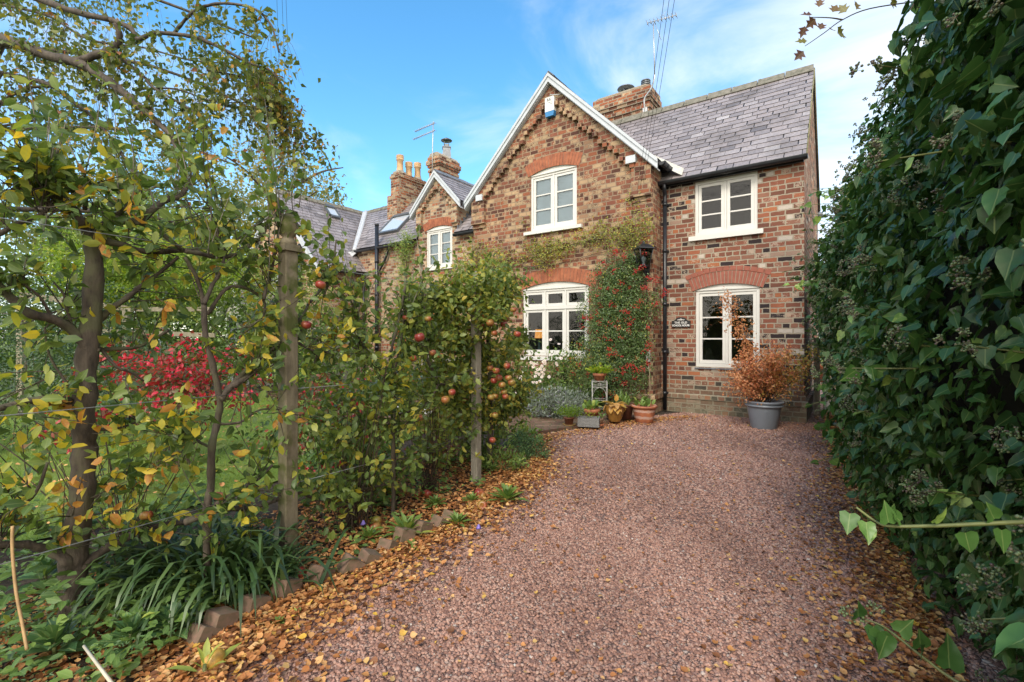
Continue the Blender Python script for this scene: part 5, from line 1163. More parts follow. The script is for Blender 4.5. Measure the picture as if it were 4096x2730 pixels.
mb.lathe(pr_, n=16); n0 = len(mb.f); apple0 = mb.build('apple', APM)
mb = MB(); mb.tube([(0, 0, .01), (.003, 0, .03), (.006, 0, .045)], .0016, 4); stalk0 = mb.build('stalk', STEMB, apple0)
apple_used = [False]
def apple(loc, s, parent=None, label=None, cat_=None, tilt=.3, group=None):
    if not apple_used[0]: o = apple0; st_ = stalk0; apple_used[0] = True
    else:
        o = apple0.copy(); COL.objects.link(o); st_ = stalk0.copy(); COL.objects.link(st_); st_.parent = o
    o.parent = parent; o.location = loc; o.scale = (s, s, s * random.uniform(.9, 1.02)); o.rotation_euler = (random.uniform(-tilt, tilt), random.uniform(-tilt, tilt), random.uniform(0, 6.28))
    for k in ('label', 'category', 'group'):
        if k in o: del o[k]
    if label: tag(o, label, cat_, group)
    return o

def npx(lst): return lst
ED = (.532, .847)
# ---- tree A
def tree(name, lab, group, limbs, p0, extra_n, Lr, per, size, mat, tint, seedt=0, up=.7, sprouts=0, off=0., kind='oval', twigmat=None, flat=ED, tip=.75, droop=.35, lo_z=None):
    e = empty(name, (p0[0], p0[1], 0), 0, lab, 'apple tree', group)
    L3 = []
    for px, r0, r1 in limbs: L3.append(([plane_pt(u, v, p0, off=off + random.uniform(-.03, .03)) - Vector((p0[0], p0[1], 0)) for u, v in px], r0, r1))
    tr, paths = limb_mesh(L3[:1], 'trunk', BARK, e, 12); ob, paths2 = limb_mesh(L3[1:], 'branches', BARK, e, 9)
    allp = [q[int(len(q) * (.38 if l[1] > .012 else .15)):] for q, l in zip(paths2, L3[1:])]
    m_ = max(8, extra_n // 3); p, d, L, b = twigs_on(allp, m_, Lr, up=up, flat=flat); j_ = rng.integers(0, m_, extra_n)
    p = p[j_] + rng.normal(size=(extra_n, 3)) * .02; d = unit(d[j_] + rng.normal(size=(extra_n, 3)) * .45); L = L[j_] * rng.uniform(.5, 1.15, extra_n); b = rng.normal(size=(extra_n, 3)) * .15
    Lv = Leaves(kind); tt = np.clip(rng.normal(tint, .25, len(p)), 0, 1)
    leaves_on(Lv, p, d, L, b, per, size, tint=tt, tip_bias=tip, droop=droop)
    twig_mesh(bez(p, d, L, b), .0035, .0015, 'twigs', twigmat or BARK, e)
    if sprouts:
        pp = [q for P in allp for q in P]; pp = sorted(pp, key=lambda q: -q.z)[:max(8, len(pp) // 3)]
        P = np.array([tuple(random.choice(pp)) for _ in range(sprouts)]); dd = unit(np.array([0, 0, 1.]) + rng.normal(size=(sprouts, 3)) * .22); LL = rng.uniform(.28, .62, sprouts); bb = rng.normal(size=(sprouts, 3)) * .1
        twig_mesh(bez(P, dd, LL, bb), .0042, .0018, 'twigs', STEMS, e); leaves_on(Lv, P, dd, LL, bb, 11, (size[0], size[1] * 1.05), tint=np.full(sprouts, .30), tip_bias=1., droop=.0, tspread=.15)
    Lv.build('leaves', mat, e)
    return e
A0 = (-2.07, 2.24)
LA = [([(290, 2530), (290, 2304), (300, 2180), (332, 1978), (341, 1800), (335, 1665), (347, 1442), (366, 1282), (376, 1027), (370, 957)], .056, .036),
 ([(370, 965), (351, 930), (312, 874), (265, 812), (180, 773), (78, 769), (-20, 790)], .029, .016), ([(374, 985), (390, 952), (405, 913), (468, 882), (546, 886), (608, 843), (663, 800), (718, 788), (757, 734)], .026, .012),
 ([(546, 886), (624, 921), (679, 960), (725, 999)], .015, .009), ([(380, 975), (398, 960), (468, 976), (562, 1003), (663, 1007), (741, 1003), (810, 1000)], .020, .010), ([(437, 890), (499, 835), (554, 788), (562, 745)], .012, .006),
 ([(-20, 945), (78, 894), (187, 843), (183, 757), (179, 687)], .011, .006), ([(352, 1410), (338, 1385), (287, 1321), (210, 1276), (115, 1254), (38, 1187), (-20, 1130)], .024, .016), ([(360, 1330), (376, 1308), (434, 1244), (497, 1200), (561, 1149), (638, 1091), (714, 1028)], .018, .009),
 ([(370, 1390), (395, 1397), (446, 1397), (542, 1391), (612, 1359), (676, 1321)], .013, .007), ([(390, 1400), (408, 1404), (465, 1467), (529, 1493), (574, 1525)], .008, .005), ([(330, 1640), (306, 1614), (255, 1598), (191, 1595), (96, 1608), (-20, 1640)], .019, .013),
 ([(285, 2270), (261, 2239), (196, 2203), (107, 2180), (-20, 2180)], .026, .014), ([(300, 2300), (344, 2262), (403, 2209), (510, 2150), (563, 2120), (652, 2102), (741, 2090)], .024, .014),
 ([(237, 2150), (332, 2037), (380, 1990), (451, 1975), (534, 1954)], .006, .004), ([(210, 1276), (150, 1180), (60, 1120)], .008, .004), ([(300, 1340), (265, 1230), (255, 1180), (215, 1130)], .007, .004), ([(347, 1560), (300, 1570), (230, 1480), (190, 1400), (180, 1310)], .007, .004),
 ([(180, 773), (150, 700), (110, 640), (60, 600)], .011, .005), ([(340, 840), (350, 740), (330, 680)], .009, .004), ([(-20, 2080), (80, 2030), (150, 1960), (190, 1850)], .010, .006), ([(345, 1700), (420, 1720), (520, 1700), (600, 1660)], .008, .004)]
ta = tree('apple_tree', 'nearest espalier apple tree, thick knotty trunk in the left foreground', 'espalier apple trees', LA, A0, 245, (.14, .46), 8, (.046, .080), APPLE_L, .42, sprouts=18, tip=.5)
B0 = (-1.50, 2.56)
LB = [([(830, 2400), (830, 2037), (842, 1948), (848, 1793), (867, 1697), (880, 1601), (854, 1474), (822, 1346), (816, 1219)], .021, .013),
 ([(880, 1601), (920, 1550), (956, 1531), (1033, 1474), (1116, 1416), (1192, 1372)], .020, .009), ([(925, 1545), (995, 1474), (1084, 1404), (1140, 1340), (1199, 1276), (1240, 1210)], .014, .007), ([(816, 1219), (850, 1140), (880, 1091), (905, 1000)], .012, .006),
 ([(816, 1219), (790, 1120), (740, 1030)], .012, .008), ([(740, 1003), (800, 1015), (880, 1030), (960, 1010), (1050, 950)], .014, .008), ([(830, 1260), (900, 1160), (969, 1149), (1052, 1200), (1052, 1263), (995, 1308), (960, 1300)], .010, .005), ([(1052, 1200), (1084, 1091), (1109, 964), (1120, 880)], .011, .006),
 ([(830, 2050), (890, 2037), (1008, 2031), (1103, 2002)], .018, .012), ([(850, 2040), (878, 2008), (961, 1960), (1038, 1913), (1090, 1860)], .012, .007), ([(741, 2090), (790, 2070), (840, 2050)], .018, .016),
 ([(1103, 2002), (1184, 1969), (1282, 2002), (1360, 1985)], .012, .008), ([(1192, 1372), (1260, 1405), (1330, 1400), (1370, 1330)], .009, .004), ([(1240, 1210), (1290, 1150), (1330, 1060), (1345, 960)], .009, .005), ([(867, 1697), (960, 1690), (1040, 1640), (1130, 1640)], .008, .004), ([(848, 1793), (780, 1760), (700, 1700), (640, 1690)], .008, .004),
 ([(880, 1030), (870, 930), (845, 850), (850, 760)], .009, .004), ([(1050, 950), (1080, 880), (1130, 840), (1190, 850)], .008, .004)]
tb_ = tree('apple_tree', 'slender espalier apple tree behind the dark strappy clump, just left of the finialed post', 'espalier apple trees', LB, B0, 235, (.14, .46), 8, (.044, .076), APPLE_L, .38, sprouts=14, off=.02, tip=.5)
# tree C, between the posts
C0 = (-.90, 3.52)
LC = [([(1571, 2120), (1575, 1897), (1572, 1780), (1569, 1506), (1565, 1410), (1597, 1270), (1620, 1150)], .017, .008), ([(1583, 1900), (1575, 1665), (1580, 1500), (1610, 1330), (1625, 1230)], .009, .006),
 ([(1757, 1535), (1712, 1442), (1700, 1400), (1693, 1366)], .013, .015), ([(1575, 1560), (1546, 1512), (1483, 1448), (1438, 1404), (1410, 1390)], .010, .006), ([(1565, 1933), (1427, 1963), (1340, 1985), (1282, 2002)], .010, .007), ([(1570, 1840), (1640, 1830), (1760, 1800), (1870, 1720)], .006, .004),
 ([(1757, 1535), (1830, 1540), (1900, 1480)], .010, .006), ([(1600, 1640), (1500, 1680), (1410, 1760), (1330, 1800)], .007, .004), ([(1575, 1665), (1700, 1620), (1757, 1535)], .009, .008), ([(1690, 1300), (1700, 1180), (1680, 1100)], .010, .004), ([(1440, 1400), (1420, 1250), (1380, 1150)], .006, .004)]
tc_ = tree('apple_tree', 'thin two-stemmed apple tree midway between the two posts', 'espalier apple trees', LC, C0, 250, (.14, .42), 9, (.046, .072), APPLE_D, .30, sprouts=16)
D0 = (-.22, 4.72)
LD = [([(1961, 2010), (1961, 1684), (1958, 1474), (1948, 1314), (1930, 1180)], .030, .016), ([(1955, 1600), (1850, 1560), (1740, 1500)], .012, .006), ([(1958, 1450), (2040, 1400), (2110, 1330)], .010, .005), ([(1955, 1500), (2050, 1540), (2090, 1620)], .010, .005), ([(1948, 1314), (1860, 1240), (1760, 1200), (1660, 1190)], .013, .006), ([(1940, 1250), (2020, 1180), (2080, 1150)], .010, .005),
 ([(1955, 1380), (1850, 1370), (1740, 1330)], .012, .006), ([(1930, 1180), (1920, 1100), (1880, 1060)], .010, .005), ([(1960, 1650), (2020, 1660), (2060, 1600)], .008, .004), ([(1930, 1180), (1990, 1110), (2040, 1100)], .009, .004), ([(1960, 1700), (1900, 1680), (1830, 1640)], .009, .004)]
td_ = tree('apple_tree', 'dense rounded apple tree laden with red apples beside the second post', 'espalier apple trees', LD, D0, 620, (.12, .36), 10, (.042, .066), APPLE_D, .5, up=.35, droop=.5)
# fruit still on the trees
z4p = lambda x, y: (1100 + x * .6377, 900 + y * .6377)
AD = [(1285, 360), (1120, 360), (1257, 467), (1190, 497), (1160, 510), (1305, 508), (1380, 540), (1085, 530), (1080, 565), (1447, 590), (1495, 533), (1115, 625), (1210, 658), (1250, 630), (1293, 632), (1350, 615), (1097, 665), (1375, 680), (1242, 777), (1115, 805), (1240, 930), (1350, 900), (1387, 915), (1060, 912), (1373, 978), (1405, 960), (1485, 990), (1425, 1005), (1437, 1050), (1355, 1083), (1380, 1075), (1230, 1025), (1195, 1100), (1130, 1008), (1445, 1077), (1455, 885), (1380, 1195), (1365, 1350), (1320, 570), (1435, 625), (1520, 685), (1465, 960), (1150, 860), (1170, 1030), (1030, 380)]
for x, y in AD:
    u, v = z4p(x, y); Y = random.uniform(4.35, 4.85) - (.25 if x > 1300 else 0); q = VPn(u, v, Y); apple(q - Vector((D0[0], D0[1], 0)), random.uniform(.72, .98), td_)
for x, y, s_ in ((907, 705, 1.35), (868, 838, .95), (990, 803, .95), (1035, 820, .95), (960, 590, .9), (820, 580, .9), (905, 1210, 1.1), (1070, 1097, 1.2), (1110, 1050, 1.), (848, 600, .9)):
    u, v = z4p(x, y); q = VPn(u, v, 3.62 if s_ < 1.3 else 3.5); apple(q - Vector((C0[0], C0[1], 0)), s_ * .72, tc_)
apple(VPn(585, 2062, 2.45) - Vector((A0[0], A0[1], 0)), .75, ta); apple(VPn(878, 1985, 2.5) - Vector((B0[0], B0[1], 0)), .75, tb_)
for u_, v_ in ((1282, 1140), (1225, 1300)): apple(VPn(u_, v_, 2.9) - Vector((B0[0], B0[1], 0)), .8, tb_)
# windfalls
def gnd(u, v, z=0.): Y = F * (CAMH - z) / (v - HY); return Vector(((u - HX) * Y / F, Y, z))
z5p = lambda x, y: (1000 + x * .657, 1700 + y * .657)
WF = [(950, 400, 'yellow-red windfall apple, leftmost of the row under the second post'), (1025, 415, 'pale green and pink windfall, second of the row left of the second post'), (1080, 422, 'small brownish windfall, third of the row left of the second post'), (1150, 450, 'dark red windfall closest to the drive, left of the second post'),
      (1395, 413, 'red windfall resting on another just right of the second post'), (1410, 432, 'large red windfall at the foot of a leafy rosette right of the second post'), (1415, 492, 'russet windfall nearest the gravel right of the second post'), (650, 550, 'olive windfall apple, upper of the trio in the leaf litter'), (678, 580, 'red-cheeked windfall, middle of the trio in the leaf litter'), (770, 588, 'brown windfall, right of the trio in the leaf litter'),
      (765, 622, 'half-buried rotten windfall just above the kerb bricks'), (302, 905, 'russet windfall wedged behind the kerb beside the first post')]
for x, y, lab in WF: u, v = z5p(x, y); apple(gnd(u, v, .035) , 1.0, None, lab, 'apple', tilt=1.2, group='fallen apples in the bed')
gold = apple(gnd(854, 2641, .035), 1.1, None, 'large golden windfall apple lying on leaves at the drive edge, nearest the camera', 'apple', tilt=.5, group='fallen apples in the bed')

# ------------------------------------------------------------------ weeping birch over the left
bi = empty('birch_tree', (-6.2, 5.2, 0), 0, 'tall weeping birch with yellowing leaves hanging over the garden from the left', 'birch tree')
BO = Vector((-6.2, 5.2, 0))
z0p = lambda x, y: (x * .6378, y * .6378)
BL = [([(0, 245), (150, 290), (300, 350), (480, 395), (620, 470), (760, 570), (890, 680), (1000, 780), (1070, 850), (1110, 930), (1200, 980), (1290, 1050)], .045, .010, 3.8, 3.4), ([(480, 390), (620, 340), (720, 300), (750, 220), (725, 150)], .03, .018, 3.7, 3.6), ([(690, 125), (820, 180), (860, 250), (960, 210), (1090, 215), (1240, 240), (1400, 310), (1550, 390), (1700, 450), (1760, 520)], .020, .008, 3.6, 3.6),
      ([(480, 400), (700, 350), (900, 480), (960, 550), (1180, 680), (1300, 780)], .016, .006, 3.8, 3.6), ([(1090, 215), (1130, 160), (1220, 70), (1330, 30), (1450, 25), (1600, 60), (1700, 160), (1750, 330)], .014, .007, 3.7, 3.6), ([(0, 460), (300, 530), (470, 650), (600, 750), (700, 880), (800, 1020), (850, 1130)], .022, .008, 4.2, 4.0), ([(0, -80), (200, -20), (420, 60), (690, 125)], .03, .02, 3.8, 3.6),
      ([(0, 650), (150, 560), (340, 540)], .018, .010, 4.2, 4.2), ([(0, 30), (300, 100), (560, 250), (900, 300), (1200, 380), (1500, 400)], .014, .005, 4.6, 4.2), ([(100, -60), (500, -30), (900, -60), (1200, -40)], .018, .006, 4.8, 4.4), ([(1300, 440), (1600, 520), (1800, 760), (1950, 860), (2060, 1010), (2080, 1080)], .008, .003, 3.9, 3.9), ([(860, 560), (1100, 560), (1350, 640), (1600, 640)], .009, .004, 4.0, 4.0), ([(-40, 800), (200, 760), (400, 720), (500, 760)], .012, .006, 4.4, 4.4)]
L3 = []
for px, r0, r1, ya, yb in BL: L3.append(([VPn(*z0p(x, y), ya + (yb - ya) * i / (len(px) - 1)) - BO for i, (x, y) in enumerate(px)], r0, r1))
trunk = [(Vector((0, 0, -.1)), Vector((.05, -.05, 1.5)), Vector((.0, -.1, 3.2)), Vector((.1, -.2, 5.2)), Vector((.2, -.2, 7.5)))]
mb = MB(); mb.tube(cat(trunk[0]), [.17 - .0055 * i for i in range(len(cat(trunk[0])))], 14)
for l in L3:
    a_ = l[0][0]
    if a_.x < 2.1: mb.tube(cat([Vector((.05, -.1, min(6.5, a_.z + random.uniform(-1.2, -.3)))), (a_ * .45 + Vector((0, 0, a_.z * .5))), a_], 4), [l[1] * (1.9 - .9 * i / 8) for i in range(9)], 8)
mb.build('trunk', BARK2, bi)
ob, bpaths = limb_mesh(L3, 'branches', BARK2, bi, 7)
def strands(paths, n, Lr, side=.35, gh=1.):
    m = max(6, n // 4); p, d, L, b = twigs_on(paths, m, Lr, up=-.35, spread=.55); j_ = rng.integers(0, m, n); p = p[j_] + rng.normal(size=(n, 3)) * .05; d = unit(d[j_] + rng.normal(size=(n, 3)) * .5); L = L[j_] * rng.uniform(.5, 1.3, n); d[:, 2] = np.where(rng.random(n) < .35, np.abs(d[:, 2]) * .5, d[:, 2]); d = unit(d)
    bend = rng.normal(size=(n, 3)) * .12; bend[:, 2] = -gh; return p, d * side, L, bend
Lv = Leaves('birch')
p, d, L, b = strands(bpaths, 600, (.16, .66)); leaves_on(Lv, p, d, L, b, 10, (.036, .062), droop=.5, tint=rng.uniform(.1, .6, len(p)), tip_bias=1., jitter=.03, updir=.1, tspread=.25); twig_mesh(bez(p, d, L, b), .0018, .0008, 'twigs', BARK2, bi)
# the dense hanging curtain at the right end
cp = [[VPn(*z0p(x, y), 3.9) - BO for x, y in ((1480, 360), (1600, 400), (1700, 470), (1780, 620), (1830, 760))]]
p, d, L, b = strands(cp, 100, (.35, 1.15), .12); leaves_on(Lv, p, d, L, b, 13, (.032, .054), droop=.6, tint=rng.uniform(.3, .85, len(p)), tip_bias=1., jitter=.025, updir=.1); twig_mesh(bez(p, d, L, b), .0018, .0008, 'twigs', BARK2, bi)
cp = [bpaths[10]]
p, d, L, b = strands(cp, 40, (.05, .16)); leaves_on(Lv, p, d, L, b, 5, (.034, .052), droop=.6, tip_bias=1., jitter=.015); 
# far-left canopy filling behind
far = [[Vector((x, y, z)) for x, y, z in path] for path in ([(0, 0, 3.6), (1.4, .6, 3.9), (2.6, 1., 3.6)], [(0, 0, 4.6), (1.6, .8, 4.8), (3.0, 1.3, 4.3)], [(0, .5, 2.9), (1.2, 1.2, 3.0), (2.2, 1.6, 2.7)], [(.2, .3, 2.6), (.8, -.6, 2.7), (1.6, -1.2, 2.6)], [(0, 0, 5.4), (1.5, .4, 5.5), (2.9, .9, 5.2)])]
ob, fp = limb_mesh([(q, .03, .01) for q in far], 'branches', BARK2, bi, 6)
p, d, L, b = strands(fp, 230, (.25, .8)); leaves_on(Lv, p, d, L, b, 10, (.040, .064), droop=.5, tint=rng.uniform(.1, .7, len(p)), tip_bias=1., jitter=.04, updir=.1); twig_mesh(bez(p, d, L, b), .0018, .0008, 'twigs', BARK2, bi)
Lv.build('leaves', BIRCH_L, bi)

gold.data = gold.data.copy(); gold.data.materials.clear(); gold.data.materials.append(plain('golden_skin', (.50, .30, .06), .35, .12, 60, col2=(.40, .22, .05), bmp=0))
for _o in (ta, tb_): pass
# ------------------------------------------------------------------ generic shrubs
def shrub(name, lab, cat_, c, rad, n, mat, size, kind='oval', clusters=40, cl=.16, stems=24, stemmat=None, base=None, group=None, up=.4, tint=None, outw=.6, shell=.5, parent=None, sr=.004, tspread=.3, part='leaves', parts=True, yfl=1., wood_n=True):
    e = parent or empty(name, (c[0], c[1], 0), 0, lab, cat_, group)
    C0_ = np.array([0, 0, c[2]]) if not parent else np.array([0, 0, c[2]]); rad = np.array(rad)
    u = rnd_dir(clusters) * (rng.random((clusters, 1)) ** shell); K = u * rad + C0_
    K = K[K[:, 2] > .05] if len(K[K[:, 2] > .05]) else K
    i = rng.integers(0, len(K), n); P = K[i] + rng.normal(size=(n, 3)) * (cl * rad); P = P[P[:, 2] > .01]; i = i[:len(P)]; n = len(P)
    o = unit((P - C0_) / rad); D = unit(o * outw + rng.normal(size=(n, 3)) * .6 + np.array([0, 0, up * .4])); Nn = unit(o * .4 + rng.normal(size=(n, 3)) * .5 + np.array([0, 0, .6]))
    ct = rng.random(len(K)) if tint is None else np.clip(rng.normal(tint, tspread * .6, len(K)), 0, 1)
    tt = np.clip(ct[i] + rng.normal(0, tspread * .6, n), 0, 1)
    Leaves(kind).add(P, D, Nn, rng.uniform(size[0], size[1], n), tt).build(part, mat, e)
    if stems:
        b0 = np.array(base if base is not None else (0, 0, .0)); j = rng.integers(0, len(K), stems); T = K[j]; S0 = b0 + rng.normal(size=(stems, 3)) * np.array([rad[0] * .12, rad[1] * .12, 0])
        d = T - S0; L = np.linalg.norm(d, axis=1); dn = unit(d); b = np.zeros((stems, 3)); b[:, 2] = .12; dn = dn - b
        twig_mesh(bez(S0, dn, L, b, 6), sr, sr * .35, 'stems', stemmat or STEMB, e, 4)
    return e
def berries(parent, centres, r, per, spread, mat, name='berries', sub=1):
    bm_v = np.array([(0, 0, 1), (.894, 0, .447), (.276, .851, .447), (-.724, .526, .447), (-.724, -.526, .447), (.276, -.851, .447), (.724, .526, -.447), (-.276, .851, -.447), (-.894, 0, -.447), (-.276, -.851, -.447), (.724, -.526, -.447), (0, 0, -1)])
    fs = [(0, 1, 2), (0, 2, 3), (0, 3, 4), (0, 4, 5), (0, 5, 1), (1, 6, 2), (2, 7, 3), (3, 8, 4), (4, 9, 5), (5, 10, 1), (2, 6, 7), (3, 7, 8), (4, 8, 9), (5, 9, 10), (1, 10, 6), (6, 11, 7), (7, 11, 8), (8, 11, 9), (9, 11, 10), (10, 11, 6)]
    C_ = np.repeat(np.asarray(centres), per, 0) + rng.normal(size=(len(centres) * per, 3)) * spread; n = len(C_); rr = r * rng.uniform(.75, 1.15, (n, 1, 1))
    V = C_[:, None, :] + bm_v[None] * rr; loops = (np.arange(n)[:, None] * 12 + np.array(fs).ravel()[None]).ravel()
    o = np_mesh(name, V.reshape(-1, 3), loops, np.full(n * 20, 3), mat, parent, smooth=True, tint=np.repeat(rng.random(n), 20))
    if n > 100: o['kind'] = 'stuff'
    return o
BERR = plain('scarlet_berry', (.42, .018, .014), .3, .1, 40, bmp=0); BERO = plain('orange_berry', (.62, .10, .02), .35, .1, 40, bmp=0)

for c_, rad_, n_ in (((-.45 + .22, 4.25 - 4.72, 1.72), (.58, .24, .30), 1900), ((-.12, .02, 1.15), (.48, .30, .62), 2100), ((-.45, -.25, 1.35), (.40, .25, .50), 900)):
    K_ = rnd_dir(70) * rng.random((70, 1)) ** .5 * np.array(rad_) + np.array(c_); i_ = rng.integers(0, 70, n_); P_ = K_[i_] + rng.normal(size=(n_, 3)) * .07
    Leaves('oval').add(P_, unit(rng.normal(size=(n_, 3)) * .8 + np.array([0, -.2, -.3])), unit(rng.normal(size=(n_, 3)) * .6 + np.array([0, -.3, .6])), rng.uniform(.042, .066, n_), np.clip(rng.normal(.5, .28, n_), 0, 1)).build('leaves', APPLE_D, td_)
# ------------------------------------------------------------------ climbers on the house (local house frame through hw)
def wall_blob(lst): # list of (a, z, depth, ra, rz, rd, weight)
    return lst
def on_wall(blobs, n, b0):
    w_ = np.array([q[6] for q in blobs]); i = rng.choice(len(blobs), n, p=w_ / w_.sum()); B_ = np.array([q[:6] for q in blobs])[i]
    r = rnd_dir(n) * rng.random((n, 1)) ** .45; a = B_[:, 0] + r[:, 0] * B_[:, 3]; z = B_[:, 1] + r[:, 1] * B_[:, 4]; b = b0 - np.abs(B_[:, 2] + r[:, 2] * B_[:, 5]) - .02
    k = z > .03; a, z, b = a[k], z[k], b[k]; P = np.array(HC)[None] + a[:, None] * AV + b[:, None] * BV; P[:, 2] = z; return P
def climber(lab, cat_, blobs, nc, per, size, mat, b0, kind='oval', clr=.07, tint=.4, stems=None, stemmat=None, name='climbing_plant', outn=.6):
    e = empty(name, (0, 0, 0), 0, lab, cat_); K = on_wall(blobs, nc, b0); P = np.repeat(K, per, 0) + rng.normal(size=(len(K) * per, 3)) * clr; n = len(P)
    rel = (P - np.array(HC)) @ BV; over = np.maximum(rel - (b0 - .015), 0); P = P - over[:, None] * BV * 1.6
    D = unit(rng.normal(size=(n, 3)) * .7 - BV * outn + np.array([0, 0, -.15])); Nn = unit(rng.normal(size=(n, 3)) * .45 - BV * .9 + np.array([0, 0, .45]))
    tt = np.clip(np.repeat(rng.normal(tint, .2, len(K)), per) + rng.normal(0, .15, n), 0, 1); Leaves(kind).add(P, D, Nn, rng.uniform(size[0], size[1], n), tt).build('leaves', mat, e)
    if stems:
        mb = MB()
        for pts, r in stems: c = cat([hw(a, b0 - d, z) for a, z, d in pts], 6); mb.tube(c, [r * (1 - .5 * i / len(c)) for i in range(len(c))], 6)
        mb.build('stems', stemmat or STEMB, e)
    return e, K
# yellowing rose / vine across the front gable
vb = [(6.25, 3.15, .10, .40, .38, .10, 1.5), (5.7, 3.05, .1, .35, .35, .1, 1.2), (5.2, 3.0, .08, .3, .25, .1, .6), (4.6, 3.10, .09, .45, .26, .1, 1.5), (4.1, 3.12, .10, .35, .22, .1, 1.2), (3.7, 3.2, .06, .35, .2, .06, .4), (3.2, 3.3, .08, .35, .3, .08, 1.0), (2.75, 3.2, .10, .35, .42, .1, 1.5), (2.4, 3.25, .1, .22, .4, .1, 1.0), (2.6, 3.75, .04, .12, .25, .03, .22), (5.0, 3.75, .02, .06, .2, .02, .06), (6.5, 2.75, .12, .2, .25, .1, .6), (4.45, 2.85, .07, .2, .15, .05, .5)]
climber('sparse yellow-green rambling rose trained across the wall below the gable window', 'climbing rose', vb, 560, 9, (.026, .046), VINE_L, -.5, clr=.075, tint=.5, outn=.3,
        stems=[([(2.35, 0, .03), (2.35, 1.5, .03), (2.4, 2.6, .03), (2.8, 3.1, .04), (3.6, 3.2, .03), (4.4, 3.05, .03), (5.2, 3.0, .03), (6.3, 3.1, .03)], .014), ([(2.4, 2.6, .03), (2.6, 3.3, .03), (2.6, 4.0, .03)], .005), ([(5.3, 2.9, .03), (4.6, 2.80, .03), (3.9, 2.85, .03), (3.2, 2.95, .03), (2.6, 2.9, .03)], .006), ([(6.2, 3.1, .03), (6.4, 2.4, .03), (6.45, 1.3, .03), (6.45, 0, .03)], .010), ([(4.6, 3.0, .05), (4.8, 3.4, .03), (5.02, 3.9, .03)], .004)])
# red-berried pyracantha right of the ground-floor window
pb = [(2.85, 2.40, .15, .55, .45, .12, 2.6), (2.95, 1.85, .22, .62, .5, .18, 3), (2.95, 1.35, .28, .62, .45, .22, 3), (3.1, .85, .34, .8, .45, .28, 4), (3.2, .45, .40, .8, .45, .3, 3), (2.45, 1.7, .10, .2, .8, .1, 1.2), (2.45, 1.0, .14, .25, .7, .12, 1.2), (2.55, 2.7, .08, .2, .25, .06, .4), (3.8, .55, .38, .45, .35, .22, 1.2), (2.2, 1.95, -.0, .12, .3, .08, .2)]
e, K = climber('dense evergreen climber thick with scarlet berries beside the ground-floor window', 'pyracantha', pb, 2300, 13, (.026, .042), PYR_L, -.5, clr=.05, tint=.45, outn=.25,
        stems=[([(2.9, 0, .2), (2.85, .8, .2), (2.95, 1.7, .15), (2.8, 2.6, .08)], .018), ([(3.2, 0, .25), (3.3, .6, .3), (3.25, 1.4, .22), (3.2, 2.0, .12)], .014)])
z4q = lambda x, y: (1800 + x * .574, 900 + y * .574)
rb = [(1045, 330), (1020, 345), (1150, 310), (1195, 405), (1100, 445), (1170, 460), (960, 655), (990, 650), (940, 650), (960, 745), (925, 715), (1210, 600), (1235, 610), (1120, 555), (1385, 370), (1415, 385), (1440, 385), (1370, 440), (1345, 440), (1500, 460), (1485, 490), (1440, 550), (1425, 560), (1180, 715), (1250, 690), (1240, 740), (1110, 870), (1150, 900), (1115, 910), (1205, 1000), (1245, 990), (1270, 985), (1205, 1030), (1375, 965), (1300, 1020), (1215, 1110), (1380, 830), (1380, 870), (1350, 200), (1205, 215), (1150, 180), (1340, 290), (1340, 1505 - 500), (895, 975), (910, 840), (1160, 200), (1300, 570), (1330, 540), (1070, 260), (855, 1035), (750, 1010), (960, 1215), (1380, 710), (1290, 330), (1320, 310)]
C_ = []
for x, y in rb:
    u, v = z4q(x, y); k = (u - HX) / F; bb = -.5 - (.42 if y > 500 else .30) - (.22 if y > 850 else 0); px_, py_ = HC[0] + bb * BV[0], HC[1] + bb * BV[1]; a = (k * py_ - px_) / (AV[0] - k * AV[1]); Y = py_ + a * AV[1]; C_.append((k * Y, Y, CAMH + (HY - v) * Y / F))
berries(e, C_, .0095, 18, .026, BERR)
Kf = K[K @ -BV - np.array(HC) @ -BV > .68]; Kf = Kf[rng.integers(0, len(Kf), 90)] - BV * .09; berries(e, Kf, .0095, 8, .022, BERR)
# orange-berried climber on the low range wall
ob_ = [(8.6, 1.9, .15, .8, .5, .12, 2), (9.4, 1.6, .2, .6, .7, .15, 2), (8.8, 1.0, .3, .8, .7, .25, 3), (9.9, 1.2, .2, .4, .6, .15, 1.2), (8.0, 1.5, .2, .4, .9, .2, 1.5)]
e, K = climber('evergreen climber with bright orange berries on the low range wall behind the apple leaves', 'pyracantha', ob_, 600, 10, (.03, .05), PYR_L, RY, clr=.07, tint=.35)
berries(e, K[rng.integers(0, len(K), 110)] - BV * .10 + np.array([0, 0, .0]), .014, 10, .04, BERO)
# wisteria sprig at the range eaves
wb = [(9.75, 3.9, .15, .30, .3, .1, 2), (9.6, 4.15, .2, .18, .14, .1, 1), (9.9, 3.3, .1, .22, .5, .1, 1.2), (10.1, 4.0, .2, .3, .15, .1, .8), (9.6, 2.6, .12, .25, .5, .1, .8)]
climber('fresh green wisteria climbing over the gutter left of the dormer', 'wisteria', wb, 120, 14, (.05, .085), GRN_L, RY, kind='slim', clr=.09, tint=.75, stems=[([(9.9, 0, .05), (9.95, 1.5, .05), (9.85, 3.0, .05), (9.7, 4.1, .16)], .016)])

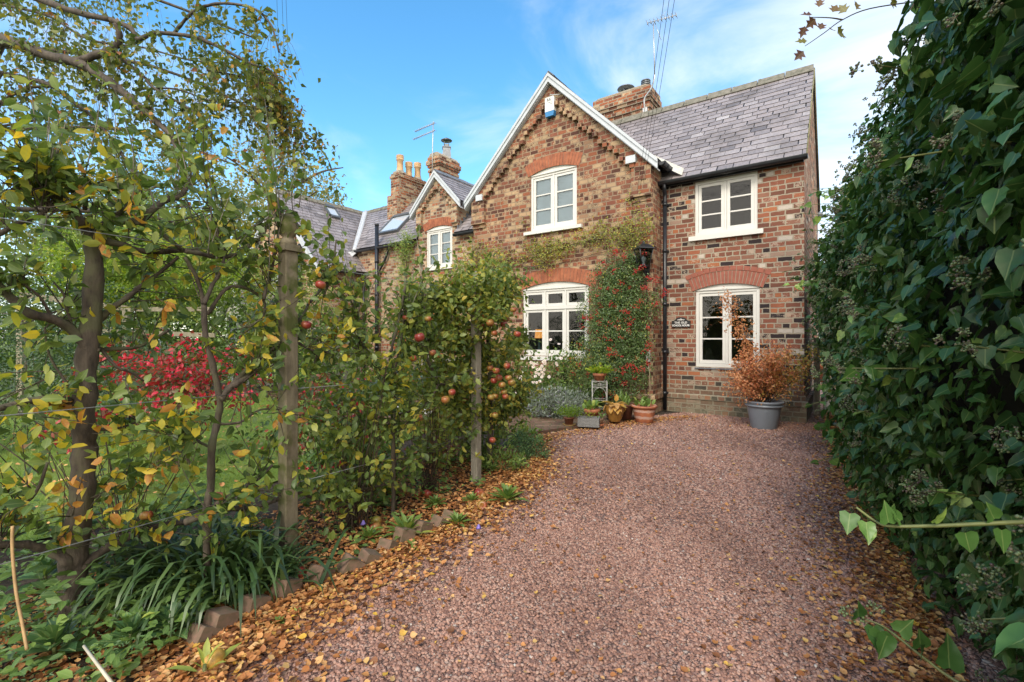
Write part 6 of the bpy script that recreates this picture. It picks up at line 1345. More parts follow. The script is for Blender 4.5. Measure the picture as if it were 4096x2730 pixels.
# ------------------------------------------------------------------ plants by the front window
shrub('lavender_bush', 'silvery lavender bush with faded purple spikes on the patio edge', 'lavender', (.72, 7.75, .26), (.55, .35, .26), 5200, LAV_L, (.03, .055), 'slim', 160, .12, 160, LAV_L, up=1.6, shell=.35, sr=.003)
L = Leaves('slim'); n = 170; P = np.stack([rng.normal(.72, .26, n), rng.normal(7.7, .18, n), rng.uniform(.42, .66, n)], 1); 
le = empty('lavender_bush', (.72, 7.75, 0)); bpy.data.objects.remove(le)
shrub('leafy_perennial', 'mass of mid-green foliage under the ground-floor window sill', 'plant', (.75, 8.75, .42), (.95, .35, .55), 2600, GRN_L, (.05, .09), 'oval', 70, .14, 40, STEMG, shell=.4, tint=.45)
shrub('leafy_perennial', 'dark leafy clump between the lavender and the red-berried climber', 'plant', (1.25, 8.25, .3), (.32, .25, .34), 1000, GRN_L, (.04, .07), 'oval', 36, .15, 20, STEMG, shell=.4, tint=.25)
an = empty('anemone', (.25, 8.15, 0), 0, 'Japanese anemone clump with pale pink flowers on thin stems', 'anemone')
z4f = [(565, 960), (585, 970), (605, 965), (650, 955), (660, 950), (660, 965), (505, 980), (520, 985), (610, 1010), (630, 1005), (655, 1010), (640, 1025), (600, 1030), (620, 1040), (595, 1055), (640, 1060), (625, 1090), (580, 1095), (605, 1100), (495, 1060), (490, 1075), (740, 965), (745, 975), (775, 930), (700, 800), (760, 830), (515, 785), (455, 1175), (445, 1130), (450, 1240), (500, 1030), (580, 990), (650, 1040), (690, 1060), (640, 985), (530, 700), (530, 860)]
FP = []
for x, y in z4f:
    u, v = z4q(x, y); q = VPn(u, v, 7.7) - Vector((.25, 8.15, 0)); FP.append(tuple(q))
FP = np.array(FP); n = len(FP)
for i in range(n):
    F_ = Leaves('round'); up_ = unit(np.array([-.1, -1., .35]) + rng.normal(size=3) * .25); tx = unit(np.cross(up_, np.array([0, 0, 1.]))); ty = np.cross(up_, tx)
    for k in range(6): a = rng.uniform(-.2, .2) + k * 1.047; F_.add(FP[i], (tx * math.cos(a) + ty * math.sin(a))[None], up_[None], .028)
    F_.build('flower', PETAL, an)
berries(an, FP + np.array([0, -.008, .003]), .007, 1, .0005, plain('flower_eye', (.35, .36, .05), .6, bmp=0), 'flower_centres')
S0 = np.stack([rng.normal(0, .12, n), rng.normal(0, .1, n), np.zeros(n)], 1); d = FP - S0; LL = np.linalg.norm(d, axis=1); twig_mesh(bez(S0, unit(d) - np.array([0, 0, .1]), LL, np.tile([0, 0, .1], (n, 1)), 6), .0025, .0015, 'stems', STEMG, an)
Leaves('oval').add(rng.normal(size=(420, 3)) * np.array([.28, .16, .2]) + np.array([-.05, 0, .42]), rnd_dir(420) * np.array([1, 1, .4]), unit(rng.normal(size=(420, 3)) * .4 + np.array([0, 0, 1])), rng.uniform(.06, .11, 420), rng.uniform(.2, .7, 420)).build('leaves', GRN_L, an)
shrub('flowering_perennial', 'wispy flower stems crossing in front of the ground-floor window', 'plant', (1.1, 8.1, .95), (.65, .2, .38), 420, VINE_L, (.02, .035), 'oval', 60, .12, 60, STEMG, tint=.5, shell=.6, sr=.002)

# ------------------------------------------------------------------ plants in the pots
def fill(parent, n, spread, z, size, mat, kind='oval', up=.8, tint=None, h=.08, stem=8, stemmat=None):
    P = rng.normal(size=(n, 3)) * np.array([spread, spread, h]) + np.array([0, 0, z]); P[:, 2] = np.maximum(P[:, 2], z - h)
    D = unit(P * np.array([1, 1, 0]) * 4 + rng.normal(size=(n, 3)) * .4 + np.array([0, 0, up])); Leaves(kind).add(P, D, unit(rng.normal(size=(n, 3)) * .4 + np.array([0, 0, 1.])), rng.uniform(*size, n), tint if tint is None else np.clip(rng.normal(tint, .15, n), 0, 1)).build('leaves', mat, parent)
    if stem:
        j = rng.integers(0, n, stem); S0 = np.zeros((stem, 3)); S0[:, 2] = z - h * 1.5 - .02; S0[:, :2] = rng.normal(size=(stem, 2)) * spread * .3; d = P[j] - S0; twig_mesh(bez(S0, unit(d), np.linalg.norm(d, axis=1), np.zeros((stem, 3))), .0022, .0012, 'stems', stemmat or STEMG, parent)
# amber shrub (blueberry-like) in the large planter
nb_ = 26; S0 = np.zeros((nb_, 3)); S0[:, :2] = rng.normal(size=(nb_, 2)) * .03; S0[:, 2] = .36; dd = unit(np.stack([rng.normal(0, .52, nb_), rng.normal(0, .48, nb_), np.ones(nb_)], 1)); LL = rng.uniform(.55, 1.0, nb_); LL[:3] = (1.25, 1.15, 1.1); dd[:3] = unit(np.array([(-.28, 0, 1), (-.12, .1, 1), (-.42, 0, 1.)])); bb = rng.normal(size=(nb_, 3)) * .12
paths_ = bez(S0, dd, LL, bb, 7); twig_mesh(paths_, .007, .002, 'branches', STEMB, bp_, 5)
P_ = [[Vector(q) for q in path[2:]] for path in paths_]; p, d, L, b = twigs_on(P_, 900, (.08, .28), up=.2, spread=.9); b[:, 2] -= .2; Lv = Leaves('birch')
hgt_t = np.clip(.68 - (p[:, 0] * .9) - (1.05 - p[:, 2]) * .25, .05, .95); leaves_on(Lv, p, d, L, b, 10, (.026, .042), tint=hgt_t, tip_bias=.9, jitter=.022, tspread=.2); Lv.build('leaves', AMB_L, bp_); twig_mesh(bez(p, d, L, b), .0018, .0008, 'twigs', STEMB, bp_)
Lh = Leaves('oval'); ang = rng.uniform(0, 6.28, 34); D = np.stack([np.cos(ang), np.sin(ang), rng.uniform(-.5, .5, 34)], 1); P = np.stack([np.cos(ang) * .05, np.sin(ang) * .05, rng.uniform(.22, .30, 34)], 1); Lh.add(P, D, unit(np.stack([np.cos(ang) * .2, np.sin(ang) * .2, np.ones(34)], 1)), rng.uniform(.10, .19, 34))
a2 = rng.uniform(0, 6.28, 26); Lh.add(np.stack([np.cos(a2) * .14, np.sin(a2) * .14, rng.uniform(.23, .27, 26)], 1), np.stack([np.cos(a2) * .5, np.sin(a2) * .5, -np.ones(26)], 1), np.stack([np.cos(a2), np.sin(a2), .3 + 0 * a2], 1), rng.uniform(.07, .12, 26)); Lh.add(np.array([[.02, 0, .30]]), np.array([[.1, 0, 1.]]), np.array([[0, -1., .1]]), .12)
Lh.build('leaves', HOST_L, gz)
fill(tp, 46, .06, .30, (.06, .12), GRN_L, 'oval', 1., .7, .03); fill(dk, 40, .05, .26, (.08, .14), GRN_L, 'slim', 1.2, .6, .04); fill(rp, 40, .06, .22, (.07, .11), GRN_L, 'oval', .9, .8, .03); fill(pp, 900, .10, .20, (.018, .03), LIME_L, 'oval', .6, .25, .045, 30); fill(tp2, 170, .08, .155, (.04, .06), LIME_L, 'round', .5, .5, .03, 20); fill(sp_, 14, .03, .14, (.03, .05), GRN_L, 'oval', 1., .4, .03); fill(tr_, 40, .05, .17, (.02, .035), LIME_L, 'oval', 1., .6, .03)
mb = MB(); mb.tube([(.1, .05, .25), (.1, .05, .85)], .004, 5); mb.build('cane', plain('dry_cane', (.32, .25, .15), .7), tp)

# ------------------------------------------------------------------ ivy hedge on the right
iv = empty('ivy_hedge', (4.5, 7.0, 0), 0, 'towering ivy-covered hedge with green berry clusters, right side of the drive', 'hedge'); IO = np.array([4.5, 7.0, 0])
HD = unit(np.array([.513, .858, 0.])); HN = np.array([-.858, .513, 0.])
def hedge_pt(s, z, out):
    """s metres along the foot line from Y=0"""
    far_ = -.50 * np.clip(1 - z / 1.9, 0, 1) ** .8 * np.clip((s - 4.8) / 3.2, 0, 1); lean = .62 * np.clip((z - 1.9) / 1.7, 0, 1) ** 1.5; bulge = .10 * np.sin(s * 2.1 + z * 1.7) + .07 * np.sin(s * 5.3 - z * 3.1) + .05 * np.sin(z * 6 + s * 3); undercut = -.26 * np.clip(1 - z / .8, 0, 1) - .14 * np.clip(1 - s / 4.5, 0, 1)
    o = out + bulge + undercut + far_ - lean
    return np.stack([.41 + .06 + HD[0] * s + HN[0] * o, HD[1] * s + HN[1] * o, z], -1)
ZT = lambda s: 3.55 + .16 * np.sin(s * 1.9) + .1 * np.sin(s * 4.7)
def hedge_sample(n, s0, s1, o0, o1, pw=1.):
    s = s0 + (s1 - s0) * rng.random(n) ** pw; z = rng.random(n) ** .9 * ZT(s); o = rng.uniform(o0, o1, n); return s, z, hedge_pt(s, z, o)
Lv = Leaves('ivy')
for n, s0, s1, sz in ((15000, .55, 3.6, (.032, .064)), (26000, 3.4, 9.9, (.034, .060))):
    s, z, P = hedge_sample(n, s0, s1, -.16, .10); sh = rng.random(n)
    D = unit(HN * .35 + np.array([0, 0, -.75]) + rng.normal(size=(n, 3)) * .45); Nn = unit(HN * .75 + np.array([0, 0, .55]) + rng.normal(size=(n, 3)) * .38); Lv.add(P - IO, D, Nn, rng.uniform(*sz, n), np.clip(rng.normal(.45, .22, n), 0, .97))
# top fringe
s = rng.uniform(.6, 9.9, 3200); z = ZT(s) + rng.uniform(-.12, .16, 3200); P = hedge_pt(s, z, rng.uniform(-.35, .1, 3200)); Lv.add(P - IO, unit(rng.normal(size=(3200, 3)) + np.array([0, 0, .1])), unit(rng.normal(size=(3200, 3)) * .5 + HN * .5 + np.array([0, 0, .6])), rng.uniform(.045, .08, 3200), np.clip(rng.normal(.5, .2, 3200), 0, 1))
# outward shoots with leaves
ns = 170; s = .7 + 8.8 * rng.random(ns) ** 1.25; z = rng.uniform(.15, 1, ns) * ZT(s); S0 = hedge_pt(s, z, np.full(ns, -.05)); dd = unit(HN * 1. - HD * .25 + rng.normal(size=(ns, 3)) * .35 + np.array([0, 0, .15])); LL = rng.uniform(.16, .42, ns) * np.clip(.55 + s * .1, .6, 1.1); bb = rng.normal(size=(ns, 3)) * .12
leaves_on(Lv, S0 - IO, dd, LL, bb, 7, (.040, .070), tint=np.full(ns, .75), droop=.6, tip_bias=1.1, jitter=.008, updir=.8, tspread=.2)
Lv.build('leaves', IVY_L, iv)
IVS = plain('ivy_stem', (.15, .17, .055), .5, .2, 30, bmp=0); o = twig_mesh(bez(S0 - IO, dd, LL * 1.1, bb, 6), .0045, .002, 'shoots', IVS, iv, 5); o['kind'] = 'stuff'
# dark shell added behind the ivy leaves to block light
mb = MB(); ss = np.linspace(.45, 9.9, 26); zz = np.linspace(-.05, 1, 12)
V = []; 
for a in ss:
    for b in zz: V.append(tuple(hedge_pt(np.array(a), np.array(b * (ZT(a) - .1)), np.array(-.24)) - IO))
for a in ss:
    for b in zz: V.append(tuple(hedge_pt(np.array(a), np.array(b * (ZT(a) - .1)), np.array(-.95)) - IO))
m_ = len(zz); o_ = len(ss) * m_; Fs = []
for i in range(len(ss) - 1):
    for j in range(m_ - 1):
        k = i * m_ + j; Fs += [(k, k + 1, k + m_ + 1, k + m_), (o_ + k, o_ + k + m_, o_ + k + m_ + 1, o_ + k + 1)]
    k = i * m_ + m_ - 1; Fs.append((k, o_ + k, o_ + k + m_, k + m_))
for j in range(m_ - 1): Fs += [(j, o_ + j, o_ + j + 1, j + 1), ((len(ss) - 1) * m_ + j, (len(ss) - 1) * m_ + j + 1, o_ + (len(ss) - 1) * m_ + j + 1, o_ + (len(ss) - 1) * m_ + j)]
mb.add(V, Fs); mb.build('light_blocker', plain('blocker_dark', (.012, .014, .008), .95, .4, 9), iv)
# berry umbels: near ones are parts, the far ones one mass
def umbmat():
    m, t, b, o = M('ivy_berry'); a = N(t, 'ShaderNodeAttribute', attribute_name='tint'); c = ramp(t, a.outputs['Fac'], [(0, (.085, .13, .05)), (.5, (.13, .18, .075)), (.8, (.14, .12, .075)), (1, (.08, .05, .05))]); t.links.new(c, b.inputs['Base Color']); b.inputs['Roughness'].default_value = .45; return m
UMB = umbmat()
def umbel_data(c, d, R_, nb):
    u = unit(rnd_dir(nb) + d * .75); return c + u * R_ * rng.uniform(.85, 1.1, (nb, 1)), u
def umbel_mesh(name, parent, heads, R_, nb, br, seg=True):
    Cs, Ss, Es = [], [], []
    for c, d in heads:
        q, u = umbel_data(np.array(c), np.array(d), R_, nb); Cs.append(q); Ss.append(np.tile(np.array(c), (nb, 1))); Es.append(q)
    Cs = np.concatenate(Cs); ico = np.array([(0, 0, 1), (.894, 0, .447), (.276, .851, .447), (-.724, .526, .447), (-.724, -.526, .447), (.276, -.851, .447), (.724, .526, -.447), (-.276, .851, -.447), (-.894, 0, -.447), (-.276, -.851, -.447), (.724, -.526, -.447), (0, 0, -1)])
    fs = np.array([(0, 1, 2), (0, 2, 3), (0, 3, 4), (0, 4, 5), (0, 5, 1), (1, 6, 2), (2, 7, 3), (3, 8, 4), (4, 9, 5), (5, 10, 1), (2, 6, 7), (3, 7, 8), (4, 8, 9), (5, 9, 10), (1, 10, 6), (6, 11, 7), (7, 11, 8), (8, 11, 9), (9, 11, 10), (10, 11, 6)])
    n = len(Cs); V = (Cs[:, None] + ico[None] * (br * rng.uniform(.8, 1.15, (n, 1, 1)))).reshape(-1, 3); loops = (np.arange(n)[:, None] * 12 + fs.ravel()[None]).ravel(); sizes = np.full(n * 20, 3); tint = np.repeat(rng.random(n), 20)
    S_ = np.concatenate(Ss); E_ = np.concatenate(Es); w_ = br * .16; off = np.array([(w_, 0, 0), (-w_ * .5, w_ * .87, 0), (-w_ * .5, -w_ * .87, 0)]); PV_ = np.concatenate([S_[:, None] + off[None], E_[:, None] + off[None]], 1).reshape(-1, 3)
    pf = np.array([(0, 1, 4, 3), (1, 2, 5, 4), (2, 0, 3, 5)]).ravel(); l2 = (np.arange(n)[:, None] * 6 + pf[None]).ravel() + len(V)
    V = np.concatenate([V, PV_]); loops = np.concatenate([loops, l2]); sizes = np.concatenate([sizes, np.full(n * 3, 4)]); tint = np.concatenate([tint, np.full(n * 3, .75)])
    return np_mesh(name, V, loops, sizes, UMB, parent, smooth=True, tint=tint)
protos = []
def umbel_group():
    h = [(np.zeros(3), np.array([0, 0, 1.]))]
    for k in range(3): a = rng.uniform(0, 6.28); h.append((np.array([math.cos(a) * .042, math.sin(a) * .042, -.025 - .01 * k]), unit(np.array([math.cos(a), math.sin(a), .2]))))
    return h
for k in range(5): o = umbel_mesh('berry_cluster', iv, umbel_group(), .020, 20, .0042); protos.append(o)
ends = S0 + dd * (LL * 1.12)[:, None] + bb * (LL * 1.12)[:, None]; order = np.argsort(ends[:, 1])
allc = []
for i in order: allc.append((ends[i], dd[i]))
s, z, P = hedge_sample(60, .9, 4.2, .06, .2)
for q in P: allc.append((q, HN + np.array([0, 0, .4])))
allc = sorted(allc, key=lambda q: q[0][1])[:98]
for k, (c, d) in enumerate(allc):
    o = protos[k] if k < 5 else protos[k % 5].copy()
    if k >= 5: COL.objects.link(o); o.parent = iv
    o.location = Vector(tuple(c - IO)); q = Vector(tuple(d)).to_track_quat('Z', 'Y').to_euler(); o.rotation_euler = (q.x, q.y, q.z + random.uniform(0, 6)); sc = random.uniform(.8, 1.15); o.scale = (sc, sc, sc)
s, z, P = hedge_sample(620, 3.2, 9.7, .04, .22, .9); heads = []
s2 = rng.uniform(2.5, 9.8, 90); z2 = ZT(s2) + rng.uniform(0, .22, 90); P2 = hedge_pt(s2, z2, rng.uniform(-.2, .2, 90)); P = np.concatenate([P, P2])
for q in P:
    for j in range(3): heads.append((q - IO + rng.normal(size=3) * .03, unit(HN + np.array([0, 0, .5]))))
o = umbel_mesh('berry_cluster', iv, heads, .017, 10, .0050); o['kind'] = 'stuff'
# long leader shoots of ivy nearest the camera
def ivy_shoot(pts, lab, ls, size, r0=.0045, tint=.85, head=None):
    e = empty('ivy_shoot', pts[-1], 0, lab, 'ivy shoot'); O = Vector(pts[-1]); c = cat([Vector(q) - O for q in pts], 6); mb = MB(); mb.tube(c, [r0 * (.45 + .55 * i / (len(c) - 1)) for i in range(len(c))], 7); mb.build('stem', IVS, e)
    P = []; D = []; Nn = []
    for i in np.linspace(0, len(c) - 2, ls).astype(int): q = c[i]; sgn = random.choice((1, -1)); q = q + Vector((random.uniform(-.02, .02), random.uniform(-.02, .0), 0)); P.append(tuple(q + Vector((0, 0, sgn * .012)))); D.append((random.uniform(-.5, .3), random.uniform(-.6, .2), sgn * .8 - .2)); Nn.append((random.uniform(-.6, .4), -.8, random.uniform(.1, .7)))
    Lv = Leaves('ivy'); Lv.add(np.array(P), unit(np.array(D)), unit(np.array(Nn)), rng.uniform(size[0], size[1], len(P)), np.clip(rng.normal(tint, .1, len(P)), 0, 1)); Lv.build('leaves', IVY_L, e)
    if head: umbel_mesh('berry_cluster', e, [(np.array(tuple(c[0])), np.array([-.6, -.2, .7])), (np.array(tuple(c[0])) + np.array([-.035, 0, .01]), np.array([-.8, 0, .3])), (np.array(tuple(c[1])) + np.array([.03, -.01, .03]), np.array([.2, 0, .9]))], .022, 20, .0045)
    return e
ivy_shoot([VPn(3425, 2030, 1.02), VPn(3500, 2085, 1.0), VPn(3560, 2105, .98), VPn(3720, 2105, .96), VPn(3900, 2098, .94), VPn(4080, 2090, .92), VPn(4300, 2085, .90)], 'long pale ivy shoot reaching out over the drive at the right edge', 12, (.022, .050), .0052, .86)
ivy_shoot([VPn(3440, 2470, 1.45), VPn(3520, 2500, 1.42), VPn(3580, 2540, 1.38), VPn(3680, 2620, 1.32), VPn(3800, 2710, 1.26), VPn(3950, 2800, 1.2)], 'low ivy shoot with a berry head lying toward the fallen leaves, bottom right', 10, (.05, .08), .005, .6, head=True)
# hawthorn branch hanging in at the top right
hb_ = empty('overhanging_branch', VPn(3900, -60, 2.2), 0, 'thin hawthorn branch with lobed brown-green leaves across the top right sky', 'branch'); O = VPn(3900, -60, 2.2)
paths = [[(3980, -90), (3820, -30), (3700, 0), (3480, 35), (3370, 80), (3300, 130), (3250, 165), (3220, 185)], [(3370, 80), (3320, 72), (3240, 70)], [(3660, 10), (3640, 40), (3625, 55)], [(3700, -5), (3690, 30), (3668, 30)]]
mb = MB()
for pth in paths: c = cat([VPn(u, v, 2.0) - O for u, v in pth], 5); mb.tube(c, [.0035 * (1 - .65 * i / len(c)) for i in range(len(c))], 5)
mb.build('twigs', BARK2, hb_)
HAW = leafmat('hawthorn_leaf', [(0, (.12, .14, .03)), (.5, (.22, .20, .04)), (.8, (.20, .10, .05)), (1, (.13, .06, .05))], tr=.4)
lp = [(3275, 30, .3, 1), (3262, 75, -.6, -.6), (3220, 105, -.3, -1), (3330, 50, .6, .9), (3340, 125, 0, .2), (3350, 108, .4, -.3), (3385, 50, -.3, .6), (3425, 40, .2, .9), (3230, 165, -.9, .1), (3215, 205, -.8, -.8), (3250, 60, -1, .2), (3280, 120, .3, .6), (3350, 135, .9, -.2), (3590, -5, -.5, .4), (3560, 15, .8, .3), (3840, 10, .2, -1)]
Lv = Leaves('haw')
for u, v, a, b in lp: Lv.add(np.array([tuple(VPn(u, v, 2.0) - O)]), np.array([[a, .2, b]]), unit(np.array([[random.uniform(-.5, .5), -1, random.uniform(-.3, .7)]])), .05)
Lv.build('leaves', HAW, hb_)

# ------------------------------------------------------------------ the bed: strappy clump, rosettes, perennials
sc_ = empty('strappy_clump', (-1.62, 2.50, 0), 0, 'dark green clump of long arching strap leaves between apple trunk and first post', 'strappy plant')
n = 420; a = rng.uniform(0, 6.28, n); el = rng.uniform(.35, 1.3, n); D = np.stack([np.cos(a) * np.cos(el), np.sin(a) * np.cos(el), np.sin(el) * .6], 1); P = np.stack([np.cos(a) * .06 * rng.random(n) * 2, np.sin(a) * .06 * rng.random(n) * 2, np.zeros(n)], 1)
P[:, 0] += rng.normal(0, .16, n); Nn = unit(np.stack([-np.cos(a) * .5, -np.sin(a) * .5, np.ones(n)], 1)); Leaves('blade').add(P, D, Nn, rng.uniform(.32, .62, n)).build('leaves', STRAP_L, sc_)
def rosette(x, y, s, lab, cat_='plant', mat=None, n=26, kind='oval', h=.5, name='rosette_plant', z=0., tint=None, group=None, tiers=3):
    e = empty(name, (x, y, z), 0, lab, cat_, group); a = np.arange(n) * 2.4 + rng.uniform(0, 6); el = np.linspace(.15, 1.25, n); r = s * .12 * (1 - np.linspace(0, .8, n)); D = np.stack([np.cos(a) * np.cos(el), np.sin(a) * np.cos(el), np.sin(el)], 1)
    hh = h * s * np.linspace(.35, 1, n); P = np.stack([np.cos(a) * r, np.sin(a) * r, hh], 1); Leaves(kind).add(P, D, unit(np.stack([-np.cos(a) * .5, -np.sin(a) * .5, np.ones(n)], 1)), s * rng.uniform(.75, 1.05, n) * np.linspace(1, .6, n), tint if tint is None else np.clip(rng.normal(tint, .15, n), 0, 1)).build('leaves', mat or EUPH_L, e)
    mb = MB(); mb.tube([(0, 0, -.01), (0, 0, h * s)], .004 + s * .02, 6); mb.build('stem', STEMG, e); return e
def G(x, y, z=0.): q = gnd(x * 1.7407, y * 1.7407, z); return q.x, q.y
ros = [(640, 1340, .11, 'glossy euphorbia rosette at the foot of the nearest post', 1.0), (512, 1395, .10, 'euphorbia rosette spilling over the kerb below the strappy clump', .7), (395, 1480, .10, 'blue-green euphorbia rosette just left of the golden windfall', .9), (125, 1520, .13, 'large euphorbia rosette at the bottom left corner with a dead leaf in it', .6), (405, 1395, .10, 'euphorbia rosette in front of the strappy clump, under pale dead leaves', .8), (560, 1360, .09, 'small euphorbia rosette between strappy clump and kerb', .6), (105, 1350, .11, 'dark euphorbia rosette left of the thick apple trunk', .8), (185, 1240, .12, 'tall euphorbia head beyond the thick trunk at the lawn edge', 1.4), (610, 1290, .10, 'shadowed euphorbia left of the nearest post', 1.0), (300, 1500, .10, 'dark low rosette in the ground cover right of the split stick', .8)]
for x, y, s_, lab, h in ros: gx, gy = G(x, y); rosette(gx, gy, s_ * 1.25, lab, h=h, n=24, name='euphorbia', group='euphorbia rosettes in the bed', cat_='euphorbia')
for x, y, s_, lab in ((935, 1235, .20, 'upright dandelion-like weed with long leaves standing on the kerb'), (1165, 1155, .19, 'leafy weed rosette at the bed edge right of the second post'), (1050, 1210, .13, 'toothed weed rosette at the edge of the leaf drift mid-way to the second post'), (850, 1240, .11, 'low weed among leaves behind the kerb bricks'), (1130, 1085, .12, 'grassy weed tuft at the foot of the second post'), (1000, 1165, .12, 'small green tuft near the row of windfalls'), (880, 1140, .14, 'yellow-green broad-leaved clump under the thin apple tree'), (790, 1115, .17, 'lime variegated strap clump deep in the bed'), (1085, 1155, .10, 'creeping green weed left of the windfall pair')):
    gx, gy = G(x, y); yel = 'lime' in lab or 'yellow' in lab; rosette(gx, gy, s_, lab, n=30, kind='slim', mat=LIME_L if yel else GRN_L, h=.25, tint=None if yel else .65, name='weed_rosette', cat_='weed', group='weeds in the bed')
for x, y, lab in ((640, 1440, 'tiny green seedling in the leaf drift below the second kerb brick'), (770, 1325, 'patch of young leaves in the drift beside the kerb'), (835, 1290, 'pale green seedling by the far kerb bricks'), (680, 1420, 'lone two-leaved seedling lying on the drift'), (950, 1270, 'seedling at the gravel margin below the upright weed')):
    gx, gy = G(x, y); rosette(gx, gy, .055, lab, n=9, mat=GRN_L, h=.3, tint=.8, name='seedling', cat_='seedling', group='seedlings in the leaf drift')
# bellflowers
for x, y, lab in ((835, 1225, 'violet bellflower nearest the kerb'), (1100, 1235, 'mauve bellflower by the gravel margin'), (902, 1128, 'purple bellflower beside the thin apple stem'), (1160, 1020, 'lilac bellflower behind the second post')):
    gx, gy = G(x, y + 8); e = empty('bellflower', (gx, gy, 0), 0, lab, 'flower', 'small violet flowers in the bed'); mb = MB(); mb.tube([(0, 0, 0), (.01, 0, .05), (.0, 0, .10)], .0015, 4); mb.build('stem', STEMG, e)
    mb = MB(); mb.lathe([(.002, -.0), (.008, -.006), (.013, -.02), (.02, -.028), (.013, -.019), (.006, -.006)], (0, 0, .11), 10); mb.build('bloom', plain('violet_petal', (.22, .16, .55), .5, bmp=0), e)
# low ground cover in the near-left corner and through the bed
def cover(name, n, xr, yr, mat, size, kind, zr=(.02, .12), cond=None, tint=None, clus=0):
    x = rng.uniform(*xr, n); y = rng.uniform(*yr, n)
    if clus:
        cx_ = rng.uniform(*xr, clus); cy_ = rng.uniform(*yr, clus); i = rng.integers(0, clus, n); x = cx_[i] + rng.normal(0, .06, n); y = cy_[i] + rng.normal(0, .06, n)
    k = x < kerb_x(y) - .03
    if cond is not None: k &= cond(x, y)
    x, y = x[k], y[k]; n = len(x); P = np.stack([x, y, rng.uniform(*zr, n)], 1); a = rng.uniform(0, 6.28, n); D = unit(np.stack([np.cos(a), np.sin(a), rng.uniform(-.2, .6, n)], 1)); Nn = unit(rng.normal(size=(n, 3)) * .35 + np.array([0, -.15, 1]))
    o = Leaves(kind).add(P, D, Nn, rng.uniform(*size, n), tint if tint is None else np.clip(rng.normal(tint, .18, n), 0, 1)).build(name, mat); return tag(o, kind='stuff')
cover('ground_cover', 2600, (-2.6, -1.15), (1.35, 2.5), GRN_L, (.030, .060), 'oval', (.03, .16), lambda x, y: y < 2.5 - .0 * x, .5, 60)
cover('ground_cover', 3200, (-2.6, -1.2), (1.4, 2.4), EUPH_L, (.012, .024), 'slim', (.02, .12), None, .5, 50)
cover('ground_cover', 2600, (-3.8, -.2), (2.4, 5.6), GRN_L, (.025, .055), 'oval', (.01, .12), lambda x, y: x > -3.6 + .0 * y, .5, 90)
cover('ground_cover', 900, (-3.4, -1.9), (2.0, 3.4), GRN_L, (.04, .08), 'oval', (.05, .30), None, .3, 40)
for x, y, lab in ((150, 1420, 'upright toothed leaf plant in front of the thick trunk'), (20, 1470, 'tall sow-thistle leaves at the left edge corner'), (470, 1560, 'broad-leaved seedling at the bottom of the picture near the leaves')):
    gx, gy = G(x, y); rosette(gx, gy, .16, lab, n=8, kind='slim', mat=GRN_L, h=.35, tint=.85, name='leafy_weed', cat_='weed')
# shrubs behind the espaliers
def pxshrub(x, y, Y, *a, **k): pass
shrub('euonymus', 'crimson autumn-leaved shrub behind the nearest apple trunk', 'euonymus', (-3.55, 5.0, .85), (1.05, .45, .55), 2300, RED_L, (.045, .070), 'oval', 110, .09, 60, STEMB, tint=.66, up=-.4, shell=.6, tspread=.35)
shrub('euonymus', 'red and green drooping-leaved shrub right of the nearest post', 'euonymus', (-1.72, 4.5, .55), (.75, .5, .52), 2600, RED_L, (.040, .062), 'oval', 110, .09, 70, STEMB, tint=.38, up=-.5, shell=.6, tspread=.35)
shrub('euonymus', 'small crimson spray low beside the left tree trunk', 'euonymus', (-3.35, 3.7, .75), (.32, .2, .28), 260, RED_L, (.05, .07), 'oval', 26, .12, 14, STEMB, tint=.75, up=-.4, shell=.6)
shrub('leafy_shrub', 'arching green shrub low between the first post and thin apple tree', 'shrub', (-1.25, 3.85, .30), (.55, .35, .34), 1300, GRN_L, (.035, .06), 'oval', 60, .11, 50, STEMB, tint=.6, shell=.6)
shrub('peony_clump', 'yellowing peony-like clump with red stems left of the second post', 'peony', (-.72, 5.05, .50), (.45, .35, .45), 1100, YEL_L, (.06, .12), 'slim', 60, .12, 40, plain('red_stem', (.20, .05, .03), .6), tint=.4, shell=.5)
shrub('peony_clump', 'orange-tipped upright shoots in front of the far patio', 'peony', (-1.15, 5.6, .85), (.16, .12, .22), 70, YEL_L, (.09, .14), 'slim', 8, .2, 6, STEMB, tint=.75, shell=.5)
shrub('leafy_shrub', 'blue-green feathery bush at the gravel margin beyond the second post', 'shrub', (.17, 5.25, .14), (.24, .22, .17), 2200, EUPH_L, (.014, .026), 'oval', 50, .13, 24, STEMG, tint=.5, shell=.4)
shrub('leafy_perennial', 'broad light green leaves at the corner of patio and gravel', 'plant', (.12, 5.95, .08), (.22, .22, .10), 160, GRN_L, (.08, .13), 'slim', 20, .2, 8, STEMG, tint=.85)
shrub('leafy_perennial', 'bushy undergrowth around the trunk of the fruit-laden apple tree', 'plant', (-.35, 5.2, .35), (.45, .35, .38), 1500, GRN_L, (.03, .055), 'oval', 60, .12, 40, STEMG, tint=.55, shell=.5)
shrub('leafy_perennial', 'low green mound at the foot of the fruit-laden apple tree', 'plant', (-.08, 4.75, .10), (.28, .25, .15), 700, GRN_L, (.03, .06), 'slim', 40, .14, 14, STEMG, tint=.55, shell=.5)
shrub('hosta', 'blue hosta clump seen through leaves near the far fence', 'hosta', (-2.3, 10.2, .25), (.55, .4, .25), 150, leafmat('blue_leaf', [(0, (.08, .15, .14)), (1, (.16, .25, .22))], vein=0), (.16, .26), 'round', 30, .2, 0, tint=.5)
shrub('leafy_shrub', 'mixed green border foliage behind the far lawn, left of the fence panel', 'shrub', (-4.3, 10.3, .7), (1.7, .6, .75), 2600, GRN_L, (.06, .1), 'oval', 90, .1, 20, STEMB, tint=.6, shell=.45)
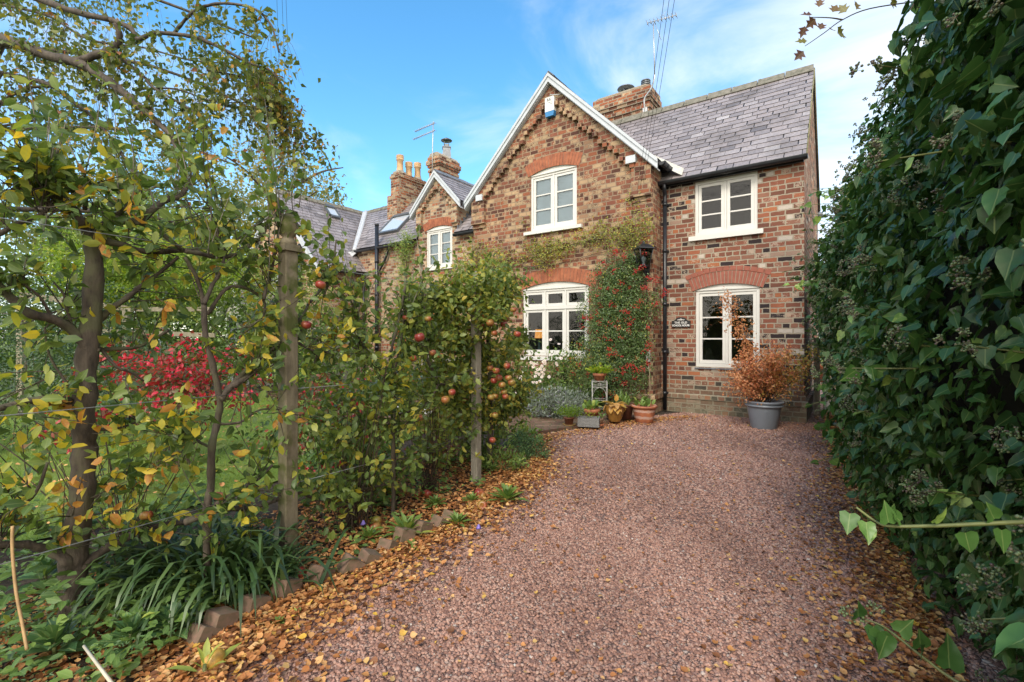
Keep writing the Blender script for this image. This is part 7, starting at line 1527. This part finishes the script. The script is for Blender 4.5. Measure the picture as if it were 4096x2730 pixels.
shrub('leafy_shrub', 'low foliage strip along the far house wall behind the table', 'shrub', (-1.2, 13.3, .4), (2.2, .35, .45), 2000, GRN_L, (.06, .1), 'oval', 90, .1, 0, STEMB, tint=.4, shell=.45)
shrub('leafy_shrub', 'tangle of green and yellow shoots under the low limbs of the nearest apple tree', 'shrub', (-2.25, 2.75, .62), (.62, .22, .42), 420, APPLE_L, (.045, .075), 'oval', 60, .12, 40, STEMB, tint=.5, shell=.6)
shrub('leafy_shrub', 'green and yellow shoots filling the row between finialed post and thin apple tree', 'shrub', (-1.12, 3.35, .85), (.45, .25, .62), 700, APPLE_L, (.042, .070), 'oval', 70, .12, 50, STEMB, tint=.42, shell=.6)
shrub('leafy_shrub', 'leafy shoots filling the row just before the fruit-laden apple tree', 'shrub', (-.72, 4.15, .95), (.34, .22, .62), 700, APPLE_D, (.040, .062), 'oval', 70, .12, 40, STEMB, tint=.5, shell=.6)
# dark clipped evergreen and climber on the pergola, far hedge
shrub('evergreen_bush', 'dark clipped evergreen mass at the left edge beyond the lawn', 'evergreen bush', (-6.1, 6.1, 1.05), (1.5, 1.1, 1.2), 15000, DARK_L, (.028, .05), 'dia', 420, .07, 20, STEMB, shell=.3, tint=.5)
shrub('pergola_climber', 'bright yellow-green climber heaped over the pergola rail', 'climber', (-8.6, 10.6, 2.75), (3.2, .8, .85), 11000, LIME_L, (.08, .13), 'slim', 260, .09, 24, STEMB, shell=.5, tint=.3, up=-.2)
shrub('pergola_climber', 'greener climber spilling right of the pergola toward the house', 'climber', (-5.5, 10.9, 2.3), (1.5, .6, .85), 5000, GRN_L, (.06, .11), 'slim', 110, .1, 16, STEMB, shell=.5, tint=.75, up=-.2)
shrub('garden_hedge', 'deep green shrubbery under the pergola rails', 'shrubbery', (-9.8, 10.95, 1.2), (6.6, .7, 1.35), 22000, GRN_L, (.07, .11), 'oval', 320, .08, 16, STEMB, shell=.45, tint=.3)
shrub('variegated_shrub', 'cream-variegated shrub glimpsed between rails near the looped chair', 'shrub', (-5.1, 10.1, 1.15), (.7, .35, .45), 900, leafmat('cream_leaf', [(0, (.12, .20, .05)), (.5, (.40, .40, .14)), (1, (.6, .55, .25))], vein=0), (.05, .08), 'oval', 50, .12, 12, STEMB)
shrub('leafy_shrub', 'sunlit bush at the far end of the side passage', 'shrub', (9.7, 14.6, 1.3), (1.3, .8, 1.3), 2600, GRN_L, (.06, .11), 'oval', 90, .1, 14, STEMB, shell=.4, tint=.8)
shrub('leafy_shrub', 'red-tinged climber behind the side passage above the hedge line', 'shrub', (8.9, 15.3, 2.3), (.6, .4, .5), 500, RED_L, (.06, .11), 'oval', 30, .12, 8, STEMB, tint=.5)
# distant trees beyond the garden
def big_tree(lab, x, y, h, r, n, mat, size, tint, shell=.5, cl=.1):
    e = empty('garden_tree', (x, y, 0), 0, lab, 'tree', 'trees beyond the garden'); mb = MB(); mb.tube(cat([(0, 0, -.1), (.1, 0, h * .3), (0, .1, h * .6), (.1, 0, h * .92)]), [.02 * h * (1 - .045 * i) for i in range(19)], 8)
    for k in range(9): a = k * 2.4; z = h * (.3 + .06 * k); mb.tube(cat([(0, 0, z), (math.cos(a) * r * .5, math.sin(a) * r * .5, z + .12 * h), (math.cos(a) * r * .85, math.sin(a) * r * .85, z + .16 * h)]), [.008 * h * (1 - .06 * i) for i in range(13)], 5)
    mb.build('trunk', BARK2, e)
    shrub('', '', '', (x, y, h * .62), (r, r, h * .40), n, mat, size, 'birch', 190, cl, 0, parent=e, tint=tint, shell=shell, part='crown', up=-.3); return e
big_tree('pale yellowing birch far behind the pergola', -9.3, 19, 9.0, 2.8, 14000, PALE_L, (.10, .17), .55)
big_tree('wide olive-green tree far off at the left edge', -17.5, 21, 9.5, 4.4, 20000, PALE_L, (.12, .2), .25)
big_tree('airy golden tree low against the sky left of the cross wing', -12.2, 24, 7.6, 2.8, 6000, PALE_L, (.12, .18), .8)
big_tree('mid-green tree behind the pergola climber', -12.8, 17, 6.4, 3.2, 14000, GRN_L, (.1, .16), .75)
big_tree('rounded green tree beside the cross wing gable', -9.9, 15.6, 5.0, 2.2, 9000, GRN_L, (.09, .15), .8)

# ------------------------------------------------------------------ turf
n = 52000; x = rng.uniform(-8, -1, n); y = 2.3 + 9 * rng.random(n) ** 1.5; k = in_poly(x, y, LAWN); x, y = x[k], y[k]; n = len(x); a = rng.uniform(0, 6.28, n)
o = Leaves('grass').add(np.stack([x, y, np.zeros(n)], 1), unit(np.stack([np.cos(a) * .5, np.sin(a) * .5, np.ones(n)], 1)), unit(rng.normal(size=(n, 3))), rng.uniform(.025, .05, n) * (1 + y * .05)).build('grass', GRASS_L); tag(o, kind='stuff')
print('OBJECTS', len(bpy.data.objects), 'POLYS', sum(len(m.polygons) for m in bpy.data.meshes))
